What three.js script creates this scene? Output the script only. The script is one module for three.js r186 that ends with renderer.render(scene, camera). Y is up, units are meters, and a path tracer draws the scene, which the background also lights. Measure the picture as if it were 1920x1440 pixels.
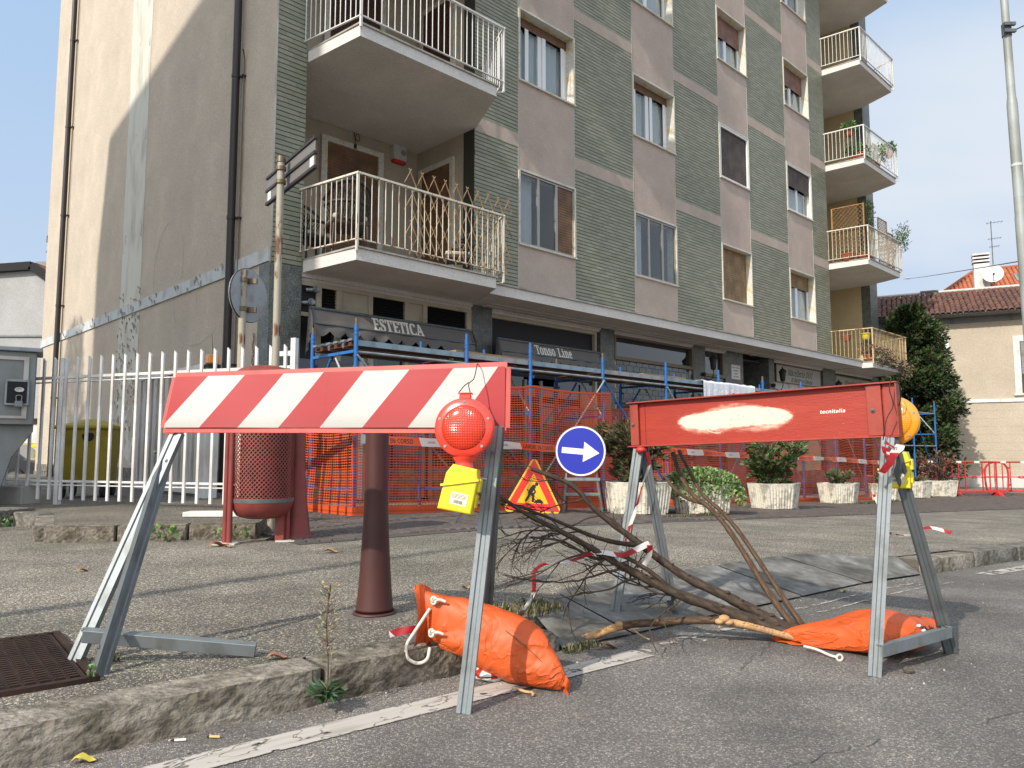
import * as THREE from 'three';
import { mergeGeometries, toCreasedNormals } from 'three/addons/utils/BufferGeometryUtils.js';
import { RoundedBoxGeometry } from 'three/addons/geometries/RoundedBoxGeometry.js';

// ------------------------------------------------------------------ camera, sky, sun, exposure
const renderer = new THREE.WebGLRenderer({ antialias: true });
renderer.toneMapping = THREE.LinearToneMapping;
renderer.toneMappingExposure = 1.36;
renderer.shadowMap.enabled = true;
const scene = new THREE.Scene();
const camera = new THREE.PerspectiveCamera(53.77, 4 / 3, 0.05, 2000);
camera.position.set(0, 0.86, 0);
camera.rotation.set(THREE.MathUtils.degToRad(5.15), 0, 0);
scene.add(camera);

const SUN_AZ = THREE.MathUtils.degToRad(38.5), SUN_EL = THREE.MathUtils.degToRad(36);
const sunDir = new THREE.Vector3(-Math.sin(SUN_AZ) * Math.cos(SUN_EL), Math.sin(SUN_EL), Math.cos(SUN_AZ) * Math.cos(SUN_EL)); // towards the sun
const sun = new THREE.DirectionalLight(new THREE.Color().setRGB(1.0, 0.93, 0.82), 3.3);
sun.position.copy(sunDir).multiplyScalar(60).add(new THREE.Vector3(3, 0, -10));
sun.target.position.set(3, 0, -10);
sun.castShadow = true;
sun.shadow.radius = 1.6;
sun.shadow.mapSize.set(4096, 4096);
Object.assign(sun.shadow.camera, { left: -40, right: 40, top: 40, bottom: -40, near: 1, far: 160 });
scene.add(sun, sun.target);

// ------------------------------------------------------------------ noise
function rngOf(seed) { let s = seed | 0; return () => { s = (s + 0x6d2b79f5) | 0; let t = Math.imul(s ^ (s >>> 15), 1 | s); t = (t + Math.imul(t ^ (t >>> 7), 61 | t)) ^ t; return ((t ^ (t >>> 14)) >>> 0) / 4294967296; }; }
const hash2 = (x, y, s) => { let h = Math.imul(x | 0, 374761393) + Math.imul(y | 0, 668265263) + Math.imul(s | 0, 974634777); h = Math.imul(h ^ (h >>> 13), 1274126177); h ^= h >>> 16; return (h >>> 0) / 4294967296; };
const smooth = (t) => t * t * (3 - 2 * t), clamp = (x, a = 0, b = 1) => Math.min(b, Math.max(a, x)), lerp = (a, b, t) => a + (b - a) * t;
const sstep = (a, b, x) => smooth(clamp((x - a) / (b - a)));
function vnoise(x, y, per, s) {
  const x0 = Math.floor(x), y0 = Math.floor(y), fx = smooth(x - x0), fy = smooth(y - y0), w = (v) => per ? ((v % per) + per) % per : v;
  return lerp(lerp(hash2(w(x0), w(y0), s), hash2(w(x0 + 1), w(y0), s), fx), lerp(hash2(w(x0), w(y0 + 1), s), hash2(w(x0 + 1), w(y0 + 1), s), fx), fy);
}
function fbm(x, y, per, oct, s) { let a = 0.5, t = 0, n = 0; for (let i = 0; i < oct; i++) { t += a * vnoise(x, y, per, s + i * 17); n += a; a *= 0.5; x *= 2; y *= 2; per *= 2; } return t / n; }
const n3 = (x, y, z, s) => (vnoise(x + z * 0.71, y - z * 0.37, 0, s) + vnoise(y + 31.7, z + x * 0.3, 0, s + 5) + vnoise(z * 1.1 - 12.1, x + 7.3, 0, s + 9)) / 3;

// ------------------------------------------------------------------ the sky: pale blue with thin high cloud, hazier to the right
{
  const w = 1024, h = 512, d = new Float32Array(w * h * 4);
  for (let j = 0; j < h; j++) {
    const el = ((j + 0.5) / h - 0.5) * Math.PI;
    for (let i = 0; i < w; i++) {
      const az = ((i + 0.5) / w - 0.5) * 2 * Math.PI, x = Math.cos(el) * Math.cos(az), z = Math.cos(el) * Math.sin(az), y = Math.sin(el), o = (j * w + i) * 4;
      const e = Math.max(0, y), t = Math.pow(clamp(e / 0.95), 0.62);
      let c = [lerp(0.52, 0.20, t), lerp(0.575, 0.375, t), lerp(0.665, 0.61, t)];
      const k = 1 / (0.18 + e), px = x * k, pz = z * k;
      let cl = fbm(px * 0.55 + 3.1, pz * 1.05 + 9.4, 0, 6, 41);
      cl = sstep(0.40, 0.72, cl + 0.10 * x) * (0.45 + 0.35 * sstep(0.02, 0.3, e));
      c = c.map((v, q) => lerp(v, [0.60, 0.635, 0.68][q], cl));
      const g = Math.max(0, x * sunDir.x + y * sunDir.y + z * sunDir.z), aur = 0.72 * Math.pow(g, 2) + 1.5 * Math.pow(g, 24);  // broad glow round the sun, widened behind the camera to brighten shaded walls
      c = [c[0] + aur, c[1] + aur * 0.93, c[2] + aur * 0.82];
      if (y < 0) { const b = sstep(0, -0.06, y); c = c.map((v, q) => lerp(v, [0.2, 0.19, 0.18][q], b)); }
      d[o] = c[0]; d[o + 1] = c[1]; d[o + 2] = c[2]; d[o + 3] = 1;
    }
  }
  const sky = new THREE.DataTexture(d, w, h, THREE.RGBAFormat, THREE.FloatType);
  sky.mapping = THREE.EquirectangularReflectionMapping; sky.magFilter = THREE.LinearFilter; sky.needsUpdate = true;
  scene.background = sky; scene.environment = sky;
}

// ------------------------------------------------------------------ textures
function tex(w, h, f, srgb = true) {
  const d = new Uint8Array(w * h * 4);
  for (let j = 0; j < h; j++) for (let i = 0; i < w; i++) { const c = f(i, j, i / w, j / h), o = (j * w + i) * 4; d[o] = clamp(c[0], 0, 255); d[o + 1] = clamp(c[1], 0, 255); d[o + 2] = clamp(c[2], 0, 255); d[o + 3] = 255; }
  const t = new THREE.DataTexture(d, w, h, THREE.RGBAFormat); t.magFilter = THREE.LinearFilter; t.minFilter = THREE.LinearFilter;
  t.wrapS = t.wrapT = THREE.RepeatWrapping; if (srgb) t.colorSpace = THREE.SRGBColorSpace; t.needsUpdate = true; return t;
}
const rep = (t, size, sizeY = size) => { const c = t.clone(); c.repeat.set(1 / size, 1 / sizeY); c.needsUpdate = true; return c; };
// aggregate: stones of many tones in a darker binder; returns [colour, bump]
function aggregate(n, cell, tones, binder, seed, gap) {
  const cn = n / cell, col = new Uint8Array(n * n * 4), bum = new Uint8Array(n * n * 4), wr = (v) => ((v % cn) + cn) % cn;
  for (let j = 0; j < n; j++) for (let i = 0; i < n; i++) {
    const x = i / cell, y = j / cell, cx = Math.floor(x), cy = Math.floor(y); let d1 = 9, d2 = 9, id = 0;
    for (let b = -1; b <= 1; b++) for (let a = -1; a <= 1; a++) {
      const gx = wr(cx + a), gy = wr(cy + b), dx = cx + a + hash2(gx, gy, seed) - x, dy = cy + b + hash2(gx, gy, seed + 1) - y, dd = dx * dx + dy * dy;
      if (dd < d1) { d2 = d1; d1 = dd; id = hash2(gx, gy, seed + 2); } else if (dd < d2) d2 = dd;
    }
    const edge = Math.sqrt(d2) - Math.sqrt(d1), q = sstep(0.02, gap, edge), T = tones[Math.floor(id * 997) % tones.length], bri = 0.82 + 0.36 * ((id * 7919) % 1), o = (j * n + i) * 4;
    const mac = 0.80 + 0.40 * fbm(i / n * 6, j / n * 6, 6, 5, seed + 7), fine = 0.93 + 0.14 * hash2(i, j, seed + 9), show = id > 0.22 ? q : q * 0.25;
    for (let c = 0; c < 3; c++) col[o + c] = clamp(lerp(binder[c], T[c] * bri, show) * mac * fine, 0, 255);
    col[o + 3] = 255; bum[o] = bum[o + 1] = bum[o + 2] = 255 * show * (0.55 + 0.45 * id); bum[o + 3] = 255;
  }
  return [col, bum].map((d, k) => { const t = new THREE.DataTexture(d, n, n, THREE.RGBAFormat); t.magFilter = t.minFilter = THREE.LinearFilter; t.wrapS = t.wrapT = THREE.RepeatWrapping; if (!k) t.colorSpace = THREE.SRGBColorSpace; t.needsUpdate = true; return t; });
}
const [walkC, walkB] = aggregate(2048, 8, [[150, 142, 128], [120, 114, 106], [176, 166, 148], [98, 94, 90], [140, 128, 110], [196, 188, 172], [112, 110, 108]], [78, 75, 70], 11, 0.28);
const [roadC, roadB] = aggregate(2048, 8, [[120, 116, 111], [104, 101, 98], [132, 127, 119], [92, 90, 88], [112, 107, 101], [138, 134, 127]], [82, 80, 78], 71, 0.34);
const stoneC = aggregate(512, 6, [[112, 116, 110], [90, 95, 91], [128, 131, 124], [76, 80, 78], [158, 160, 152]], [66, 70, 68], 131, 0.2)[0];
const grain = tex(1024, 1024, (i, j, u, v) => { const a = fbm(u * 8, v * 8, 8, 7, 201), b = hash2(i, j, 5); const q = fbm(u * 2, v * 2, 2, 3, 211), sp = fbm(u * 120, v * 120, 120, 2, 221), g = 224 + 16 * (a - 0.5) + 24 * (q - 0.5) + 22 * (b - 0.5) + 30 * (sp - 0.5); return [g + 6, g + 3, g]; });
const grainB = tex(1024, 1024, (i, j, u, v) => { const a = fbm(u * 64, v * 64, 64, 4, 301); const g = 255 * (0.25 + 0.5 * a + 0.25 * hash2(i, j, 8)); return [g, g, g]; }, false);
const lumpB = tex(1024, 1024, (i, j, u, v) => { const a = fbm(u * 14, v * 14, 14, 7, 321), b = fbm(u * 50 + 4, v * 50, 50, 3, 77); const g = 255 * clamp(0.75 * a + 0.25 * b); return [g, g, g]; }, false);
const dirty = tex(1024, 1024, (i, j, u, v) => { const a = fbm(u * 5, v * 5, 5, 7, 401), s = fbm(u * 9, v * 4, 9, 5, 411), k = sstep(0.35, 0.75, a * 0.6 + s * 0.4); const g = 246 - 34 * k * k - 8 * hash2(i, j, 3); return [g, g - 3 * k, g - 8 * k]; });
const streak = tex(512, 512, (i, j, u, v) => { const a = fbm(u * 60, v * 2, 60, 4, 501), b = fbm(u * 5, v * 5, 5, 5, 511); const g = 200 + 50 * (a - 0.5) + 70 * (b - 0.5); return [g, g + 2, g + 4]; });
const stained = tex(512, 512, (i, j, u, v) => { const s = fbm(u * 18, v * 2, 18, 5, 651), a = fbm(u * 7, v * 7, 7, 5, 661), k = sstep(0.50, 0.74, s * 0.7 + a * 0.3 + 0.10 * sstep(0.7, 1, v)) , d = sstep(0.62, 0.7, fbm(u * 30, v * 26, 30, 4, 671)) * 0.5 * (1 - v); const q = Math.max(k * 0.38, d * 0.8); return [246 - 170 * q, 242 - 170 * q, 232 - 166 * q]; });
const rusty = tex(512, 512, (i, j, u, v) => { const a = fbm(u * 9, v * 9, 9, 6, 601), k = sstep(0.60, 0.72, a); return [lerp(238, 150, k), lerp(234, 96, k), lerp(224, 62, k)].map((x) => x - 14 * hash2(i, j, 2)); });
const rockC = tex(1024, 1024, (i, j, u, v) => { const a = fbm(u * 6, v * 6, 6, 7, 701), b = fbm(u * 22, v * 22, 22, 4, 711), m = sstep(0.52, 0.7, fbm(u * 4 + 5, v * 4, 4, 6, 721)); const g = 118 + 90 * (a - 0.5) + 80 * (b - 0.5) + 20 * (hash2(i, j, 4) - 0.5); return [lerp(g + 6, g * 0.74, m * 0.6), lerp(g + 1, g * 0.69, m * 0.6), lerp(g - 7, g * 0.58, m * 0.6)]; });
const rockB = tex(1024, 1024, (i, j, u, v) => { const g = 255 * clamp(1.4 * (fbm(u * 16, v * 16, 16, 6, 731) - 0.15)); return [g, g, g]; }, false);
const marbleC = tex(512, 512, (i, j, u, v) => { const a = fbm(u * 4, v * 4, 4, 6, 801), r = 1 - Math.abs(Math.sin((u + v * 2 + a * 2.2) * 9)), k = Math.pow(r, 6), w = sstep(0.5, 0.7, fbm(u * 6, v * 6, 6, 5, 811)); return [236 - 60 * k, 230 - 58 * k - 16 * w, 216 - 48 * k - 48 * w]; });
const barkC = tex(512, 512, (i, j, u, v) => { const a = fbm(u * 20, v * 5, 5, 5, 901), b = fbm(u * 5, v * 5, 5, 4, 911); const g = 58 + 70 * (a - 0.4) + 40 * (b - 0.5); return [g + 14, g + 4, g - 6]; });
const woodC = tex(512, 512, (i, j, u, v) => { const a = fbm(u * 4, v * 50, 50, 4, 921), b = fbm(u * 3, v * 3, 3, 4, 931); return [196 + 60 * (a - 0.5) + 40 * (b - 0.5), 150 + 60 * (a - 0.5) + 40 * (b - 0.5), 100 + 50 * (a - 0.5)]; });
const wrinkleB = tex(1024, 1024, (i, j, u, v) => { const a = fbm(u * 5, v * 5, 5, 4, 951), r = 1 - Math.abs(2 * fbm(u * 6 + 2 * a, v * 4, 6, 3, 961) - 1), q = 0.5 + 0.5 * Math.sin(u * 512 * 2) * Math.sin(v * 512 * 2); const g = 255 * (0.8 * Math.pow(r, 5) + 0.05 * q); return [g, g, g]; }, false);

const facetF = (u, v) => 1 - Math.max(Math.abs(u - 0.5), Math.abs(v - 0.5)) * 2, facetB = tex(64, 64, (i, j, u, v) => { const g = 255 * facetF(u, v); return [g, g, g]; }, false), facetC = tex(64, 64, (i, j, u, v) => { const g = 205 + 50 * sstep(0.1, 0.5, facetF(u, v)); return [g, g - 20, g - 30]; });
// ------------------------------------------------------------------ materials
const lin = (r, g, b) => new THREE.Color().setRGB(r, g, b);
function M(color, o = {}) {
  const p = { roughness: 0.8, metalness: 0, ...o }; let c = color; if (Array.isArray(color)) c = lin(...color);
  return o.clearcoat || o.transmission || o.sheen ? new THREE.MeshPhysicalMaterial({ color: c, ...p }) : new THREE.MeshStandardMaterial({ color: c, ...p });
}
const W1 = 0xffffff;
const m = {
  walk: M(W1, { map: rep(walkC, 1.8), bumpMap: rep(walkB, 1.8), bumpScale: 0.004, roughness: 0.9, vertexColors: true }),
  road: M(W1, { map: rep(roadC, 1.7), bumpMap: rep(roadB, 1.7), bumpScale: 0.0025, roughness: 0.88, vertexColors: true }),
  kerb: M([1.0, 0.95, 0.87], { map: rep(rockC, 0.55), bumpMap: rep(rockB, 0.3), bumpScale: 0.008, roughness: 0.95 }),
  kerbGrey: M([0.76, 0.77, 0.76], { map: rep(rockC, 0.5), bumpMap: rep(rockB, 0.3), bumpScale: 0.008, roughness: 0.93 }),
  kerbMoss: M([0.78, 0.74, 0.66], { map: rep(rockC, 0.5), bumpMap: rep(rockB, 0.28), bumpScale: 0.009, roughness: 0.95 }),
  slab: M([0.64, 0.665, 0.69], { map: rep(rockC, 1.3), bumpMap: rep(lumpB, 0.8), bumpScale: 0.004, roughness: 0.75 }),
  concrete: M([0.44, 0.42, 0.38], { map: rep(dirty, 1.1), bumpMap: rep(lumpB, 0.6), bumpScale: 0.006, roughness: 0.92 }),
  planter: M([0.70, 0.68, 0.62], { map: rep(stained, 1.4, 0.44), bumpMap: rep(lumpB, 0.5), bumpScale: 0.004, roughness: 0.9 }),
  stuccoPink: M([0.585, 0.485, 0.42], { map: rep(grain, 1.6), bumpMap: rep(grainB, 0.9), bumpScale: 0.007, roughness: 0.95 }),
  stuccoCream: M([0.64, 0.565, 0.465], { map: rep(grain, 2.3), bumpMap: rep(grainB, 1.1), bumpScale: 0.009, roughness: 0.95 }),
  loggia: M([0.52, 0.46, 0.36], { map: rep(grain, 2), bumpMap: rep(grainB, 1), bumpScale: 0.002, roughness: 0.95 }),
  loggiaY: M([0.66, 0.55, 0.33], { map: rep(grain, 2), roughness: 0.95 }),
  paintPale: M([0.62, 0.62, 0.55], { map: rep(dirty, 2.4), bumpMap: rep(grainB, 0.9), bumpScale: 0.003, roughness: 0.85 }),
  slabWhite: M([0.80, 0.78, 0.745], { map: rep(grain, 2.2), bumpMap: rep(grainB, 1.2), bumpScale: 0.002, roughness: 0.88 }),
  mortar: M([0.045, 0.045, 0.038], { roughness: 0.95 }),
  stone: M([0.92, 0.93, 0.9], { map: rep(stoneC, 0.5), roughness: 0.45 }),
  marble: M([0.75, 0.76, 0.76], { map: rep(marbleC, 0.7), roughness: 0.5 }),
  pvc: M([0.8, 0.8, 0.8], { roughness: 0.35 }),
  alu: M([0.36, 0.34, 0.31], { roughness: 0.4, metalness: 0.5 }),
  bronze: M([0.16, 0.12, 0.075], { roughness: 0.45, metalness: 0.4 }),
  shutter: M([0.30, 0.155, 0.075], { map: rep(streak, 0.8), roughness: 0.65 }),
  shutterDark: M([0.13, 0.055, 0.035], { map: rep(streak, 0.8), roughness: 0.7 }),
  shutterTan: M([0.42, 0.26, 0.12], { map: rep(streak, 0.8), roughness: 0.65 }),
  shutterRose: M([0.40, 0.21, 0.15], { map: rep(streak, 0.8), roughness: 0.65 }),
  screen: M([0.17, 0.135, 0.115], { map: rep(streak, 0.8), roughness: 0.8 }),
  glass: M([0.86, 0.9, 0.92], { transmission: 1, roughness: 0.03, ior: 1.5, thickness: 0 }),
  darkGlass: M([0.015, 0.018, 0.022], { roughness: 0.04, clearcoat: 1, clearcoatRoughness: 0.03 }),
  curtain: M([0.72, 0.72, 0.70], { roughness: 0.95, transmission: 0.25, thickness: 0 }),
  room: M([0.10, 0.09, 0.08], { roughness: 1 }),
  black: M([0.008, 0.008, 0.009], { roughness: 0.6 }),
  soot: M([0.02, 0.02, 0.02], { roughness: 0.9 }),
  railWhite: M([0.82, 0.80, 0.74], { map: rep(rusty, 0.5, 2.2), roughness: 0.55 }),
  railClean: M([0.84, 0.83, 0.80], { map: rep(dirty, 1.5), roughness: 0.5 }),
  fence: M([0.82, 0.82, 0.81], { map: rep(dirty, 0.9), roughness: 0.5 }),
  pipe: M([0.03, 0.022, 0.018], { roughness: 0.5 }),
  cream: M([0.55, 0.49, 0.37], { map: rep(dirty, 1.6), roughness: 0.7 }),
  fabricGrey: M([0.115, 0.11, 0.108], { bumpMap: rep(wrinkleB, 0.7), bumpScale: 0.004, roughness: 0.92 }),
  galv: M([0.29, 0.32, 0.335], { map: rep(dirty, 0.35), roughness: 0.55, metalness: 0.55, bumpMap: rep(lumpB, 0.15), bumpScale: 0.0004 }),
  galvDull: M([0.17, 0.19, 0.20], { map: rep(dirty, 0.35), roughness: 0.55, metalness: 0.5 }),
  scafBlue: M([0.018, 0.15, 0.46], { map: rep(dirty, 0.8), roughness: 0.45 }),
  scafGrey: M([0.40, 0.42, 0.43], { map: rep(dirty, 0.6), roughness: 0.55, metalness: 0.4 }),
  deckWood: M([0.22, 0.13, 0.085], { map: rep(woodC, 0.9), roughness: 0.9 }),
  wood: M([0.55, 0.66, 0.80], { map: rep(woodC, 0.5), roughness: 0.8 }),
  net: M([0.58, 0.075, 0.013], { roughness: 0.6, side: THREE.DoubleSide }),
  bagOrange: M([0.70, 0.105, 0.012], { bumpMap: rep(wrinkleB, 0.42), bumpScale: 0.0055, roughness: 0.55, clearcoat: 0.12, clearcoatRoughness: 0.4, map: rep(dirty, 0.7), side: THREE.DoubleSide }),
  binRed: M([0.27, 0.05, 0.042], { map: rep(dirty, 0.5), roughness: 0.55 }),
  bollard: M([0.085, 0.026, 0.022], { map: rep(dirty, 0.9), bumpMap: rep(grainB, 0.3), bumpScale: 0.0006, roughness: 0.5 }),
  red: M([0.62, 0.035, 0.03], { map: rep(dirty, 0.6), roughness: 0.5 }),
  beamRed: M([0.37, 0.055, 0.034], { map: rep(dirty, 0.55), bumpMap: rep(lumpB, 0.6), bumpScale: 0.0015, roughness: 0.55 }),
  rimRed: M([0.60, 0.075, 0.06], { map: rep(dirty, 0.5), roughness: 0.5 }),
  lensRed: M([0.98, 0.075, 0.02], { transmission: 0.3, roughness: 0.2, thickness: 0, map: rep(facetC, 0.0085), bumpMap: rep(facetB, 0.0085), bumpScale: 0.0012, clearcoat: 0.6, clearcoatRoughness: 0.15 }),
  ringRed: M([0.80, 0.055, 0.03], { roughness: 0.25, clearcoat: 0.8, clearcoatRoughness: 0.15 }),
  lensAmber: M([1.0, 0.40, 0.008], { transmission: 0.3, roughness: 0.18, thickness: 0, bumpMap: rep(facetB, 0.0085), bumpScale: 0.001, clearcoat: 1, clearcoatRoughness: 0.1 }),
  boxYellow: M([0.90, 0.74, 0.015], { roughness: 0.4, map: rep(dirty, 0.5), clearcoat: 0.3, clearcoatRoughness: 0.3 }),
  binYellow: M([0.40, 0.30, 0.02], { map: rep(dirty, 0.8), roughness: 0.55 }),
  rubber: M([0.02, 0.02, 0.02], { roughness: 0.8 }),
  castIron: M([0.17, 0.085, 0.055], { map: rep(rockC, 0.5), roughness: 0.75, metalness: 0.25 }),
  cabinet: M([0.27, 0.285, 0.28], { map: rep(dirty, 1.3), roughness: 0.55 }),
  signBack: M([0.38, 0.41, 0.43], { map: rep(dirty, 0.6), roughness: 0.5, metalness: 0.35 }),
  poleRust: M([0.44, 0.42, 0.36], { map: rep(rusty, 0.6, 2.4), roughness: 0.6 }),
  lampPole: M([0.40, 0.43, 0.42], { map: rep(dirty, 1.1), roughness: 0.6, metalness: 0.2 }),
  rope: M([0.72, 0.68, 0.60], { map: rep(dirty, 0.1), roughness: 0.95 }),
  bark: M([0.74, 0.66, 0.59], { map: rep(barkC, 0.18), bumpMap: rep(barkC, 0.12), bumpScale: 0.003, roughness: 0.95 }),
  barkWarm: M([1.1, 0.86, 0.66], { map: rep(barkC, 0.16), bumpMap: rep(barkC, 0.12), bumpScale: 0.002, roughness: 0.95 }),
  peeled: M([0.86, 0.92, 0.98], { map: rep(woodC, 0.3), roughness: 0.8 }),
  wire: M([0.03, 0.025, 0.02], { roughness: 0.6, metalness: 0.4 }),
  terracotta: M([0.40, 0.12, 0.055], { roughness: 0.85, map: rep(dirty, 0.5) }),
  soil: M([0.05, 0.035, 0.025], { bumpMap: rep(lumpB, 0.2), bumpScale: 0.02, roughness: 1 }),
  leaf: M(W1, { vertexColors: true, roughness: 0.55, side: THREE.DoubleSide, transmission: 0.22, thickness: 0 }),
  leafFar: M(W1, { vertexColors: true, roughness: 0.6, side: THREE.DoubleSide }),
  vcol: M(W1, { vertexColors: true, roughness: 0.85, side: THREE.DoubleSide }),
  whiteCloth: M([0.80, 0.81, 0.84], { roughness: 0.9, side: THREE.DoubleSide, bumpMap: rep(wrinkleB, 0.6), bumpScale: 0.004 }),
  houseCream: M([0.57, 0.50, 0.40], { map: rep(grain, 3.1), bumpMap: rep(grainB, 1.4), bumpScale: 0.003, roughness: 0.95 }),
  houseGrey: M([0.50, 0.51, 0.52], { map: rep(grain, 3), roughness: 0.95 }),
  eave: M([0.23, 0.225, 0.21], { roughness: 0.9, map: rep(dirty, 2) }),
  white: M([0.80, 0.79, 0.76], { roughness: 0.7, map: rep(dirty, 1.5) }),
  pale: M([0.62, 0.60, 0.56], { roughness: 0.8, map: rep(dirty, 1.2) }),
};
const tileTones = [[0.296, 0.312, 0.228], [0.264, 0.283, 0.205], [0.322, 0.332, 0.248], [0.284, 0.296, 0.206], [0.342, 0.348, 0.264]].map((c) => M(c, { map: rep(grain, 0.7), roughness: 0.45 }));

// ------------------------------------------------------------------ building geometry
const V = (x, y, z) => new THREE.Vector3(x, y, z), G = (X, Y, Z) => new THREE.Vector3(X, Y, -Z);   // G: metres to the right, up, and away from the camera
const Q = new THREE.Quaternion(), UP = V(0, 1, 0);
function boxUV(g) {
  const p = g.attributes.position, n = g.attributes.normal, uv = new Float32Array(p.count * 2);
  for (let i = 0; i < p.count; i++) {
    const ax = Math.abs(n.getX(i)), ay = Math.abs(n.getY(i)), az = Math.abs(n.getZ(i)), x = p.getX(i), y = p.getY(i), z = p.getZ(i);
    if (ay > ax && ay > az) { uv[2 * i] = x; uv[2 * i + 1] = z; } else if (ax > az) { uv[2 * i] = z; uv[2 * i + 1] = y; } else { uv[2 * i] = x; uv[2 * i + 1] = y; }
  }
  g.setAttribute('uv', new THREE.BufferAttribute(uv, 2)); return g;
}
class MB {
  constructor() { this.g = []; this.keep = false; }
  add(g, mat) {
    g = g.index ? g.toNonIndexed() : g.clone(); if (mat) g.applyMatrix4(mat);
    for (const k of Object.keys(g.attributes)) if (!['position', 'normal', 'uv', 'color'].includes(k)) g.deleteAttribute(k);
    if (!g.attributes.uv) g.setAttribute('uv', new THREE.BufferAttribute(new Float32Array(g.attributes.position.count * 2), 2));
    g.morphAttributes = {}; this.g.push(g); return this;
  }
  bx(x0, x1, y0, y1, z0, z1, r = 0) {
    const w = x1 - x0, h = y1 - y0, d = z1 - z0, g = r ? new RoundedBoxGeometry(w, h, d, 2, r) : new THREE.BoxGeometry(w, h, d);
    return this.add(g, new THREE.Matrix4().makeTranslation((x0 + x1) / 2, (y0 + y1) / 2, (z0 + z1) / 2));
  }
  frame(a, b, up = UP) {   // matrix whose z runs from a to b
    const z = b.clone().sub(a), l = z.length(); z.normalize(); let x = up.clone().cross(z); if (x.lengthSq() < 1e-6) x = V(1, 0, 0).cross(z); x.normalize(); const y = z.clone().cross(x);
    return [new THREE.Matrix4().makeBasis(x, y, z).setPosition(a.clone().add(b).multiplyScalar(0.5)), l];
  }
  bar(a, b, w, h, up = UP, r = 0) { const [mt, l] = this.frame(a, b, up); return this.add(r ? new RoundedBoxGeometry(w, h, l, 2, r) : new THREE.BoxGeometry(w, h, l), mt); }
  cyl(a, b, r0, r1 = r0, n = 12, open = false) { const [mt, l] = this.frame(a, b); return this.add(new THREE.CylinderGeometry(r1, r0, l, n, 1, open), mt.multiply(new THREE.Matrix4().makeRotationX(Math.PI / 2))); }
  tube(pts, r, n = 6, seg = 0) { return this.add(taper(pts, r, n, seg)); }
  ball(c, r, sx = 1, sy = 1, sz = 1, n = 12) { return this.add(new THREE.SphereGeometry(r, n, Math.ceil(n * 0.7)), new THREE.Matrix4().makeTranslation(c.x, c.y, c.z).scale(V(sx, sy, sz))); }
  lathe(pr, c, n = 32, mat) { const g = new THREE.LatheGeometry(pr.map((q) => new THREE.Vector2(q[0], q[1])), n); const t = new THREE.Matrix4().makeTranslation(c.x, c.y, c.z); return this.add(g, mat ? t.multiply(mat) : t); }
  poly(pts, y0, y1) { const s = new THREE.Shape(pts.map((q) => new THREE.Vector2(q[0], -q[1]))); const g = new THREE.ExtrudeGeometry(s, { depth: y1 - y0, bevelEnabled: false }); return this.add(g, new THREE.Matrix4().makeTranslation(0, y0, 0).multiply(new THREE.Matrix4().makeRotationX(-Math.PI / 2))); }
  geo() { const g = this.g.length > 1 ? mergeGeometries(this.g.map((q) => { if (this.g.some((z) => z.attributes.color) && !q.attributes.color) q.setAttribute('color', new THREE.BufferAttribute(new Float32Array(q.attributes.position.count * 3).fill(1), 3)); return q; })) : this.g[0]; return this.keep ? g : boxUV(g); }
  build(name, mat, parent) { const o = mesh(name, this.geo(), mat, parent); return o; }
}
function taper(pts, r, n = 6, seg = 0) {   // smooth tube through the points, radius number or function of 0..1
  const c = pts.length > 2 ? new THREE.CatmullRomCurve3(pts) : new THREE.LineCurve3(pts[0], pts[1]), N = seg || Math.max(2, (pts.length - 1) * 4), f = c.computeFrenetFrames(N, false);
  const pos = [], nor = [], uv = [], idx = [], L = c.getLength(), R = typeof r === 'function' ? r : () => r;
  for (let i = 0; i <= N; i++) {
    const q = c.getPointAt(i / N), rr = R(i / N);
    for (let k = 0; k <= n; k++) { const a = k / n * 2 * Math.PI, d = f.normals[i].clone().multiplyScalar(Math.cos(a)).addScaledVector(f.binormals[i], Math.sin(a)); pos.push(q.x + d.x * rr, q.y + d.y * rr, q.z + d.z * rr); nor.push(d.x, d.y, d.z); uv.push(k / n * 0.1, i / N * L); }
  }
  for (let i = 0; i < N; i++) for (let k = 0; k < n; k++) { const a = i * (n + 1) + k, b = a + n + 1; idx.push(a, a + 1, b, b, a + 1, b + 1); }
  const cap = (i, s) => { const q = c.getPointAt(i / N), t = c.getTangentAt(i / N).multiplyScalar(s), o = pos.length / 3; pos.push(q.x, q.y, q.z); nor.push(t.x, t.y, t.z); uv.push(0, 0); for (let k = 0; k < n; k++) { const a = i * (n + 1) + k; s > 0 ? idx.push(o, a, a + 1) : idx.push(o, a + 1, a); } };
  cap(0, -1); cap(N, 1);
  const g = new THREE.BufferGeometry(); g.setAttribute('position', new THREE.Float32BufferAttribute(pos, 3)); g.setAttribute('normal', new THREE.Float32BufferAttribute(nor, 3)); g.setAttribute('uv', new THREE.Float32BufferAttribute(uv, 2)); g.setIndex(idx); return g;
}
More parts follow.
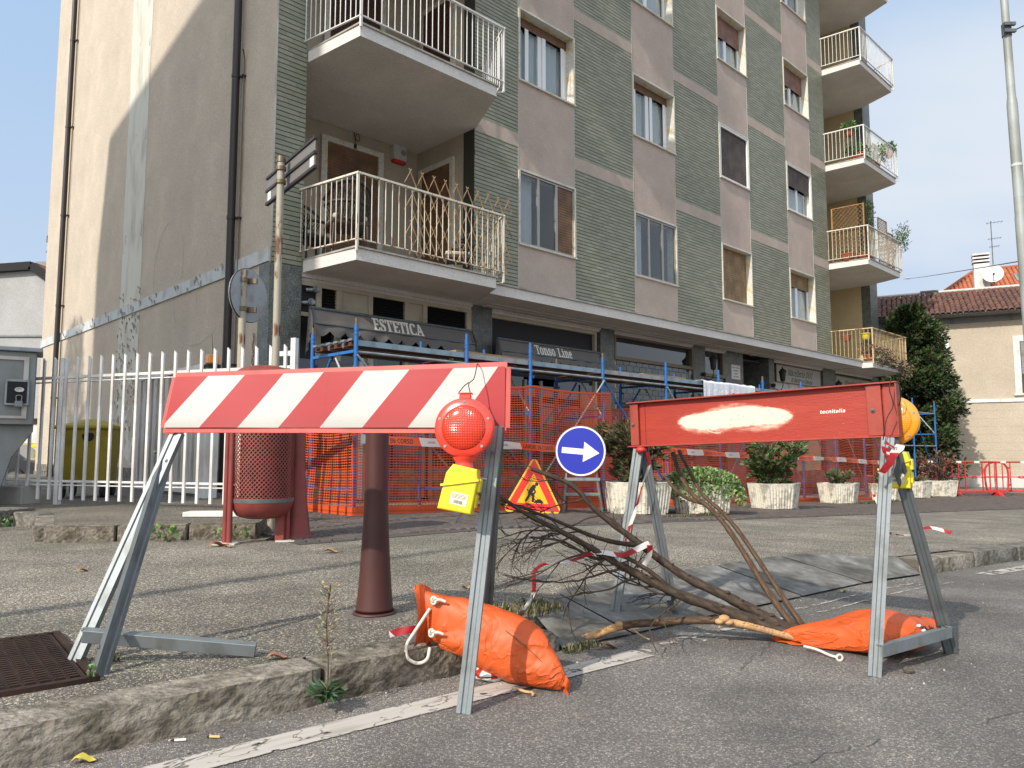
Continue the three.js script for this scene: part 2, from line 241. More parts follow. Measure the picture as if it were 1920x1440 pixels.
function gridGeo(nu, nv, f, uvf, colf) {   // f(u, v) -> Vector3 on a nu x nv grid, smooth normals
  const pos = [], uv = [], col = [], idx = [];
  for (let j = 0; j <= nv; j++) for (let i = 0; i <= nu; i++) { const q = f(i / nu, j / nv); pos.push(q.x, q.y, q.z); const t = uvf ? uvf(i / nu, j / nv, q) : [i / nu, j / nv]; uv.push(t[0], t[1]); if (colf) col.push(...colf(i / nu, j / nv, q)); }
  for (let j = 0; j < nv; j++) for (let i = 0; i < nu; i++) { const a = j * (nu + 1) + i, b = a + nu + 1; idx.push(a, a + 1, b + 1, a, b + 1, b); }
  const g = new THREE.BufferGeometry(); g.setAttribute('position', new THREE.Float32BufferAttribute(pos, 3)); g.setAttribute('uv', new THREE.Float32BufferAttribute(uv, 2)); if (colf) g.setAttribute('color', new THREE.Float32BufferAttribute(col, 3)); g.setIndex(idx); g.computeVertexNormals(); return g;
}
function mesh(name, g, mat, parent) { const o = new THREE.Mesh(g, mat); o.name = name; o.castShadow = o.receiveShadow = true; if (parent) parent.add(o); return o; }
const used = {};
function numbered(n) { used[n] = (used[n] ?? -1) + 1; return used[n] ? n + '_' + String(used[n]).padStart(3, '0') : n; }
function tag(o, label, category, group) { o.name = numbered(o.name); Object.assign(o.userData, { label, category }); if (group) o.userData.group = group; scene.add(o); return o; }
function thing(name, label, category, pos = V(0, 0, 0), turn = 0, group) { const o = new THREE.Group(); o.name = name; o.position.copy(pos); o.rotation.y = turn; return tag(o, label, category, group); }
function struct(name, g, mat) { const o = g ? mesh(name, g, mat) : Object.assign(new THREE.Group(), { name }); o.name = numbered(name); o.userData.kind = 'structure'; scene.add(o); return o; }
function dup(root, label, pos, turn) { const r = root.clone(); r.name = numbered(root.name.replace(/_\d{3}$/, '')); r.userData = { ...root.userData, label }; r.position.copy(pos); if (turn !== undefined) r.rotation.y = turn; scene.add(r); return r; }
function canvas(w, h, draw) { const c = document.createElement('canvas'); c.width = w; c.height = h; draw(c.getContext('2d'), w, h); const t = new THREE.CanvasTexture(c); t.colorSpace = THREE.SRGBColorSpace; t.magFilter = THREE.LinearFilter; return t; }
// leaves: n small folded blades, spot(r) gives [position, outward direction, size, colour]
function leaves(n, spot, seed, ratio = 0.42) {
  const r = rngOf(seed), pos = [], nor = [], col = [], t = V(0, 0, 0), s = V(0, 0, 0);
  for (let i = 0; i < n; i++) {
    const [p, d, size, c] = spot(r, i); t.set(d.x + (r() - 0.5) * 1.5, d.y + (r() - 0.5) * 1.2 , d.z + (r() - 0.5) * 1.5).normalize();
    s.set(r() - 0.5, r() - 0.5, r() - 0.5).cross(t).normalize().multiplyScalar(size * ratio * 0.5);
    const nn = s.clone().cross(t).normalize(), mid = p.clone().addScaledVector(t, size * 0.45).addScaledVector(nn, size * 0.06), tip = p.clone().addScaledVector(t, size).addScaledVector(nn, -size * 0.12), a = mid.clone().add(s).addScaledVector(nn, size * 0.05), b = mid.clone().sub(s).addScaledVector(nn, size * 0.05);
    for (const q of [p, a, tip, p, tip, b]) { pos.push(q.x, q.y, q.z); nor.push(nn.x, nn.y, nn.z); col.push(...c); }
  }
  const g = new THREE.BufferGeometry(); g.setAttribute('position', new THREE.Float32BufferAttribute(pos, 3)); g.setAttribute('normal', new THREE.Float32BufferAttribute(nor, 3)); g.setAttribute('uv', new THREE.Float32BufferAttribute(new Float32Array(pos.length / 3 * 2), 2)); g.setAttribute('color', new THREE.Float32BufferAttribute(col, 3)); return g;
}
// loft: sections { c, a, b } (centre and two half axes) joined by a smooth skin; e is the squareness of the sections
function loft(secs, nu, nr, e = 1, rough = 0, seed = 1, ripple = 9) {
  const cu = (k) => new THREE.CatmullRomCurve3(secs.map((s) => s[k])), C = cu('c'), A = cu('a'), B = cu('b');
  const sg = (x) => Math.sign(x) * Math.pow(Math.abs(x), e);
  return gridGeo(nr, nu, (u, v) => {
    const th = u * 2 * Math.PI, p = C.getPoint(v).addScaledVector(A.getPoint(v), sg(Math.cos(th))).addScaledVector(B.getPoint(v), sg(Math.sin(th)));
    if (rough) { const d = (n3(p.x * ripple, p.y * ripple, p.z * ripple, seed) - 0.5) * 2 * rough + (n3(p.x * ripple * 2.7, p.y * ripple * 2.7, p.z * ripple * 2.7, seed + 3) - 0.5) * rough; const q = n3(p.x * ripple * 0.9 + 5, p.y * ripple * 1.5, p.z * ripple * 0.9, seed + 7), ridge = Math.pow(1 - Math.min(1, Math.abs(q - 0.5) * 9), 2) * rough * 0.5 + Math.pow(1 - Math.min(1, Math.abs(n3(p.x * ripple * 2.2, p.y * ripple * 1.6 + 9, p.z * ripple * 2, seed + 11) - 0.48) * 10), 2) * rough * 0.3; const k = C.getPoint(v); p.add(p.clone().sub(k).normalize().multiplyScalar(d - ridge)); }
    return p;
  }, (u, v) => [u * 0.6, v * 0.9]);
}
// ================================================================== GROUND
const C0 = [-3.5726, 11], UU = [0.7155, 0.6986], VV = [-0.6986, 0.7155];          // corner of the block, its two wall directions (X, Z forward)
const slope = (X, Z) => { const t = (X - C0[0]) * UU[0] + (Z - C0[1]) * UU[1]; return t < 0 ? 0 : t < 16 ? -0.033 * t : -0.528 - 0.006 * Math.min(t - 16, 20); };
const KO = [-0.7, 2.645], KA = [0.7793, 0.6266], KB = [-0.6266, 0.7793];           // along the kerb, into the pavement
const AB = (a, b, y = 0) => { const X = KO[0] + a * KA[0] + b * KB[0], Z = KO[1] + a * KA[1] + b * KB[1]; return G(X, slope(X, Z) + y, Z); };
const on = (X, Z, y = 0) => G(X, slope(X, Z) + y, Z);                              // on the road level; pavement is +0.12
const KANG = Math.atan2(KA[1], KA[0]);                                             // turn about y of a thing whose x runs along the kerb
const warp = (u, lo, hi, k = 3) => { const s = u * 2 - 1, f = Math.sign(s) * (Math.pow(Math.abs(s), k) * 0.96 + Math.abs(s) * 0.04); return f < 0 ? -f * lo : f * hi; };
{
  const shade = (a, b, s) => { const q = 0.95 + 0.46 * (fbm(a * 0.35 + 40, b * 0.35 + 40, 0, 5, s)) + 0.16 * (fbm(a * 1.7 + 9, b * 1.7 + 9, 0, 3, s + 3) - 0.5); return q; };
  struct('road', gridGeo(150, 150, (u, v) => AB(warp(u, -500, 700), warp(v, -500, 700)), (u, v, q) => [q.x, q.z], (u, v) => {
    const a = warp(u, -500, 700), b = warp(v, -500, 700), g = shade(a, b, 21), dust = sstep(-0.75, -0.02, b) * (1 - sstep(0, 0.1, b)) * 0.08;
    return [g * 1.06 + dust, g * 1.03 + dust * 0.9, g + dust * 0.7];
  }), m.road);
  const ramp = (a) => Math.min(sstep(1.19, 1.8, a), 1 - sstep(4.1, 4.7, a)), b0 = (a) => 0.17 + 0.42 * ramp(a);
  const wa = (u) => u < 0.12 ? lerp(-16, -3, u / 0.12) : u < 0.75 ? lerp(-3, 8, (u - 0.12) / 0.63) : 8 + 82 * Math.pow((u - 0.75) / 0.25, 2), wb = (v) => Math.pow(v, 1.7) * 16;
  struct('pavement', gridGeo(280, 90, (u, v) => { const a = wa(u); return AB(a, b0(a) + wb(v), 0.12); }, (u, v, q) => [q.x, q.z], (u, v) => {
    const a = wa(u), b = b0(a) + wb(v), g = shade(a, b, 51) * (1.03 + 0.10 * sstep(2, 9, a)), edge = 0.86 + 0.14 * sstep(0.16, 0.42, b), moss = sstep(0.62, 0.74, fbm(a * 1.1 + 3, b * 1.1, 0, 4, 63)) * 0.12;
    return [g * edge * (1.015 - moss), g * edge * (1.0 - moss * 0.7), g * edge * (0.965 - moss)];
  }), m.walk);
  { const sk = gridGeo(160, 1, (u, v) => { const a = lerp(0.6, 5.2, u); return AB(a, b0(a) + 0.003, lerp(-0.05, 0.1195, v)); }); const k = new MB(); k.add(sk); const o = k.build('pavement_edge', m.kerbGrey); o.userData.kind = 'structure'; scene.add(o); }
  // kerb: rough stones in a row, with a dropped section of sloping slabs
  const kerb = struct('kerb');
  const kerbStone = (a0, a1, mat, seed, y1 = 0.122, taperEnd = 0) => {
    const g = new RoundedBoxGeometry(1, 1, 1, 8, 0.08), p = g.attributes.position, L = a1 - a0;
    for (let i = 0; i < p.count; i++) {
      let x = p.getX(i), y = p.getY(i), z = p.getZ(i); const ends = Math.abs(x) > 0.42 ? (0.5 - Math.abs(x)) / 0.08 : 1, a = a0 + (Math.sign(x) * (0.5 - (1 - Math.min(1, ends)) * 0) * (Math.abs(x) > 0.42 ? 1 - (1 - (Math.abs(x) - 0.42) / 0.08) * 0.05 / L * 2 : Math.abs(x) / 0.42 * (1 - 0.05 / L * 2)) + 0.5) * L;
      const yy = y > 0.42 ? 1 - (0.5 - y) * 0.18 : (y + 0.5) / 0.92 * 0.97, bb = (z + 0.5) * 0.185, n = (n3(a * 5, yy * 1.2, bb * 9, seed) - 0.5) * 0.013 + (n3(a * 19, yy * 6, bb * 34, seed + 4) - 0.5) * 0.012;
      const drop = taperEnd ? 0.06 * sstep(a1 - taperEnd, a1, a) : 0, q = AB(a, bb - (z < 0 ? n : 0), -0.06 + yy * (y1 + 0.06 - drop) + (y > 0.3 ? n * 0.55 : 0));
      p.setXYZ(i, q.x, q.y, q.z);
    }
    g.computeVertexNormals(); g.deleteAttribute('uv'); mesh('kerb_stone', boxUV(toCreasedNormals(g, 0.9)), mat, kerb);
  };
  kerbStone(-3.2, -1.98, m.kerb, 3); kerbStone(-1.97, -0.93, m.kerb, 7); kerbStone(-0.92, 0.06, m.kerb, 12); kerbStone(0.075, 0.88, m.kerbMoss, 17); kerbStone(0.89, 1.17, m.kerbGrey, 23, 0.118, 0.1);
  for (let i = 0, a = 4.72; i < 26; i++) { const l = 0.85 + 0.2 * hash2(i, 1, 4); kerbStone(a, a + l, i % 3 ? m.kerbGrey : m.kerb, 40 + i, i ? 0.122 : 0.11); a += l + 0.012; }
  for (const [a0, a1] of [[1.18, 1.62], [1.635, 2.3], [2.315, 3.1], [3.115, 3.85], [3.865, 4.70]]) {
    const top = gridGeo(14, 8, (u, v) => { const a = lerp(a0, a1, u), b = lerp(0.0, b0(a) + 0.012, v); return AB(a, b, lerp(0.012, 0.124, v) + (n3(a * 3, b * 6, 0, 5) - 0.5) * 0.012); }, (u, v, q) => [q.x, q.z]);
    mesh('kerb_slab', top, m.slab, kerb);
  }
  // porphyry cobbles between the pavement asphalt and the shops
  const cob = struct('cobbled_paving'), cg = [0, 1, 2].map((s) => { const g = new RoundedBoxGeometry(0.094, 0.06, 0.094, 1, 0.014); const p = g.attributes.position; for (let i = 0; i < p.count; i++) { p.setX(i, p.getX(i) * (1 + 0.1 * (hash2(s, 1, 9) - 0.5)) + 0.004 * hash2(Math.round(p.getX(i) * 99), s, 4)); } return boxUV(g); });
  const cm = [[0.115, 0.095, 0.086], [0.10, 0.086, 0.079], [0.135, 0.112, 0.10], [0.11, 0.10, 0.094]].map((c) => M(c, { roughness: 0.8, map: rep(grain, 0.6) }));
  mesh('bedding_sand', gridGeo(60, 8, (u, v) => AB(lerp(1.42, 27, u), lerp(3.36, 7.6, v), 0.124), (u, v, q) => [q.x, q.z]), M([0.075, 0.066, 0.058], { roughness: 1, bumpMap: rep(lumpB, 0.5), bumpScale: 0.004 }), cob);
  const spots = []; let r = rngOf(8);
  for (let i = 0; i < 250; i++) for (let j = 0; j < 38; j++) { const a = 1.5 + i * 0.101, b = 3.44 + j * 0.101 + 0.16 * Math.abs(Math.sin(a * 1.7)) ; if (b > 7.3) continue; spots.push([a + (r() - 0.5) * 0.014, b + (r() - 0.5) * 0.014, (r() - 0.5) * 0.12 + 0.35 * Math.cos(a * 1.7), r()]); }
  spots.sort((p, q) => (Math.hypot(p[0] - 3, p[1] - 3.2) - Math.hypot(q[0] - 3, q[1] - 3.2)));
  spots.slice(0, 260).forEach(([a, b, t, k], i) => { const o = mesh('cobble', cg[i % 3], cm[Math.floor(k * 4)], cob); o.position.copy(AB(a, b, 0.106 + 0.006 * k)); o.rotation.set((k - 0.5) * 0.05, KANG + t, (k * 7 % 1 - 0.5) * 0.05); });
  const rest = spots.slice(260), inst = new THREE.InstancedMesh(cg[0], M([0.112, 0.097, 0.088], { roughness: 0.8, map: rep(grain, 0.6) }), rest.length), mt = new THREE.Matrix4();
  rest.forEach(([a, b, t, k], i) => { mt.makeRotationFromEuler(new THREE.Euler((k - 0.5) * 0.05, KANG + t, (k * 7 % 1 - 0.5) * 0.05)).setPosition(AB(a, b, 0.106 + 0.006 * k)); inst.setMatrixAt(i, mt); const f = 0.78 + 0.5 * (k * 13 % 1); inst.setColorAt(i, lin(f * 1.04, f * 0.98, f * 0.95)); });
  inst.name = 'cobbles'; inst.userData.kind = 'stuff'; inst.castShadow = inst.receiveShadow = true; cob.add(inst);
  // white edge line, worn and cracked
  const wear = (holes, s) => tex(1024, 256, (i, j, u, v) => { const c = 1 - Math.abs(2 * fbm(u * 20 + fbm(u * 6, v * 2, 6, 3, s + 2) * 2, v * 1.5, 20, 4, s) - 1), cr = Math.pow(c, 14), h = sstep(holes, holes + 0.09, fbm(u * 40, v * 3, 40, 6, s + 8)), ed = sstep(0, 0.05, v + 0.03 * (hash2(i >> 2, 1, 3) - 0.5)) * sstep(0, 0.05, 1 - v + 0.03 * (hash2(i >> 2, 2, 3) - 0.5)); const g = 255 * ed * (1 - 0.75 * sstep(0.45, 0.9, cr)) * (1 - h); return [g, g, g]; }, false);
  const paint = (k) => M([0.53, 0.49, 0.44], { alphaMap: k, transparent: true, map: rep(dirty, 0.7), roughness: 0.8 }), solid = paint(wear(0.66, 5)), worn = paint(wear(0.42, 25));
  const line = (a0, a1, c0, c1, mat) => { const n = Math.ceil((a1 - a0) * 4); return struct('road_marking', gridGeo(n, 1, (u, v) => AB(lerp(a0, a1, u), lerp(c0, c1, v), 0.004), (u, v) => [lerp(a0, a1, u) * 0.5, v]), mat); };
  line(-6, 1.42, -0.315, -0.185, solid);
  line(1.45, 2.6, -0.30, -0.17, paint(wear(0.33, 65)));
  line(2.62, 4.5, -0.185, -0.155, worn); line(2.62, 4.5, -0.30, -0.275, worn); line(5.2, 30, -0.30, -0.17, paint(wear(0.56, 45)));
  // cracks in the road, thin dark seams
  const seam = M([0.07, 0.068, 0.065], { roughness: 1 }), mk = new MB();
  for (const [x0, z0, x1, z1, s] of [[0.35, 1.95, 1.1, 2.35, 1], [1.5, 2.5, 2.6, 3.2, 2], [0.9, 3.1, 1.2, 3.55, 3], [2.4, 4.6, 3.6, 4.9, 4], [-0.2, 2.2, 0.35, 1.95, 5]]) {
    const rr = rngOf(s); let pts = []; for (let i = 0; i <= 24; i++) { const u = i / 24; pts.push([lerp(x0, x1, u) + (rr() - 0.5) * 0.04, lerp(z0, z1, u) + (rr() - 0.5) * 0.04]); }
    const w = () => 0.0005 + 0.0012 * rr(), g = gridGeo(24, 1, (u, v) => { const q = pts[Math.round(u * 24)]; return on(q[0] + (v - 0.5) * 2 * w(), q[1] - (v - 0.5) * 2 * w(), 0.003); }); mk.add(g);
  }
  const sm = mk.build('road_cracks', seam); sm.userData.kind = 'structure'; sm.name = numbered('road_cracks'); scene.add(sm);
}
// raised drive to the yard, edged with stone
{
  const drive = struct('driveway'), P = [[-14, 9.0], [-5.0, 7.85], [-4.55, 7.5], [-3.9, 6.42], [-2.22, 6.72], [-2.5, 8.1], [-3.48, 10.9], [-14, 22]];
  const s = new THREE.Shape(P.map((q) => new THREE.Vector2(q[0], q[1]))), g = new THREE.ExtrudeGeometry(s, { depth: 0.2, bevelEnabled: false }); g.rotateX(-Math.PI / 2); g.translate(0, 0.046, 0);
  const top = boxUV(g.toNonIndexed()); const c = new Float32Array(top.attributes.position.count * 3); for (let i = 0; i < c.length; i += 3) { c[i] = 0.98; c[i + 1] = 0.95; c[i + 2] = 0.88; } top.setAttribute('color', new THREE.BufferAttribute(c, 3));
  mesh('drive_surface', top, m.walk, drive);
  const edge = (a, b, n, mat, h = 0.255, w = 0.16) => { for (let i = 0; i < n; i++) { const f = (u) => G(lerp(a[0], b[0], u), 0, lerp(a[1], b[1], u)), p = f(i / n + 0.004), q = f((i + 1) / n - 0.004); p.y = q.y = h / 2 + 0.02; const mb = new MB(); mb.bar(p, q, w, h - 0.04, UP, 0.018); const gg = mb.geo(), pp = gg.attributes.position; for (let k = 0; k < pp.count; k++) { const x = pp.getX(k), y = pp.getY(k), z = pp.getZ(k), d = (n3(x * 6, y * 9, z * 6, 8) - 0.5) * 0.03; pp.setXYZ(k, x + d, y + d * 0.5, z + d); } mesh('kerb_stone', gg, mat, drive); } };
  edge([-3.86, 6.36], [-2.2, 6.66], 3, m.kerbMoss); edge([-4.56, 7.5], [-3.9, 6.4], 2, m.kerb, 0.25); edge([-5.0, 7.8], [-4.56, 7.52], 1, m.kerbGrey, 0.262); edge([-9, 8.3], [-5.02, 7.8], 4, m.kerbGrey, 0.285, 0.5);
}
// rusty inspection cover sunk in the pavement
{
  const t = thing('inspection_cover', 'rusty cast iron inspection cover with rows of ribs set in the pavement', 'inspection cover', AB(-1.02, 0.72, 0.12), KANG);
  const p = new MB(); p.bx(-0.425, 0.425, -0.02, 0.012, -0.375, 0.375, 0.005); p.build('plate', m.castIron, t);
  const f = new MB(); f.bx(-0.455, -0.43, -0.02, 0.016, -0.405, 0.405); f.bx(0.43, 0.455, -0.02, 0.016, -0.405, 0.405); f.bx(-0.429, 0.429, -0.02, 0.016, 0.38, 0.405); f.bx(-0.429, 0.429, -0.02, 0.016, -0.405, -0.38); f.build('rim', m.castIron, t);
  const k = new MB(); for (let i = 0; i < 20; i++) for (let j = 0; j < 24; j++) { const x = -0.39 + i * 0.041, z = -0.35 + j * 0.0305; if (Math.hypot(x, z) < 0.07) continue; k.bx(x - 0.015, x + 0.015, 0.012, 0.019, z - 0.007, z + 0.007); } k.build('raised_ribs', m.castIron, t).userData.kind = 'stuff';
  const h = new MB(); h.lathe([[0.0, 0.019], [0.055, 0.02], [0.06, 0.012], [0.048, 0.012], [0.046, 0.016]], V(0, 0, 0), 24); h.build('lifting_boss', m.castIron, t);
}
// ================================================================== APARTMENT BLOCK
// frame of the block: x along the street wall, y up, z out of the street wall; the yard wall is x = 0, going back to z = -13.25
const BLOCK = { pos: G(C0[0], 0, C0[1]), turn: Math.atan2(UU[1], UU[0]) };
const FL = 3.37, TOP = 20.6;
const block = thing('apartment_building', 'tall 1960s apartment block with green tile panels, pink stucco strips and white balconies', 'apartment building', BLOCK.pos, BLOCK.turn);
const onBlock = (t, y, p) => V(t, y, p).applyAxisAngle(UP, BLOCK.turn).add(BLOCK.pos);
const atBlock = (name, label, cat, t, y, p, group, turn = 0) => thing(name, label, cat, onBlock(t, y, p), BLOCK.turn + turn, group);
{
  const B = block, box = (name, mat, ...b) => { const k = new MB(); k.bx(...b); return k.build(name, mat, B); };
  const pinks = [[5.16, 6.87], [8.97, 10.72], [12.88, 14.5], [16.85, 18.6]], greens = [[4.01, 5.16], [6.87, 8.97], [10.72, 12.88], [14.5, 16.85], [18.6, 19.77]];
  const bands = []; for (let k = 0; k < 5; k++) bands.push([6.93 + FL * k, 7.2 + FL * k]);
  // street wall
  for (const [a, b] of pinks) { let y = 3.8; for (let f = 0; f < 5; f++) { box('stucco_panel', m.stuccoPink, a, b, y, 4.945 + FL * f, -0.32, 0); y = 6.475 + FL * f; } box('stucco_panel', m.stuccoPink, a, b, y, TOP, -0.32, 0); }
  const back = new MB();
  for (const [a, b] of greens) { back.bx(a, b, 3.8, TOP, -0.32, -0.012); for (const [y0, y1] of bands) box('floor_band', m.stuccoPink, a, b, y0, y1, -0.011, 0.001); }
  back.bx(0.02, 0.51, 3.67, TOP, -0.32, -0.012); back.build('tile_backing', m.mortar, B);
  // green brick tiles: those nearest the camera one by one, the others joined
  const H = 0.0755, L = 0.25, tiles = [];
  const patch = (a, b, y0, y1) => { for (let j = 0; ; j++) { const ya = y0 + j * H; if (ya > y1 - 0.02) break; const yb = Math.min(ya + H - 0.0135, y1); let x = a - ((j * 0.37) % 1) * L; while (x < b - 0.005) { const xa = Math.max(a, x), xb = Math.min(b, x + L - 0.0016); if (xb - xa > 0.012) tiles.push([xa, xb, ya, yb]); x += L; } } };
  patch(0.004, 0.51, 3.685, TOP);
  for (const [a, b] of greens) { let y = 3.81; for (const [y0, y1] of bands) { patch(a, b, y, y0); y = y1; } patch(a, b, y, TOP); }
  const seen = tiles.filter((t) => t[2] < 17.6), far = tiles.filter((t) => t[2] >= 17.6), near = seen.filter((t) => t[0] < 0.52 && t[2] < 9), nearSet = new Set(near);
  const unit = boxUV(new THREE.BoxGeometry(1, 1, 0.013).toNonIndexed());
  near.slice(0, 290).forEach(([x0, x1, y0, y1], i) => { const o = mesh('tile', unit, tileTones[Math.floor(hash2(i, 3, 5) * 5)], B); o.scale.set(x1 - x0, y1 - y0, 1); o.position.set((x0 + x1) / 2, (y0 + y1) / 2, -0.0055 + 0.002 * hash2(i, 7, 1)); o.rotation.set((hash2(i, 1, 8) - 0.5) * 0.03, (hash2(i, 2, 8) - 0.5) * 0.02, 0); });
  const others = seen.filter((t) => !nearSet.has(t)).concat(near.slice(290), far), inst = new THREE.InstancedMesh(unit, M(W1, { map: rep(grain, 0.7), roughness: 0.45 }), others.length), mt = new THREE.Matrix4(), e = new THREE.Euler();
  others.forEach(([x0, x1, y0, y1], i) => { e.set((hash2(i, 1, 18) - 0.5) * 0.03, (hash2(i, 2, 18) - 0.5) * 0.02, 0); mt.makeRotationFromEuler(e).scale(V(x1 - x0, y1 - y0, 1)).setPosition((x0 + x1) / 2, (y0 + y1) / 2, -0.0055 + 0.002 * hash2(i, 7, 11)); inst.setMatrixAt(i, mt); const c = tileTones[Math.floor(hash2(i, 3, 15) * 5)].color, f = 0.92 + 0.2 * fbm(x0 * 0.6, y0 * 0.4, 0, 3, 6); inst.setColorAt(i, lin(c.r * f, c.g * f, c.b * f)); });
  inst.name = 'tile_cladding'; inst.userData.kind = 'stuff'; inst.castShadow = inst.receiveShadow = true; B.add(inst);
  const st = new MB(); for (const [a, b] of pinks) { st.bx(a - 0.005, a + 0.004, 3.81, TOP, 0.0, 0.006); st.bx(b - 0.004, b + 0.006, 3.81, TOP, 0.0, 0.006); } st.bx(-0.006, 0.014, 3.9, TOP, -0.01, 0.009); st.build('edge_strip', m.pale, B);
  // yard wall, its painted strip and band, and the plinth of stone blocks
  box('yard_wall', m.stuccoCream, 0, 0.3, 0.0, TOP, -13.25, -0.016);
  box('rear_wall', m.stuccoCream, 0.31, 24, 0.0, TOP, -13.25, -12.95);
  box('roof', m.slabWhite, -0.7, 24.6, TOP, TOP + 0.25, -13.9, 0.9);
  const frn = (seed, edge) => tex(512, 1024, (i, j, u, v) => { const e0 = (0.035 + 0.03 * fbm(v * 60, 3, 60, 3, seed)), ed = sstep(e0 - 0.012, e0, u) * sstep(e0 - 0.012, e0, 1 - u), pe = fbm(u * 9, v * 60, 9, 5, seed + 4), lvl = edge ? 0.5 + 0.30 * sstep(0.10, 0.24, v) - 0.06 * sstep(0.3, 0.34, v) * (1 - sstep(0.36, 0.4, v)) : 0.74; const g = 255 * ed * (1 - sstep(lvl, lvl + 0.015, pe)); return [g, g, g]; }, false);
  const strip = new MB(); strip.keep = true;
  strip.add(gridGeo(1, 1, (u, v) => V(-0.004, lerp(0.6, 14.0, v), lerp(-6.86, -5.5, u)), (u, v) => [u, v])); strip.build('painted_strip', M([0.68, 0.66, 0.58], { alphaMap: frn(31, true), transparent: true, roughness: 0.85, map: rep(dirty, 1, 0.25) }), B);
  const band = new MB(); band.bx(-0.028, -0.0, 3.685, 3.89, -13.27, -0.03); band.build('yard_wall_band', M([0.62, 0.65, 0.66], { map: rep(dirty, 1.3), bumpMap: rep(lumpB, 0.9), bumpScale: 0.004, roughness: 0.85 }), B);
  const flake = new MB(); { const r = rngOf(5); for (let i = 0; i < 150; i++) { const z = i < 110 ? -5.5 - 1.36 * r() : -1 - 11 * r(), y = i < 110 ? 1.2 + 3.0 * Math.pow(r(), 0.8) : 3.7 + 0.18 * r(), l = 0.02 + 0.05 * r(); flake.add(new THREE.BoxGeometry(0.014, l * 1.6, l * 0.6), new THREE.Matrix4().makeRotationFromEuler(new THREE.Euler((r() - 0.5) * 0.8, 0, 0.5 * r())).setPosition(-0.012 - (i < 110 ? 0 : 0.024), y, z)); } } flake.build('paint_flakes', M([0.35, 0.33, 0.29], { roughness: 0.9 }), B).userData.kind = 'stuff';
  const ghost = (pts, w) => { const c = new THREE.CatmullRomCurve3(pts.map((q) => V(-0.0035, q[1], -q[0]))), k = new MB(); k.add(gridGeo(40, 3, (u, v) => { const p = c.getPointAt(u), t = c.getTangentAt(u); return p.add(V(0, t.z, -t.y).multiplyScalar((v - 0.5) * w * (0.8 + 0.4 * fbm(u * 9, 1, 0, 2, 4)))); })); k.build('plaster_patch', M([0.63, 0.56, 0.47], { map: rep(grain, 2.3), bumpMap: rep(grainB, 1.1), bumpScale: 0.006, roughness: 0.95 }), B); };
  ghost([[4.9, 3.95], [4.85, 4.6], [4.4, 5.15], [3.8, 5.2], [3.5, 4.7], [3.45, 4.0]], 0.13); ghost([[3.75, 3.6], [3.7, 3.2], [3.3, 2.85], [2.6, 2.75], [1.9, 2.9]], 0.1); ghost([[2.75, 3.6], [2.7, 3.3], [2.4, 3.25], [2.3, 3.6]], 0.08);
  for (let j = 0; j < 3; j++) for (let i = 0; i < 22; i++) { const z1 = -0.35 - i * 0.6 + (j % 2) * 0.3, z0 = z1 - 0.585; if (z1 > -0.3 || z0 < -13.3) continue; const k = new MB(); k.bx(-0.03 - 0.008 * hash2(i, j, 3), 0.0, j * 0.195 - 0.02, j * 0.195 + 0.165, z0, z1, 0.006); k.build('plinth_block', [m.kerbGrey, m.slab, m.kerb][Math.floor(hash2(i, j, 2) * 2.4)], B); }
  for (const z of [-11.3, -1.19]) {   // drainpipes with their brackets and a thin cable conduit beside
    const k = new MB(); k.cyl(V(-0.1, 0.1, z), V(-0.1, TOP, z), 0.062, 0.062, 14); const pipe = k.build('drainpipe', m.pipe, B);
    for (let y = 2.2; y < 18; y += 2.35) { const q = new MB(); q.cyl(V(-0.1, y, z), V(-0.1, y + 0.05, z), 0.07, 0.07, 14); q.bx(-0.06, 0.01, y, y + 0.03, z + 0.06, z + 0.16); q.build('pipe_bracket', m.pipe, pipe); }
    const c = new MB(); c.cyl(V(-0.03, 0.5, z + 0.14), V(-0.03, z < -5 ? TOP : 7.2, z + 0.14), 0.012, 0.012, 8); if (z > -5) c.tube([V(-0.03, 7.2, z + 0.14), V(-0.06, 7.3, z + 0.17), V(-0.09, 7.32, z + 0.2)], 0.012, 6); c.build('conduit', m.bronze, B);
  }
  // corner pier, shop piers, lintels, soffit
  box('corner_pier', m.stone, -0.012, 0.51, 0, 3.67, -0.34, 0.004);
  for (const [a, b, z] of [[4.0, 4.5, 0.06], [7.74, 8.23, 0.06], [11.44, 12.0, 0.06], [13.03, 13.98, 0.04], [15.47, 15.8, 0.04], [19.08, 20.08, 0.06], [23.25, 24.0, 0.02]]) box('shop_pier', m.stone, a, b, -0.9, 3.585, -0.42, z - 0.1);
  for (const [a, b] of [[0.51, 4.0], [4.5, 7.74], [8.23, 11.44], [12.0, 13.03], [15.8, 19.08], [20.08, 23.25]]) { const k = new MB(); k.bx(a, b, 3.49, 3.585, -0.25, -0.06); k.bx(a, b, 3.535, 3.6, -0.06, -0.02); k.build('shop_lintel', m.slabWhite, B); }
  // canopy
  { const k = new MB(); k.poly([[4.03, -0.1], [3.585, 0.9], [20.05, 0.9], [19.9, -0.1]], 3.587, 3.765); const c = k.build('canopy', m.slabWhite, B); const q = new MB(); q.poly([[4.0, -0.0], [3.565, 0.93], [20.06, 0.93], [19.92, -0.0]], 3.768, 3.80); q.build('canopy_coping', m.concrete, c); const s = new MB(); s.bx(4.2, 19.7, 3.56, 3.585, 0.02, 0.16); s.bx(4.2, 19.7, 3.572, 3.586, 0.17, 0.3); s.build('soffit_moulding', m.slabWhite, c); }
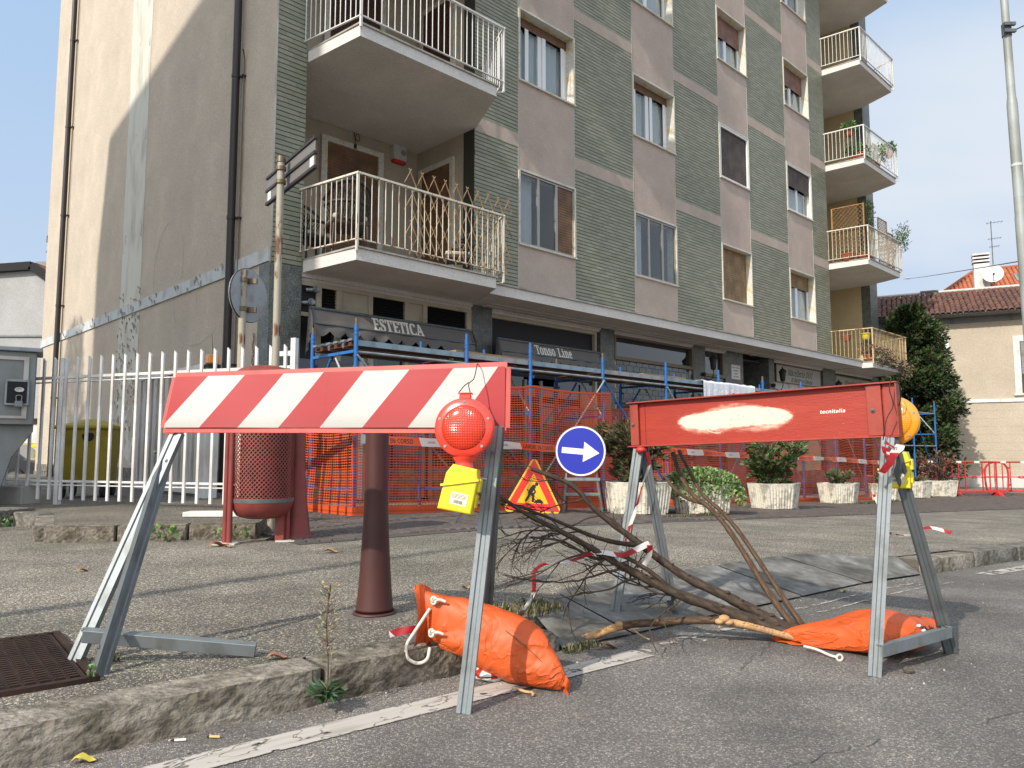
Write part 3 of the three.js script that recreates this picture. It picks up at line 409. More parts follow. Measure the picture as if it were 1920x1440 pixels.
  // floors and rear of the two stacks of recessed balconies
  const recess = (t0, t1, side, wallMat) => {
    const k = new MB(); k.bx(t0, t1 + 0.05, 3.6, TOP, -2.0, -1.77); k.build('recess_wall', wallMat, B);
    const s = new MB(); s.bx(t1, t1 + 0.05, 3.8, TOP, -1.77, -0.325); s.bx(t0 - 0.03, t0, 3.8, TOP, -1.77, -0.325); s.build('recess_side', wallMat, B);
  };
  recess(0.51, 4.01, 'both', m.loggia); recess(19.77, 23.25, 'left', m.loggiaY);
  box('end_pier', m.stone, 23.31, 24.0, 3.8, TOP, -0.4, -0.01); box('end_wall', m.stuccoCream, 23.31, 24.0, 3.8, TOP, -12.9, -0.41);
  // balconies: slab, railing bar by bar
  const balcony = (poly, inner, rail, y, matSlab, matRail, skip) => {
    const k = new MB(); k.poly([...poly, ...inner], y, y + 0.175); const slab = k.build('balcony', matSlab, B);
    const g2 = new MB(); g2.poly([...poly.map((q, i) => [q[0] + (i === 1 ? -0.02 : i === 2 ? 0.02 : 0), q[1] + (i === 1 || i === 2 ? 0.03 : 0)]), ...inner], y + 0.178, y + 0.205); g2.build('floor_edge', m.concrete, slab);
    if (skip) return slab;
    const P = rail.map((q) => V(q[0], 0, q[1])), yb = y + 0.30, yt = y + 1.27, hr = new MB(), br = new MB();
    for (let i = 0; i < 3; i++) { const a = P[i], b = P[i + 1], d = b.clone().sub(a), n = d.clone().normalize(); const e0 = i === 0 ? 0.05 : 0.024, e1 = i === 2 ? 0.05 : 0.024;
      hr.bar(a.clone().addScaledVector(n, -e0).setY(yt), b.clone().addScaledVector(n, e1).setY(yt), 0.048, 0.032, UP, 0.004); br.bar(a.clone().addScaledVector(n, -e0).setY(yb), b.clone().addScaledVector(n, 0.01).setY(yb), 0.03, 0.016);
      const c = Math.round(d.length() / 0.118); for (let j = i ? 1 : 0; j < c + (i === 2 ? 1 : 0); j++) { const q = a.clone().lerp(b, j / c), z = new MB(); z.cyl(q.clone().setY(yb), q.clone().setY(yt - 0.012), 0.0085, 0.0085, 6); z.build('baluster', matRail, slab); } }
    hr.build('handrail', matRail, slab); br.build('bottom_rail', matRail, slab);
    for (const i of [1, 2]) { const z = new MB(); z.bar(P[i].clone().setY(y + 0.12), P[i].clone().setY(yt - 0.016), 0.034, 0.034, V(0, 0, 1)); z.bar(P[i].clone().setY(y + 0.12), P[i].clone().add(V(i === 1 ? 0.05 : -0.09, 0, -0.07)).setY(y + 0.1), 0.016, 0.016); z.build('rail_post', matRail, slab); }
    return slab;
  };
  for (let k = 0; k < 5; k++) balcony([[0.53, 0.0], [0.69, 1.22], [3.43, 1.22], [4.03, 0.0]], [[4.0, -1.76], [0.515, -1.76]], [[0.46, 0.03], [0.68, 1.25], [3.57, 1.25], [4.16, 0.06]], 3.6 + FL * k - (k ? 0.02 : 0), m.slabWhite, k ? m.railClean : m.railWhite);
  for (let k = 0; k < 5; k++) balcony([[19.79, 0.0], [19.9, 1.22], [22.75, 1.22], [23.25, 0.0]], [[23.24, -1.76], [19.775, -1.76]], [[19.72, 0.03], [19.89, 1.25], [22.88, 1.25], [23.4, 0.06]], 3.56 + FL * k, m.slabWhite, k === 0 ? M([0.72, 0.58, 0.36], { map: rep(rusty, 0.7), roughness: 0.6 }) : k === 1 ? m.railWhite : m.railClean);
  // balcony doors with rolled-down shutters
  const slats = (mb, x0, x1, y0, y1, z, h = 0.055, d = 0.014) => { for (let y = y0; y < y1 - 0.01; y += h) mb.bx(x0, x1, y + 0.004, Math.min(y1, y + h) - 0.002, z - d / 2, z + d / 2); };
  for (let k = 0; k < 4; k++) {
    const y = 3.83 + FL * k, f = new MB(); for (const [a, b, c, d] of [[1.78, 1.9, y, y + 2.87], [3.02, 3.14, y, y + 2.87], [1.9, 3.02, y + 2.77, y + 2.87]]) f.bx(a, b, c, d, -1.77, -1.70); const door = f.build('balcony_door', m.marble, B);
    const s = new MB(); slats(s, 1.9, 3.02, y + 0.02, y + 2.77, -1.74); s.build('roller_shutter', k ? m.shutterDark : m.shutter, door);
    const f2 = new MB(); for (const [a, b, c, d] of [[-1.66, -1.56, y, y + 2.72], [-0.66, -0.56, y, y + 2.72], [-1.56, -0.66, y + 2.62, y + 2.72]]) f2.bx(3.94, 4.0, c, d, a, b); const d2 = f2.build('balcony_door', m.marble, B);
    const s2 = new MB(); for (let q = y; q < y + 2.6; q += 0.055) s2.bx(3.965, 3.98, q + 0.004, q + 0.053, -1.56, -0.66); s2.build('roller_shutter', k ? m.shutterDark : m.shutter, d2);
  }
  // windows of the pink strips
  const win = (c, k, type, o = {}) => {
    const [a0, b0] = pinks[c], a = a0 + 0.05, b = b0 - 0.015, y0 = 4.97 + FL * k, y1 = 6.455 + FL * k, f = new MB(), D = -0.26;
    f.bx(a - 0.045, a, y0, y1 + 0.04, D, 0.022); f.bx(b - 0.01, b + 0.035, y0, y1 + 0.04, D, 0.022); f.bx(a, b - 0.01, y1, y1 + 0.04, D, 0.022); f.bx(a - 0.045, b + 0.035, y0 - 0.035, y0, D, 0.05);
    const w = f.build('window', m.marble, B), x0 = a, x1 = b - 0.01;
    const q = new MB(); q.bx(x0, x1, y0, y1, -1.3, -1.28); q.bx(x0, x1, y1 - 0.02, y1, -1.28, D); q.bx(x0 - 0.04, x0 - 0.02, y0, y1, -1.28, D); q.bx(x1 + 0.02, x1 + 0.04, y0, y1, -1.28, D); q.bx(x0, x1, y0 - 0.03, y0 - 0.01, -1.28, D); q.build('room', m.room, w);
    const frame = (mat, z, n, lo, hi, fw) => { const g = new MB(), pn = []; const W = (x1 - x0) / n; for (let i = 0; i < n; i++) { const p0 = x0 + i * W, p1 = p0 + W; g.bx(p0, p0 + fw, lo, hi, z - 0.025, z + 0.025); g.bx(p1 - fw, p1, lo, hi, z - 0.025, z + 0.025); g.bx(p0 + fw, p1 - fw, lo, lo + fw, z - 0.025, z + 0.025); g.bx(p0 + fw, p1 - fw, hi - fw, hi, z - 0.025, z + 0.025); pn.push([p0 + fw, p1 - fw]); } const fr = g.build('sash', mat, w); pn.forEach(([u, v], i) => { if (o.panes && o.panes[i] !== 'g') { if (o.panes[i] === 's') { const s = new MB(); slats(s, u, v, lo + fw, hi - fw, z); s.build('shutter_panel', m.shutter, w); return; } } const p = new MB(); p.bx(u, v, lo + fw, hi - fw, z - 0.003, z + 0.003); p.build('pane', m.glass, w); }); return fr; };
    if (type === 'flush') { frame(m.alu, -0.035, 3, y0 + 0.01, y1 - 0.01, 0.035); const cu = new MB(); cu.keep = true; cu.add(gridGeo(40, 1, (u, v) => V(lerp(x0, x1 * (o.cur ?? 0.4) + x0 * (1 - (o.cur ?? 0.4)), u), lerp(y0, y1, v), -0.2 + 0.02 * Math.sin(u * 50)))); cu.build('curtain', m.curtain, w); }
    if (type === 'open') { const sh = o.sh ?? 0.14, hi = y1 - sh * (y1 - y0); const s = new MB(); slats(s, x0, x1, hi, y1, -0.2); s.build('roller_shutter', o.mat ?? m.shutterTan, w); frame(m.pvc, -0.235, o.n ?? 2, y0 + 0.01, y1 - 0.02, 0.065); if (o.bars) { const g = new MB(); for (const x of o.bars) g.bx(lerp(x0, x1, x) - 0.05, lerp(x0, x1, x) + 0.05, y0 + 0.01, hi, -0.20, -0.185); g.build('open_sash', m.pvc, w); } const cu = new MB(); cu.keep = true; cu.add(gridGeo(60, 1, (u, v) => V(lerp(x0, x1, u), lerp(y0, hi, v), -0.33 + 0.022 * Math.sin(u * 60) + 0.01 * Math.sin(u * 23)))); if (o.curtain !== 0) cu.build('curtain', m.curtain, w); }
    if (type === 'closed') { const s = new MB(); slats(s, x0, x1, y0 + 0.01, y1, -0.16); s.build('roller_shutter', o.mat ?? m.shutterTan, w); }
    if (type === 'screen') { const g = new MB(); for (const [p0, p1, r0, r1] of [[x0, x0 + 0.05, y0, y1], [x1 - 0.05, x1, y0, y1], [x0 + 0.05, x1 - 0.05, y0, y0 + 0.05], [x0 + 0.05, x1 - 0.05, y1 - 0.05, y1]]) g.bx(p0, p1, r0, r1, -0.03, 0.012); g.build('sash', m.pvc, w); const s = new MB(); const lo = y0 + (o.open ?? 0) * (y1 - y0); slats(s, x0 + 0.05, x1 - 0.05, lo, y1 - 0.05, -0.06, 0.05, 0.01); s.build('roller_shutter', m.screen, w); if (o.open) { frame(m.pvc, -0.12, 2, y0 + 0.04, y1 - 0.04, 0.055); const cu = new MB(); cu.bx(x0, x1, y0, lo, -0.3, -0.29); cu.build('curtain', m.curtain, w); } }
  };
  win(0, 0, 'flush', { panes: 'ggs', cur: 0.33 }); win(1, 0, 'flush', { panes: 'ggg', cur: 0.3 }); win(2, 0, 'closed'); win(3, 0, 'open', { sh: 0.3, mat: m.shutterTan });
  win(0, 1, 'open', { sh: 0.13, bars: [0.24, 0.56, 0.92], mat: m.shutter }); win(1, 1, 'open', { sh: 0.13, bars: [0.17, 0.58, 0.92], mat: m.shutter }); win(2, 1, 'screen'); win(3, 1, 'screen', { open: 0.55 });
  win(0, 2, 'open', { sh: 0.2, mat: m.shutter }); win(1, 2, 'open', { sh: 0.1, mat: m.shutter }); win(2, 2, 'open', { sh: 0.42, mat: m.shutterRose }); win(3, 2, 'open', { sh: 0.42, mat: m.shutterRose });
  for (let k = 3; k < 5; k++) for (let c = 0; c < 4; c++) win(c, k, 'open', { sh: 0.3, mat: m.shutterRose });
  // ---- ground floor fronts
  box('shop_interior', m.room, 0.52, 23.2, -0.9, 3.58, -3.2, -3.1); box('shop_ceiling', m.room, 0.52, 23.2, 3.45, 3.49, -3.1, -0.3); box('shop_floor', m.room, 0.52, 23.2, -0.9, -0.75, -3.1, -0.1);
  const louvre = (a, b, y0, y1, z) => { const s = new MB(); for (let y = y0; y < y1; y += 0.045) s.add(new THREE.BoxGeometry(b - a, 0.05, 0.008), new THREE.Matrix4().makeRotationX(-0.7).setPosition((a + b) / 2, y + 0.02, z)); const o = s.build('louvre', m.black, B); const k = new MB(); k.bx(a, b, y0, y1, z - 0.08, z - 0.05); k.build('louvre_back', m.soot, o); };
  // first shop: cream panelling with dark louvres over a dark glazed front
  { const k = new MB(); for (const [a, b] of [[0.80, 0.89], [1.16, 1.25], [1.76, 1.84], [2.49, 2.57], [2.88, 2.97], [3.88, 4.0]]) k.bx(a, b, 2.3, 3.49, -0.12, -0.05); k.bx(0.51, 4.0, 3.42, 3.49, -0.11, -0.045); k.bx(0.51, 4.0, 2.94, 3.0, -0.11, -0.045); k.build('panel_frame', m.cream, B);
    box('wall_panel', m.cream, 1.25, 1.76, 3.0, 3.42, -0.1, -0.08); box('wall_panel', m.cream, 2.57, 2.88, 3.0, 3.42, -0.1, -0.08); box('dark_panel', m.black, 0.51, 0.80, 2.3, 3.42, -0.1, -0.08);
    louvre(0.89, 1.16, 3.0, 3.42, -0.1); louvre(1.84, 2.49, 3.0, 3.42, -0.1); louvre(2.97, 3.88, 3.0, 3.42, -0.1);
    for (const [a, b] of [[0.51, 1.55], [1.95, 2.9], [3.1, 4.0]]) { box('shop_window', m.darkGlass, a, b, 0.6, 2.94, -0.13, -0.12); box('stall_riser', m.slab, a, b, -0.1, 0.6, -0.16, -0.1); } for (const x of [1.55, 1.72, 1.9, 2.9, 3.06]) box('door_frame', m.cabinet, x, x + 0.07, 0.1, 2.9, -0.13, -0.08); box('door_panel', m.white, 1.62, 1.72, 0.1, 2.9, -0.12, -0.1); box('door_panel', m.white, 1.79, 1.9, 0.1, 2.9, -0.12, -0.1); }
  // second shop: dark band over glazing
  { box('dark_panel', m.black, 4.56, 7.62, 2.35, 3.42, -0.2, -0.18); const k = new MB(); k.bx(4.5, 4.56, 0, 3.49, -0.22, -0.1); k.bx(7.62, 7.69, 0, 3.49, -0.22, -0.1); k.bx(4.56, 7.62, 3.42, 3.49, -0.22, -0.1); k.build('panel_frame', m.cream, B);
    for (const [a, b] of [[4.56, 5.5], [6.45, 7.62]]) { box('shop_window', m.darkGlass, a, b, 0.5, 2.35, -0.2, -0.19); box('stall_riser', m.slab, a, b, -0.15, 0.5, -0.24, -0.16); } for (const x of [5.5, 5.95, 6.4]) box('door_frame', m.cabinet, x, x + 0.06, 0, 2.3, -0.2, -0.15); box('shop_door', m.darkGlass, 5.56, 6.4, 0.0, 2.2, -0.19, -0.18); box('stuccoed_panel', m.cabinet, 7.2, 7.6, 0.6, 2.3, -0.18, -0.16); }
  // third: long dark window above a wall of glass bricks
  { const k = new MB(); k.bx(8.23, 11.44, 2.93, 3.01, -0.15, -0.02); k.bx(8.23, 11.44, 3.44, 3.49, -0.15, -0.03); k.bx(8.23, 8.29, 3.01, 3.44, -0.15, -0.03); k.bx(11.36, 11.44, 3.01, 3.44, -0.15, -0.03); k.build('window_frame', m.bronze, B); box('shop_window', m.darkGlass, 8.29, 11.36, 3.01, 3.44, -0.13, -0.12);
    box('glass_brick_mortar', M([0.42, 0.38, 0.30], { roughness: 0.9 }), 8.23, 11.44, -0.4, 2.93, -0.2, -0.1); const gb = [[0.030, 0.042, 0.046], [0.045, 0.060, 0.062], [0.022, 0.030, 0.032]].map((c) => M(c, { roughness: 0.15, clearcoat: 0.6 })), g = boxUV(new RoundedBoxGeometry(0.235, 0.118, 0.03, 1, 0.008));
    for (let j = 0; j < 20; j++) for (let i = 0; i < 13; i++) { const x = 8.36 + i * 0.247 + (j % 2) * 0.12; if (x > 11.33) continue; const o = mesh('glass_brick', g, gb[Math.floor(hash2(i, j, 6) * 3)], B); o.position.set(x, 0.44 + j * 0.129, -0.1); } }
  { box('window_frame', m.bronze, 12.0, 13.03, 2.82, 2.9, -0.16, -0.05); box('window_frame', m.bronze, 12.9, 13.03, 2.9, 3.49, -0.16, -0.06); box('shop_window', m.darkGlass, 12.0, 12.9, 2.9, 3.49, -0.15, -0.14); const g = new MB(); for (let j = 0; j < 18; j++) for (let i = 0; i < 4; i++) g.bx(12.02 + i * 0.247, 12.02 + i * 0.247 + 0.235, 0.5 + j * 0.129, 0.5 + j * 0.129 + 0.118, -0.14, -0.1); g.build('glass_brick_panel', M([0.04, 0.05, 0.052], { roughness: 0.15 }), B); }
  // entrance passage
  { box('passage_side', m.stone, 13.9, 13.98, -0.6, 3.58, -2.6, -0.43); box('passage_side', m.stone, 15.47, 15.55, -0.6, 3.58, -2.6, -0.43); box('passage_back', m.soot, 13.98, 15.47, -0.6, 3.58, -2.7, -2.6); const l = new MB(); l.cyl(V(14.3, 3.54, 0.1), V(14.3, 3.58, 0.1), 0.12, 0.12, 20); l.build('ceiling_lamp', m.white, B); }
  // butcher's front
  { box('shop_wall', m.pale, 15.8, 19.08, 2.2, 2.93, -0.14, -0.1); box('shop_window', m.darkGlass, 15.8, 19.08, 0.3, 2.2, -0.14, -0.12); box('stall_riser', m.slab, 15.8, 19.08, -0.8, 0.3, -0.16, -0.1); box('shop_wall', m.pale, 20.08, 23.25, 2.2, 2.85, -0.14, -0.1); box('shop_window', m.darkGlass, 20.08, 23.25, 0, 2.2, -0.14, -0.12); box('stall_riser', m.slab, 20.08, 23.25, -0.9, 0, -0.16, -0.1); }
}
// ---- things fixed to the block
const letter = (w, h, bg, lines, extra, bold = 0) => canvas(w, h, (c) => { c.fillStyle = bg; c.fillRect(0, 0, w, h); for (const [s, x, y, font, col, sx = 1, it] of lines) { c.save(); c.translate(x, y); if (it) c.transform(1, 0, it, 1, 0, 0); c.scale(sx, 1); c.font = font; c.fillStyle = col; c.textAlign = 'center'; c.textBaseline = 'middle'; c.fillText(s, 0, 0); if (bold) { c.lineWidth = bold; c.lineJoin = 'round'; c.strokeStyle = col; c.strokeText(s, 0, 0); } c.restore(); } if (extra) extra(c, w, h); });
const greyHex = '#6b6764';
function awning(label, t0, t1, y, p, drop, out, map, flap) {
  const t = atBlock('awning', label, 'awning', t0, y, p), L = t1 - t0, mat = M(W1, { map, bumpMap: rep(wrinkleB, 1.4), bumpScale: 0.004, roughness: 0.92, side: THREE.DoubleSide });
  const n = Math.round(L / 0.27), sc = (u) => 0.085 * Math.abs(Math.sin(u * n * Math.PI));
  const cloth = gridGeo(n * 14, 14, (u, v) => { const s = v; const yy = -drop * s - (s > 0.78 ? (s - 0.78) / 0.22 * sc(u) : 0), zz = out * Math.pow(Math.min(1, s / 0.9), 0.85) + 0.012 * Math.sin(u * 40 + s * 3) * s; return V(u * L, yy, zz); }, (u, v) => [u, 1 - v]);
  mesh('awning_cloth', cloth, mat, t);
  const bar = new MB(); bar.cyl(V(0, -0.02, 0.02), V(L, -0.02, 0.02), 0.025, 0.025, 10); bar.cyl(V(0.02, -drop * 0.72, out - 0.02), V(L - 0.02, -drop * 0.72, out - 0.02), 0.018, 0.018, 8); for (const x of [0.04, L - 0.04]) bar.bar(V(x, -0.02, 0.02), V(x, -drop * 0.72, out - 0.02), 0.02, 0.02); bar.build('awning_frame', m.galvDull, t);
  for (const [x, s] of [[0, -1], [L, 1]]) { const f = new MB(); f.keep = true; f.add(gridGeo(18, 10, (u, v) => V(x + s * (0.01 + 0.05 * v * (0.6 + 0.4 * Math.sin(u * 17))), -0.01 - v * lerp(s < 0 ? drop * (1 + flap) : drop * 0.9, drop * 1.05, u), out * u * (0.25 + 0.75 * Math.sin(Math.min(1, v * 1.25) * Math.PI / 2))))); f.build('side_flap', m.fabricGrey, t); }
  return t;
}
awning('grey scalloped awning lettered ESTETICA above the corner shop', 0.52, 3.72, 3.04, 0.24, 0.37, 0.15, letter(2048, 256, greyHex, [['ESTETICA', 1010, 106, 'bold 200px serif', '#e0dbd0', 0.64]], null, 9), 1.0);
awning('grey scalloped awning with a two-word shop name above the second shop', 4.42, 7.4, 2.99, 0.18, 0.35, 0.13, letter(2048, 256, greyHex, [['Tonso', 860, 100, 'bold 190px serif', '#dcd8d0', 0.68], ['Line', 1260, 104, 'bold 190px serif', '#dcd8d0', 0.68]], null, 6), 0.5);
{
  const sign = (label, t0, t1, y0, y1, map) => { const t = atBlock('shop_sign', label, 'sign', t0, y0, -0.09), k = new MB(); k.keep = true; const L = t1 - t0, h = y1 - y0; k.add(gridGeo(1, 1, (u, v) => V(u * L, v * h, 0.02))); k.build('sign_face', M(W1, { map, roughness: 0.6 }), t); const f = new MB(); f.bx(-0.03, 0, -0.03, h + 0.03, -0.02, 0.03); f.bx(L, L + 0.03, -0.03, h + 0.03, -0.02, 0.03); f.bx(0, L, h, h + 0.03, -0.02, 0.03); f.bx(0, L, -0.03, 0, -0.02, 0.03); f.bx(0, L, 0, h, -0.02, 0.01); f.build('sign_frame', m.bronze, t); };
  const mac = (x) => letter(1536, 256, '#a5a297', [['Macelleria DOC', 800 + x, 95, 'italic 130px serif', '#16140f', 0.9, -0.25], ['di Bettino e Deona', 850 + x, 205, 'italic 90px serif', '#16140f', 0.95, -0.25]], null, 3);
  sign("pale butcher's sign in black script right of the entrance", 15.95, 18.95, 2.95, 3.44, mac(0)); sign("pale butcher's sign in black script under the flowery lowest balcony", 20.15, 23.1, 2.86, 3.4, mac(0));
  const t = atBlock('notice_plate', 'small white plate of black lettering on the stone pier left of the entrance', 'sign', 13.56, 3.03, -0.052), k = new MB(); k.keep = true; k.add(gridGeo(1, 1, (u, v) => V(-0.23 + u * 0.46, -0.19 + v * 0.38, 0.006))); k.build('plate_face', M(W1, { map: letter(256, 220, '#dcd9d0', [['VIETATA L\'AFFISSIONE', 128, 40, 'bold 25px sans-serif', '#141414', 0.8], ['DI MANIFESTI', 128, 88, 'bold 28px sans-serif', '#141414', 0.8], ['E SCRITTE', 128, 135, 'bold 28px sans-serif', '#141414', 0.8], ['SULLE PARETI', 128, 182, 'bold 28px sans-serif', '#141414', 0.8]]), roughness: 0.6 }), t); const b = new MB(); b.bx(-0.235, 0.235, -0.195, 0.195, -0.008, 0.004); b.build('plate_backing', m.white, t);
  // wall lanterns on curled brackets
  const lantern = (label, tt, y) => { const l = atBlock('wall_lantern', label, 'lantern', tt, y, -0.05); const b = new MB(); b.lathe([[0, -0.08], [0.05, -0.07], [0.05, 0.07], [0, 0.08]], V(0, -0.25, 0.02), 14, new THREE.Matrix4().makeRotationX(Math.PI / 2)); b.tube([V(0, -0.25, 0.02), V(0, -0.38, 0.12), V(0, -0.40, 0.26), V(0, -0.28, 0.33), V(0, -0.16, 0.33)], 0.012, 8); b.build('bracket', m.wire, l); const c = new MB(); c.lathe([[0.05, -0.16], [0.07, -0.14], [0.105, 0.10], [0.125, 0.115], [0.12, 0.13], [0.05, 0.2], [0.02, 0.22], [0.015, 0.26], [0, 0.27]], V(0, 0, 0.33), 6); c.build('lantern_cap', m.wire, l); const g = new MB(); g.lathe([[0.062, -0.135], [0.112, 0.10]], V(0, 0, 0.334), 6); g.build('lantern_glass', m.glass, l); };
  lantern('black wall lantern left of the narrow shop window', 11.85, 3.1); lantern('black wall lantern on the pier right of the entrance', 15.62, 3.05); lantern('black wall lantern between the two butcher signs', 19.5, 2.95);
  // bare fittings by the first awning
  const s = atBlock('spotlights', 'pair of small silver spotlights on a dark panel beside the corner pier', 'spotlight', 0.64, 3.26, -0.07); for (const [x, y] of [[0.08, 0.09], [0.0, -0.12]]) { const k = new MB(); k.cyl(V(x - 0.1, y, 0.02), V(x, y, 0.1), 0.028, 0.03, 12); k.lathe([[0.0, -0.03], [0.045, -0.03], [0.062, 0.03], [0.05, 0.04], [0.03, 0.015], [0, 0.01]], V(x + 0.01, y, 0.12), 16, new THREE.Matrix4().makeRotationX(Math.PI / 2 - 0.3)); k.build('spot_head', m.galv, s); }
  const al = atBlock('alarm_siren', 'white alarm siren box with a red base on the first floor balcony wall', 'alarm box', 3.5, 6.75, -1.77), k2 = new MB(); k2.bx(-0.16, 0.16, -0.09, 0.27, 0, 0.12, 0.015); k2.build('siren_case', m.pale, al); const k3 = new MB(); k3.bx(-0.15, 0.15, -0.15, -0.091, 0.01, 0.11, 0.01); k3.build('red_base', m.red, al); const k4 = new MB(); k4.lathe([[0, 0], [0.06, 0.0], [0.05, 0.012], [0, 0.014]], V(0.07, 0.07, 0.121), 16, new THREE.Matrix4().makeRotationX(Math.PI / 2)); k4.build('speaker_grille', m.alu, al);
  const cam = atBlock('hanging_socket', 'bare lamp socket on a loop of cable under the balcony ceiling', 'lamp socket', 2.5, 6.85, -1.75), k5 = new MB(); k5.tube([V(0, 0.15, 0), V(-0.03, 0.05, 0.03), V(0.02, -0.08, 0.05), V(0.09, -0.02, 0.04), V(0.05, 0.08, 0.03), V(-0.02, 0.0, 0.05), V(-0.02, -0.16, 0.06)], 0.007, 6); k5.build('cable', m.wire, cam); const k6 = new MB(); k6.cyl(V(-0.02, -0.16, 0.06), V(-0.02, -0.24, 0.06), 0.028, 0.022, 12); k6.build('socket', m.soot, cam);
}
// ================================================================== YARD SIDE
{
  const A = [-5.39, 9.06], D = [0.9385, -0.345], at = (k, y = 0, off = 0) => G(A[0] + D[0] * k + D[1] * off, y, A[1] + D[1] * k - D[0] * off), turn = Math.atan2(-D[1], D[0]) * -1;
  const t = thing('metal_fence', 'white painted fence of upright steel bars with slanted tops on the driveway edge', 'fence');
  const bar = (() => { const s = new THREE.Shape([[-0.015, 0], [0.015, 0], [0.015, 1.655], [-0.015, 1.69]].map((q) => new THREE.Vector2(...q))); const g = new THREE.ExtrudeGeometry(s, { depth: 0.02, bevelEnabled: true, bevelSize: 0.002, bevelThickness: 0.002, bevelSegments: 1 }); return boxUV(g.toNonIndexed()); })();
  for (let k = -2.31; k < 3.25; k += 0.184) { if (Math.abs(k) < 0.05) continue; const o = mesh('bar', bar, m.fence, t); o.position.copy(at(k, k < -0.35 ? 0.42 : 0.305, 0.02)); o.rotation.y = Math.atan2(-D[1], D[0]) * -1; if (k < -0.35) o.scale.y = 0.93; }
  for (const [y, h] of [[1.755, 0.03], [1.70, 0.012], [0.52, 0.022], [0.475, 0.012]]) { const q = new MB(); q.bar(at(-2.5, y), at(3.28, y), 0.055, h); q.build('rail', m.fence, t); }
  for (const [k, h] of [[0, 1.99], [3.3, 2.06]]) { const q = new MB(); q.bar(at(k, 0.2), at(k, h), 0.06, 0.06, V(D[0], 0, -D[1]), 0.004); q.build('post', m.fence, t); }
  { const q = new MB(); q.bar(at(3.06, 1.9), at(3.3, 1.9), 0.045, 0.05); q.build('rail_end', m.fence, t); }
  const w = thing('low_wall', 'low rough concrete wall under the left end of the fence', 'wall'); const b = new MB(); b.bar(at(-4.5, 0.33), at(-0.42, 0.33), 0.25, 0.26, UP, 0.02); b.build('wall_block', m.concrete, w);
  // ribbed sliding gate standing open along the yard wall, with a flashing lamp on its post
  const g = atBlock('sliding_gate', 'grey ribbed sheet metal sliding gate along the yard wall behind the fence', 'gate', -0.85, 0.25, -0.05, undefined, Math.PI / 2);
  for (let i = 0; i < 22; i++) { const q = new MB(); q.bx(0.02 + i * 0.12, 0.095 + i * 0.12, 0.1, 1.76, -0.02 - (i % 2) * 0.02, 0.0, 0.004); q.build('gate_rib', m.pale, g); }
  const gf = new MB(); gf.bx(0, 2.66, 1.77, 1.84, -0.04, 0.03); gf.bx(0, 2.66, 0.48, 0.53, 0.001, 0.03); gf.bx(0, 2.66, 0.04, 0.1, -0.04, 0.03); gf.build('gate_frame', m.white, g);
  for (let i = 0; i < 26; i++) { const q = new MB(); q.bx(0.04 + i * 0.1, 0.075 + i * 0.1, 0.53, 0.62, 0.001, 0.02); q.build('gear_tooth', m.soot, g); }
  const gp = atBlock('gate_post', 'white square gate post at the yard wall', 'post', -0.85, 0.2, 0.08), pp = new MB(); pp.bx(-0.09, 0.09, 0, 1.78, -0.09, 0.09, 0.006); pp.build('post_shaft', m.white, gp); const pc = new MB(); pc.bx(-0.1, 0.1, 1.781, 1.8, -0.1, 0.1); pc.build('post_cap', m.pale, gp);
  const fl = atBlock('flashing_lamp', 'amber flashing lamp with a whip aerial on the white gate post', 'warning lamp', -0.85, 2.001, 0.08), f1 = new MB(); f1.bx(-0.09, 0.09, 0, 0.06, -0.09, 0.09, 0.01); f1.build('lamp_base', m.rubber, fl); const f2 = new MB(); f2.bx(-0.075, 0.075, 0.061, 0.2, -0.07, 0.07, 0.025); f2.build('lamp_lens', m.lensAmber, fl); const f3 = new MB(); f3.cyl(V(0.05, 0.06, -0.08), V(0.02, 0.5, -0.08), 0.004, 0.002, 5); f3.build('aerial', m.wire, fl);
  const dp = atBlock('dark_post', 'slim black upright post in front of the yard wall behind the fence', 'post', -0.8, 0.2, -2.06), dq = new MB(); dq.bx(-0.045, 0.045, 0, 1.86, -0.045, 0.045, 0.004); dq.build('post_shaft', m.soot, dp); const dc = new MB(); dc.bx(-0.055, 0.055, 1.861, 1.9, -0.055, 0.055); dc.build('post_cap', m.black, dp);
  const ch = atBlock('hanging_chain', 'thin rusty chain hanging on the yard wall beside the corner pier', 'chain', -0.03, 2.62, -0.42); for (let i = 0; i < 22; i++) { const q = new MB(); q.add(new THREE.TorusGeometry(0.014, 0.004, 5, 10), new THREE.Matrix4().makeRotationY(i % 2 ? Math.PI / 2 : 0).scale(V(1, 1.6, 1)).setPosition(0.008 * Math.sin(i), -0.035 * i, 0)); q.build('link', m.bronze, ch); }
  // wheeled waste bin
  const bn = thing('wheelie_bin', 'large yellow wheeled waste bin with a black hole in its lid front behind the fence', 'waste bin', G(-5.86, 0.25, 10.55), 0.25), k1 = new MB(); k1.keep = false; k1.add(gridGeo(24, 8, (u, v) => { const a = u * 2 * Math.PI, e = (x) => Math.sign(x) * Math.pow(Math.abs(x), 0.22), s = lerp(0.84, 1, v); return V(0.35 * s * e(Math.cos(a)), 0.2 + v * 0.72, 0.34 * s * e(Math.sin(a))); })); k1.bx(-0.29, 0.29, 0.2, 0.21, -0.28, 0.28); k1.build('bin_body', m.binYellow, bn);
  const k2 = new MB(); k2.bx(-0.37, 0.37, 0.921, 0.97, -0.36, 0.37, 0.02); k2.add(gridGeo(12, 12, (u, v) => V(lerp(-0.36, 0.36, u), 0.97 + 0.10 * Math.sin(u * Math.PI) * Math.sin(v * Math.PI), lerp(-0.35, 0.36, v)))); k2.build('bin_lid', m.binYellow, bn);
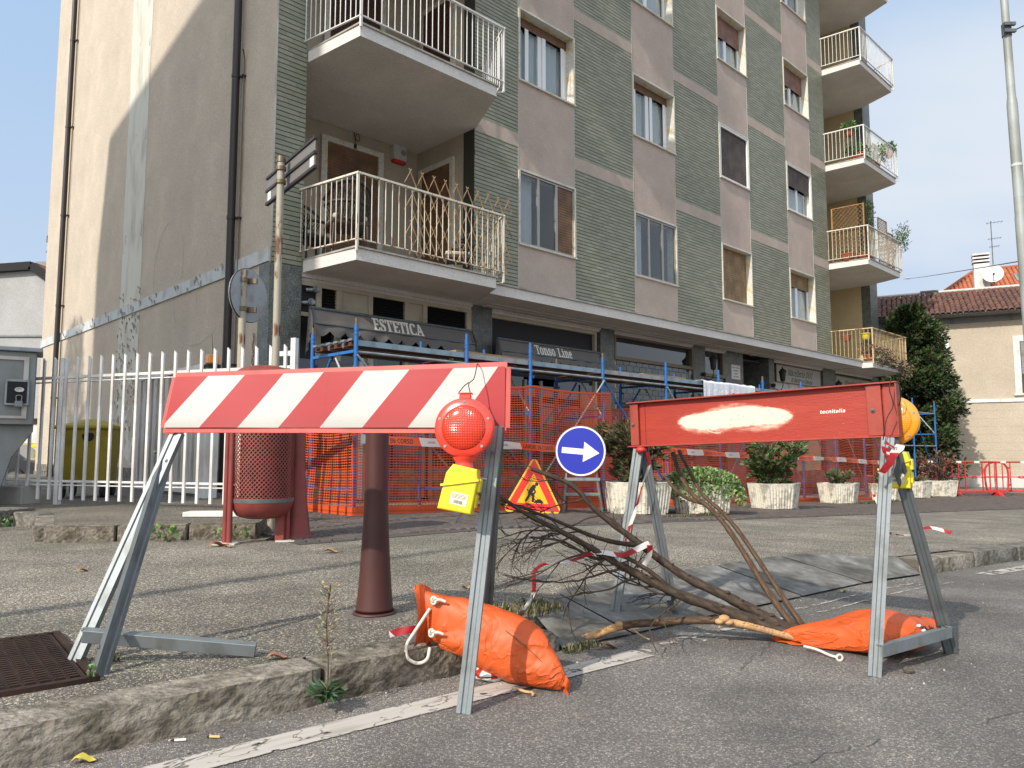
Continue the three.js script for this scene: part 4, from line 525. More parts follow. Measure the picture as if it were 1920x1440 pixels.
  const k3 = new MB(); k3.lathe([[0, 0], [0.075, 0], [0.075, 0.01], [0, 0.012]], V(0.06, 0.83, 0.325), 18, new THREE.Matrix4().makeRotationX(Math.PI / 2)); k3.build('fill_hole', m.black, bn);
  for (const [x, z] of [[-0.25, 0.24], [0.25, 0.24], [-0.25, -0.24], [0.25, -0.24]]) { const q = new MB(); q.cyl(V(x - 0.025, 0.09, z), V(x + 0.025, 0.09, z), 0.09, 0.09, 16); const w2 = q.build('wheel', m.rubber, bn); const c = new MB(); c.bx(x - 0.04, x + 0.04, 0.12, 0.2, z - 0.02, z + 0.02); c.build('castor_fork', m.galvDull, w2); }
  // grey container with a padlocked hatch at the far left
  const cb = thing('street_cabinet', 'grey metal street cabinet with a padlocked hatch and tapered foot at the left edge', 'cabinet', G(-6.26, 0.25, 8.75), 0.55), c1 = new MB(); c1.bx(-0.9, 0.62, 0.93, 1.78, -0.3, 0.25, 0.012); c1.build('cabinet_body', m.cabinet, cb); const c2 = new MB(); c2.bx(-0.95, 0.68, 1.781, 1.83, -0.33, 0.3, 0.01); c2.build('cabinet_roof', m.signBack, cb);
  const c3 = new MB(); for (const b3 of [[0.5, 0.55, 1.0, 1.72], [-0.8, 0.5, 1.68, 1.72], [-0.8, 0.5, 1.0, 1.03]]) c3.bx(b3[0], b3[1], b3[2], b3[3], 0.251, 0.27); c3.build('door_trim', m.pale, cb); const c4 = new MB(); { const s = new THREE.Shape([[-0.9, 0], [0.28, 0], [0.42, 0.55], [0.62, 0.86], [0.62, 0.925], [-0.9, 0.925]].map((q) => new THREE.Vector2(...q))); const g4 = new THREE.ExtrudeGeometry(s, { depth: 0.3, bevelEnabled: false }); c4.add(g4, new THREE.Matrix4().makeTranslation(0, 0, -0.15)); } c4.build('cabinet_foot', m.cabinet, cb);
  const c5 = new MB(); c5.bx(0.33, 0.565, 1.15, 1.45, 0.252, 0.30, 0.006); const lk = c5.build('lock_box', m.signBack, cb); const c6 = new MB(); c6.bx(0.35, 0.545, 1.175, 1.425, 0.301, 0.306); c6.build('lock_recess', m.soot, lk); const c7 = new MB(); c7.lathe([[0, 0], [0.05, 0], [0.045, 0.015], [0.03, 0.016], [0.028, 0.004], [0, 0.004]], V(0.47, 1.33, 0.306), 20, new THREE.Matrix4().makeRotationX(Math.PI / 2).scale(V(1, 1, 0.6))); c7.build('keyhole_ring', m.white, lk); const c8 = new MB(); c8.bx(0.43, 0.51, 1.13, 1.20, 0.307, 0.34, 0.008); c8.tube([V(0.445, 1.20, 0.322), V(0.445, 1.26, 0.322), V(0.495, 1.26, 0.322), V(0.495, 1.20, 0.322)], 0.007, 6); c8.build('padlock', m.galv, lk);
  const ws = thing('white_slab', 'loose white slab lying on the driveway near the litter bin', 'slab', G(-2.86, 0.25, 7.35), 0.05), w1 = new MB(); w1.bx(-0.26, 0.32, 0, 0.045, -0.1, 0.1, 0.006); w1.build('slab_body', m.white, ws);
}
// street name plates on a rusty pole, and a round sign seen from behind
{
  const p = thing('street_name_pole', 'tall rusty grey pole carrying two dark framed direction plates seen from behind', 'sign pole', G(-2.2, 0.12, 7.0)), k = new MB(); k.cyl(V(0, 0, 0), V(0, 3.53, 0), 0.034, 0.034, 16); k.build('pole', m.poleRust, p); const c = new MB(); c.cyl(V(0, 3.49, 0), V(0, 3.545, 0), 0.042, 0.04, 16); c.build('pole_cap', m.bronze, p);
  const a = V(-0.36, 0, -0.55 + 0.0), b = V(0.415, 0, 0.5), d = b.clone().sub(a).normalize(), n = V(-d.z, 0, d.x).multiplyScalar(-0.05); const P = (u, y) => a.clone().lerp(b, u).add(n).setY(y);
  for (const y of [3.34, 3.475]) { const q = new MB(); q.bar(P(0.01, y), P(0.99, y), 0.006, 0.11); const pl = q.build('name_plate', M([0.16, 0.15, 0.14], { roughness: 0.6 }), p); for (const e of [0, 1]) { const s = new MB(); s.bar(P(e ? 0.9 : 0.03, y), P(e ? 0.97 : 0.1, y), 0.010, 0.085); if (y < 3.4) s.build('white_end', m.white, pl); } }
  for (const y of [3.27, 3.405, 3.54]) { const q = new MB(); q.bar(P(0, y), P(1, y), 0.035, 0.026); q.build('plate_rail', m.pipe, p); } const cl = new MB(); for (const y of [3.28, 3.41]) cl.cyl(V(0, y, 0), V(0, y + 0.035, 0), 0.05, 0.05, 14); cl.build('clamp', m.bronze, p);
}
{
  const p = thing('round_road_sign', 'round road sign seen from its grey back on a rusty pole by the fence', 'road sign', G(-3.035, 0.25, 8.42)), k = new MB(); k.cyl(V(0, 0, 0), V(0, 2.66, 0), 0.04, 0.04, 16); k.build('pole', m.poleRust, p);
  const c = V(0.03, 2.39, -0.1), rot = new THREE.Matrix4().makeRotationY(1.2).multiply(new THREE.Matrix4().makeRotationX(-Math.PI / 2)); const q = new MB(); q.lathe([[0, 0], [0.285, 0], [0.3, -0.02], [0.305, -0.02], [0.305, 0.012], [0, 0.012]].map((z) => [z[0], -z[1]]), c, 40, rot); const dsc = q.build('sign_disc', m.signBack, p); const rm = new MB(); rm.add(new THREE.TorusGeometry(0.3, 0.012, 8, 48), new THREE.Matrix4().makeTranslation(c.x, c.y, c.z).multiply(new THREE.Matrix4().makeRotationY(1.2))); rm.build('sign_rim', m.soot, dsc);
  for (const y of [2.22, 2.55]) { const z = new MB(); z.cyl(V(0, y - 0.025, 0), V(0, y + 0.025, 0), 0.052, 0.052, 14); z.bx(-0.05, 0.13, y - 0.03, y + 0.03, -0.09, -0.05); z.build('sign_clamp', m.bronze, p); }
}
// tall street lamp column at the right edge, and the wire tied to it
{
  const p = thing('lamp_column', 'tall grey stepped street lamp column at the right edge of the picture', 'lamp post', G(4.86, -0.03, 7.0)), k = new MB(); k.lathe([[0.052, 0], [0.05, 3.1], [0.047, 3.12], [0.046, 4.2], [0.044, 4.24], [0.036, 4.3], [0.036, 5.0], [0.034, 5.02], [0.03, 9.5], [0, 9.5]], V(0, 0, 0), 24); k.build('column', m.lampPole, p); p.rotation.z = 0.014;
  const r = new MB(); r.cyl(V(0, 3.6, 0), V(0, 3.625, 0), 0.049, 0.049, 20); r.build('white_band', m.white, p); const b = new MB(); b.cyl(V(0, 4.9, 0), V(0, 5.02, 0), 0.043, 0.043, 16); b.bx(-0.06, 0.05, 4.91, 4.94, 0.04, 0.07); b.bx(-0.06, 0.05, 4.98, 5.01, 0.04, 0.07); b.build('pole_clamp', m.galvDull, p); const a = new MB(); a.cyl(V(0.05, 4.95, 0), V(0.17, 5.0, 0.02), 0.006, 0.006, 6); a.build('clamp_hook', m.wire, p);
  const l = new MB(); l.tube([V(0, 9.4, 0), V(0.05, 9.7, 0), V(0.6, 9.95, 0), V(1.5, 10.0, 0)], 0.03, 8); l.lathe([[0, -0.06], [0.14, -0.03], [0.12, 0.05], [0, 0.08]], V(1.7, 10, 0), 16, new THREE.Matrix4().makeScale(2, 1, 1)); l.build('lamp_arm', m.lampPole, p);
  const w = new MB(); w.tube([onBlock(22.9, 6.9, 1.28), onBlock(22.0, 6.3, 6.5), G(9.3, 4.9, 13.5), G(4.86, 2.62, 7.0)].map((q, i) => i === 0 ? q : i === 3 ? G(4.83, 2.66, 7.0) : i === 1 ? onBlock(22.9, 6.9, 1.28).lerp(G(4.83, 2.66, 7), 0.35).add(V(0, -0.02, 0)) : onBlock(22.9, 6.9, 1.28).lerp(G(4.83, 2.66, 7), 0.7).add(V(0, -0.015, 0))), 0.006, 5); const wr = thing('overhead_wire', 'thin wire from the balcony corner across the sky to the lamp column', 'wire'); w.build('cable', m.galvDull, wr); const tie = new MB(); tie.ball(onBlock(22.9, 6.9, 1.28).lerp(G(4.83, 2.66, 7), 0.12), 0.05, 1.6, 0.5, 1, 8); tie.build('insulator', m.pale, wr);
}
{ const p = thing('lamp_column', 'grey lamp column standing left of the picture whose shadow crosses the pavement', 'lamp post', G(-5.3, 0.12, -0.2)), k = new MB(); k.lathe([[0.075, 0], [0.07, 3.2], [0.06, 3.3], [0.05, 7], [0, 7]], V(0, 0, 0), 20); k.build('column', m.lampPole, p); const c = new MB(); c.cyl(V(0, 0, 0), V(0, 0.05, 0), 0.11, 0.11, 20); c.build('base_collar', m.concrete, p); }
// ================================================================== SCAFFOLD, NETS, TAPE
const gy = (t, p) => { const q = onBlock(t, 0, p); return slope(q.x, -q.z) + 0.12; };
{
  const T = [-0.26, 1.46, 2.68, 4.34, 6.1, 7.87, 9.62, 11.4, 13.15, 14.9, 16.7, 18.6, 20.55], s = thing('scaffold', 'low blue steel scaffold with a plank deck along the shop fronts', 'scaffold', BLOCK.pos, BLOCK.turn), PO = 2.75, PI_ = 1.75, DY = 2.13;
  T.forEach((t, i) => {
    for (const p of [PO, PI_]) { const g = gy(t, p), q = new MB(); q.cyl(V(t, g + 0.05, p), V(t, 2.36, p), 0.026, 0.026, 12); const post = q.build('scaffold_post', m.scafBlue, s); const z = new MB(); z.cyl(V(t, 2.361, p), V(t, 2.44, p), 0.02, 0.02, 10); z.build('spigot', i % 3 ? m.scafBlue : m.bronze, post); const r = new MB(); for (const y of [2.24, 2.29, 1.98, 1.86]) r.cyl(V(t, y, p), V(t, y + 0.018, p), 0.031, 0.031, 12); r.bx(t + 0.026, t + 0.07, 1.93, 1.97, p - 0.015, p + 0.015); r.build('collar', m.scafBlue, post); const f = new MB(); f.cyl(V(t, g, p), V(t, g + 0.06, p), 0.018, 0.018, 8); f.bx(t - 0.075, t + 0.075, g + 0.002, g + 0.012, p - 0.075, p + 0.075); f.build('base_plate', m.boxYellow, post); }
    for (const y of [2.05, 1.42, gy(t, 2.2) + 0.3]) { const h = new MB(); h.bar(V(t, y, PI_ + 0.026), V(t, y, PO - 0.026), 0.034, 0.034); h.build('frame_ledger', m.scafBlue, s); }
    for (const p of [PI_ + 0.03, PO - 0.03]) { const b = new MB(); b.cyl(V(t, 2.0, 2.25 + (p - 2.25) * 0.12), V(t, 1.45, p), 0.016, 0.016, 8); b.build('frame_brace', p < 2 ? m.scafBlue : m.scafGrey, s); }
    if (i + 1 < T.length) {
      const n = T[i + 1], L = 3; if (i !== 7 || true) for (let j = 0; j < L; j++) { if (i > 10) continue; const p0 = PI_ + 0.02 + j * 0.325, q = new MB(); q.bx(t + 0.03, n - 0.03, DY, DY + 0.045, p0, p0 + 0.31); const pl = q.build('deck_plank', m.deckWood, s); const e = new MB(); e.bx(t + 0.03, n - 0.03, DY - 0.012, DY + 0.056, p0 + 0.3105, p0 + 0.318); e.bx(t + 0.03, n - 0.03, DY - 0.012, DY + 0.056, p0 - 0.0075, p0 - 0.0005); e.build('plank_edge', i % 2 ? m.scafGrey : M([0.30, 0.40, 0.47], { map: rep(dirty, 0.6), roughness: 0.5, metalness: 0.3 }), pl); if (i === 0) { const c = new MB(); c.bx(t - 0.03, t + 0.03, DY + 0.05, DY + 0.075, p0 + 0.03, p0 + 0.12); c.bx(t - 0.03, t + 0.03, DY + 0.05, DY + 0.075, p0 + 0.19, p0 + 0.28); c.build('plank_hook', m.galv, pl); } }
      for (const y of [2.04, 1.05]) { const q = new MB(); q.cyl(V(t, y, PO), V(n, y, PO), 0.017, 0.017, 8); if (y > 2 || i > 8) q.build('scaffold_rail', m.scafGrey, s); }
      const q = new MB(), up = i === 2 || i === 5; q.cyl(V(up ? n : t, 2.0, PO + 0.03), V(up ? t : n, 0.35 + slope(onBlock(t, 0, PO).x, -onBlock(t, 0, PO).z), PO + 0.03), 0.014, 0.014, 8); q.build('diagonal_brace', i % 2 ? m.scafBlue : m.scafGrey, s);
    }
  });
  const bd = thing('timber_board', 'rough pale timber board lying on the scaffold deck above the first net', 'board', onBlock(1.7, 2.19, 2.55), BLOCK.turn + 0.02), q = new MB(); q.bx(-0.35, 1.2, 0, 0.035, -0.1, 0.1, 0.003); q.build('board', m.wood, bd);
  const bd2 = thing('timber_board', 'short pale timber board on the scaffold deck below the long dark window', 'board', onBlock(6.15, 2.19, 2.5), BLOCK.turn - 0.04), q2 = new MB(); q2.bx(-0.5, 0.75, 0, 0.04, -0.1, 0.12, 0.003); q2.build('board', m.wood, bd2);
  const cl = thing('white_sheet', 'white cloth hung over the scaffold deck edge right of the long window', 'cloth', BLOCK.pos, BLOCK.turn), c = new MB(); c.keep = true; c.add(gridGeo(60, 24, (u, v) => { const t = lerp(7.25, 9.2, u), f = 0.09 * (fbm(u * 7, 3 + v * 0.6, 0, 3, 3) - 0.5) + 0.006 * Math.sin(u * 57 + v * 2); const y = v < 0.2 ? DY + 0.075 : DY + 0.075 - (v - 0.2) * 0.86 - (0.03 * Math.sin(u * 9)) * v; return V(t, y + (v < 0.2 ? 0.012 * Math.sin(u * 40) : 0), v < 0.2 ? lerp(2.5, PO + 0.03, v / 0.2) : PO + 0.045 + f * v * 1.3); }, (u, v) => [u * 1.9, v])); c.build('cloth', m.whiteCloth, cl);
  const tw = thing('bent_branch', 'thin pale bent stick leaning against the white cloth on the scaffold', 'stick', BLOCK.pos, BLOCK.turn), b1 = new MB(); b1.tube([V(7.75, 1.35, 2.92), V(7.98, 1.72, 2.9), V(8.12, 1.98, 2.88), V(8.2, 2.0, 2.88), V(8.42, 1.82, 2.9), V(8.75, 1.6, 2.95)], 0.014, 6); b1.build('stick', m.peeled, tw);
  // orange plastic netting: real strands, gently billowing
  const net = (label, path, y1, seed) => {
    const g = thing('safety_net', label, 'safety net', BLOCK.pos, BLOCK.turn), pts = path.map((q) => V(q[0], 0, q[1])); const len = [0]; for (let i = 1; i < pts.length; i++) len.push(len[i - 1] + pts[i].distanceTo(pts[i - 1])); const Ln = len[len.length - 1];
    const P = (s, y) => { let i = 1; while (i < pts.length - 1 && len[i] < s) i++; const u = clamp((s - len[i - 1]) / (len[i] - len[i - 1])), q = pts[i - 1].clone().lerp(pts[i], u), d = pts[i].clone().sub(pts[i - 1]).normalize(), n = V(-d.z, 0, d.x); const sag = 0.035 * Math.sin(u * Math.PI) * 2 * fbm(s * 0.8, 3, 0, 2, seed); const g0 = gy(q.x, q.z) + 0.05, top = y1 + slope(onBlock(q.x, 0, q.z).x, -onBlock(q.x, 0, q.z).z) * 0.12 - sag, bill = (fbm(s * 1.2, y * 2.2, 0, 3, seed + 5) - 0.5) * 0.13 + (fbm(s * 4, y * 5, 0, 2, seed + 9) - 0.5) * 0.03; q.addScaledVector(n, bill * Math.sin(clamp(y) * 3.0 + 0.07)); q.y = lerp(g0, top, y); return q; };
    const nc = Math.round(Ln / 0.05), nr = Math.round((y1 + 0.1) / 0.037), pos = [], idx = [], grid = []; for (let j = 0; j <= nr; j++) for (let i = 0; i <= nc; i++) grid.push(P(i / nc * Ln, j / nr));
    const quad = (a, b, c, d) => { const o = pos.length / 3; for (const q of [a, b, c, d]) pos.push(q.x, q.y, q.z); idx.push(o, o + 1, o + 2, o, o + 2, o + 3); }, at = (i, j) => grid[j * (nc + 1) + i];
    for (let j = 0; j <= nr; j++) for (let i = 0; i < nc; i++) { const a = at(i, j), b = at(i + 1, j), w = j % 8 === 4 ? 0.0075 : 0.0056; quad(V(a.x, a.y - w, a.z), V(b.x, b.y - w, b.z), V(b.x, b.y + w, b.z), V(a.x, a.y + w, a.z)); }
    for (let i = 0; i <= nc; i++) { const a0 = at(Math.max(0, i - 1), 0), b0 = at(Math.min(nc, i + 1), 0), d = b0.clone().sub(a0).setY(0).normalize().multiplyScalar(0.0042); for (let j = 0; j < nr; j++) { const a = at(i, j), b = at(i, j + 1); quad(a.clone().sub(d), a.clone().add(d), b.clone().add(d), b.clone().sub(d)); } }
    const ge = new THREE.BufferGeometry(); ge.setAttribute('position', new THREE.Float32BufferAttribute(pos, 3)); ge.setIndex(idx); ge.computeVertexNormals(); mesh('netting', boxUV(ge), m.net, g);
    const hem = new MB(); hem.add(gridGeo(nc, 2, (u, v) => { const q = P(u * Ln, 1); q.y += 0.01 + (v - 0.5) * 0.035; return q; })); hem.build('top_hem', m.net, g); const bh = new MB(); bh.add(gridGeo(nc, 2, (u, v) => { const q = P(u * Ln, 0); q.y += (v - 0.4) * 0.09; return q; })); bh.build('bottom_hem', m.net, g); return P;
  };
  net('orange plastic safety net round the left end of the scaffold below the ESTETICA awning', [[-0.36, 1.7], [-0.34, 2.84], [1.46, 2.84], [2.68, 2.84], [4.42, 2.84]], 1.8, 3);
  net('orange plastic safety net on the right half of the scaffold behind the planters', [[4.5, 1.7], [6.1, 2.84], [7.87, 2.84], [9.62, 2.84], [11.4, 2.84], [13.15, 2.84], [14.9, 2.84], [16.9, 2.84]], 1.62, 33);
  const lav = canvas(1024, 80, (x, w, h) => { x.fillStyle = '#e2511f'; x.fillRect(0, 0, w, h); x.fillStyle = '#d9cdc6'; x.beginPath(); x.moveTo(690, 0); x.lineTo(1024, 0); x.lineTo(1024, h); x.lineTo(730, h); x.fill(); x.fillStyle = '#d9cdc6'; x.beginPath(); x.moveTo(0, 0); x.lineTo(40, 0); x.lineTo(80, h); x.lineTo(0, h); x.fill(); x.fillStyle = '#1a1412'; x.font = 'bold 62px sans-serif'; x.textBaseline = 'middle'; x.fillText('LAVORI IN CORSO', 90, 42); x.fillStyle = '#a8322a'; x.font = 'bold 26px sans-serif'; x.fillText('LAVORI', 800, 40); });
  lav.wrapS = THREE.RepeatWrapping;
  const tape = (label, path, y, seed) => { const g = thing('barrier_tape', label, 'tape', BLOCK.pos, BLOCK.turn), pts = path.map((q) => V(q[0], 0, q[1])), c = new THREE.CurvePath(); for (let i = 1; i < pts.length; i++) c.add(new THREE.LineCurve3(pts[i - 1], pts[i])); const L = c.getLength(), k = new MB(); k.keep = true; k.add(gridGeo(Math.round(L * 12), 3, (u, v) => { const q = c.getPoint(u); const s = u * L; q.y = y + slope(onBlock(q.x, 0, q.z).x, -onBlock(q.x, 0, q.z).z) * 0.9 + 0.05 * (fbm(s * 1.3, 2, 0, 3, seed) - 0.5) + (v - 0.5) * 0.105 * (1 - 0.35 * sstep(0.6, 0.8, fbm(s * 2, 7, 0, 2, seed + 1))); q.z += 0.02 + 0.02 * Math.sin(s * 5 + v); return q; }, (u, v) => [u * L / 1.25, v])); k.build('printed_tape', M(W1, { map: lav, roughness: 0.45, side: THREE.DoubleSide }), g); };
  tape('orange and white LAVORI IN CORSO tape along the left safety net', [[-0.32, 2.95], [1.46, 2.95], [4.0, 2.95]], 1.0, 4);
  tape('orange and white LAVORI IN CORSO tape along the right safety net behind the planters', [[5.6, 2.9], [7.87, 2.95], [11.4, 2.95], [16.7, 2.95]], 1.06, 14);
}
// ================================================================== SIGNS STANDING AT THE SCAFFOLD
{
  const s = thing('arrow_sign', 'round blue sign with a white arrow pointing right on a thin grey easel', 'road sign', on(0.985, 10.35, 0.12), -0.12), c = V(-0.05, 0.85, 0.03);
  const img = canvas(512, 512, (x) => { x.fillStyle = '#e9e9ea'; x.fillRect(0, 0, 512, 512); x.fillStyle = '#2a35a8'; x.beginPath(); x.arc(256, 256, 240, 0, 7); x.fill(); x.save(); x.translate(256, 262); x.rotate(0.09); x.fillStyle = '#eeeeec'; x.beginPath(); for (const [a, b] of [[-195, -30], [30, -30], [30, -105], [195, 0], [30, 105], [30, 30], [-195, 30]]) x.lineTo(a, b); x.fill(); x.restore(); x.fillStyle = 'rgba(30,30,60,0.35)'; for (let i = 0; i < 60; i++) { const r = hash2(i, 1, 4), q = hash2(i, 2, 4); x.fillRect(380 + 110 * r, 130 + 180 * q, 3 + 7 * hash2(i, 3, 4), 2); } });
  const k = new MB(); k.keep = true; k.add(new THREE.CircleGeometry(0.335, 56), new THREE.Matrix4().makeTranslation(c.x, c.y, c.z + 0.012)); const face = k.build('sign_face', M(W1, { map: img, roughness: 0.35 }), s); const b = new MB(); b.lathe([[0, -0.006], [0.335, -0.006], [0.343, 0.0], [0.343, 0.014], [0.338, 0.016], [0.336, 0.01], [0, 0.01]], c, 56, new THREE.Matrix4().makeRotationX(Math.PI / 2)); b.build('sign_plate', m.galv, s);
  for (const x of [-1, 1]) { const l = new MB(); l.bar(V(x * 0.2 - 0.04, 0.55, 0.0), V(x * 0.26 - 0.03, 0, 0.08), 0.022, 0.022); l.build('leg', m.galv, s); const r = new MB(); r.bar(V(x * 0.18 - 0.04, 0.95, -0.03), V(x * 0.27 - 0.0, 0, -0.5), 0.018, 0.018); r.build('rear_leg', m.galvDull, s); }
  for (const y of [0.47, 0.27]) { const q = new MB(); q.bar(V(-0.27, y, 0.03 + (0.5 - y) * 0.08), V(0.21, y, 0.03 + (0.5 - y) * 0.08), 0.008, 0.04); q.build('cross_bar', m.galv, s); }
  const t = thing('roadworks_sign', 'yellow and red triangular roadworks sign with a digging figure propped on the ground', 'road sign', on(0.275, 10.05, 0.12), -0.02);
  const tri = canvas(512, 512, (x) => { x.fillStyle = '#f2b410'; x.fillRect(0, 0, 512, 512); const P = (s, col) => { x.fillStyle = col; x.beginPath(); for (const a of [-90, 30, 150]) x.lineTo(256 + s * Math.cos(a * Math.PI / 180), 330 + s * Math.sin(a * Math.PI / 180)); x.fill(); }; P(268, '#e02a1c'); P(155, '#f2ae0c'); x.fillStyle = '#14110d'; x.strokeStyle = '#14110d'; x.lineCap = x.lineJoin = 'round'; const L = (w, ...q) => { x.lineWidth = w; x.beginPath(); q.forEach(([a, b]) => x.lineTo(a, b)); x.stroke(); }; x.beginPath(); x.arc(285, 258, 15, 0, 7); x.fill(); L(34, [262, 280], [238, 312]); L(20, [236, 318], [262, 345], [258, 388]); L(20, [232, 322], [222, 352], [200, 386]); L(13, [262, 284], [276, 322], [246, 344]); L(12, [240, 288], [222, 322], [252, 346]); L(8, [206, 300], [286, 392]); x.beginPath(); x.moveTo(262, 404); x.quadraticCurveTo(312, 340, 352, 404); x.fill(); });
  const R = 0.45, sh = new THREE.Shape(), V2 = (a, r) => [r * Math.cos(a), r * Math.sin(a)], rr = 0.05; [90, 210, 330].forEach((a, i) => { const c0 = V2(a * Math.PI / 180, R - rr * 2); for (let k = -6; k <= 6; k++) { const q = V2((a + k * 10) * Math.PI / 180, rr); const p = [c0[0] + q[0], c0[1] + q[1]]; i || k > -6 ? sh.lineTo(...p) : sh.moveTo(...p); } });
  const g = new THREE.ShapeGeometry(sh); const uv = g.attributes.uv; for (let i = 0; i < uv.count; i++) uv.setXY(i, 0.5 + g.attributes.position.getX(i) / 0.78, 0.355 + g.attributes.position.getY(i) / 0.78); const tilt = new THREE.Matrix4().makeTranslation(0, 0.27, 0).multiply(new THREE.Matrix4().makeRotationX(-0.12)).multiply(new THREE.Matrix4().makeRotationZ(-0.045)).scale(V(1.02, 1.12, 1));
  const k2 = new MB(); k2.keep = true; k2.add(g, tilt.clone().multiply(new THREE.Matrix4().makeTranslation(0, 0, 0.0105))); k2.build('sign_face', M(W1, { map: tri, roughness: 0.35 }), t); const e = new THREE.ExtrudeGeometry(sh, { depth: 0.016, bevelEnabled: true, bevelSize: 0.003, bevelThickness: 0.002, bevelSegments: 1 }); const k3 = new MB(); k3.add(e, tilt.clone().multiply(new THREE.Matrix4().makeTranslation(0, 0, -0.0085))); k3.build('sign_plate', m.galvDull, t);
  for (const x of [-0.22, 0.24]) { const q = new MB(); q.bar(V(x, 0.12, -0.02), V(x, 0, 0.12), 0.025, 0.012); q.bar(V(x, 0.5, -0.06), V(x, 0, -0.35), 0.02, 0.012); q.build('prop_leg', m.galvDull, t); } const q = new MB(); q.bx(-0.1, 0.2, 0, 0.06, -0.18, -0.05, 0.01); q.build('ballast', m.rubber, t);
}
// ================================================================== LITTER BIN, BOLLARDS
{
  const t = thing('litter_bin', 'dark red litter bin with a perforated drum hung between posts', 'litter bin', G(-2.085, 0.12, 6.38)), R = 0.25, y0 = 0.33, y1 = 1.34;
  const lat = new MB(), N = 44; for (const s of [-1, 1]) for (let i = 0; i < N; i++) lat.add(gridGeo(1, 44, (u, v) => { const a = (i / N + s * v * 0.62) * 2 * Math.PI, w = (u - 0.5) * 0.0115, rr = R + 0.002 * s; return V(Math.cos(a + w / R) * rr, lerp(y0, y1, v) + (u - 0.5) * 0.002, Math.sin(a + w / R) * rr); })); lat.build('perforated_drum', M([0.30, 0.07, 0.056], { roughness: 0.5, map: rep(dirty, 0.4) }), t).userData.kind = 'stuff';
  const li = new MB(); li.lathe([[0.0, 0.3], [R - 0.07, 0.32], [R - 0.06, 1.2]], V(0, 0, 0), 32); li.build('liner', M([0.035, 0.012, 0.011], { roughness: 0.9 }), t);
  const b = new MB(); b.lathe([[0, 0.19], [0.12, 0.195], [0.2, 0.22], [R - 0.01, 0.28], [R + 0.003, 0.33], [R + 0.005, 0.365], [R - 0.003, 0.366]], V(0, 0, 0), 40); b.build('drum_base', m.binRed, t); const c = new MB(); c.lathe([[R + 0.005, 1.34], [R + 0.012, 1.38], [R + 0.005, 1.40], [0.2, 1.44], [0.1, 1.465], [0, 1.47]], V(0, 0, 0), 40); c.build('drum_lid', m.binRed, t); const band = new MB(); band.lathe([[R + 0.006, 0.33], [R + 0.008, 0.36]], V(0, 0, 0), 40); band.build('steel_band', m.galvDull, t);
  for (const [x, z] of [[-0.24, 0.16], [-0.195, 0.19], [0.2, -0.05]]) { const q = new MB(); q.cyl(V(x, 0, z), V(x, 1.3, z), 0.022, 0.022, 12); const po = q.build('post', m.binRed, t); if (x !== -0.195) { const f = new MB(); f.bx(x - 0.07, x + 0.11, 0.001, 0.014, z - 0.07, z + 0.09); f.build('foot_plate', m.pale, po); } } for (const y of [0.42, 0.95, 1.25]) { const q = new MB(); q.bx(-0.24, -0.19, y, y + 0.03, 0.1, 0.17); q.build('bracket', m.galvDull, t); }
  const hp = new MB(); hp.bx(0.12, 0.19, 0.0, 0.3, -0.1, 0.02); hp.build('support_fin', m.binRed, t);
  const bol = (name, label, X, Z, mat, pr) => { const o = thing(name, label, 'bollard', G(X, 0.12, Z)), k = new MB(); k.lathe(pr, V(0, 0, 0), 40); k.build('bollard_shaft', mat, o); return o; };
  const b1 = bol('bollard', 'dark red iron bollard with a flared foot standing alone behind the striped barrier', -0.632, 3.56, m.bollard, [[0, 0.012], [0.088, 0.016], [0.0845, 0.03], [0.0775, 0.1], [0.07, 0.2], [0.0645, 0.3], [0.0585, 0.42], [0.0555, 0.5], [0.054, 0.7], [0.0535, 0.93], [0.058, 0.935], [0.058, 0.96], [0.05, 0.985], [0.02, 1.0], [0, 1.0]]);
  const k = new MB(); k.lathe([[0.085, 0.015], [0.097, 0.013], [0.1, 0.0], [0, 0]], V(0, 0, 0), 40); k.build('foot_flange', m.bollard, b1); const g = new MB(); g.lathe([[0.0, 0.004], [0.115, 0.004], [0.14, 0.0]], V(0, 0, 0), 24); const fo = g.build('cement_footing', M([0.17, 0.15, 0.125], { map: rep(dirty, 0.3), bumpMap: rep(lumpB, 0.15), bumpScale: 0.006, roughness: 0.95 }), b1);
  const b2 = bol('bollard', 'dark red bollard with a wide cone foot half hidden behind the litter bin', -1.87, 6.62, m.binRed, [[0, 0], [0.15, 0.0], [0.15, 0.02], [0.125, 0.05], [0.085, 0.4], [0.07, 0.7], [0.07, 0.95], [0.04, 1.0], [0, 1.01]]); const f = new MB(); f.bx(-0.2, 0.17, 0.001, 0.012, -0.1, 0.16); f.build('foot_plate', m.soot, b2);
}
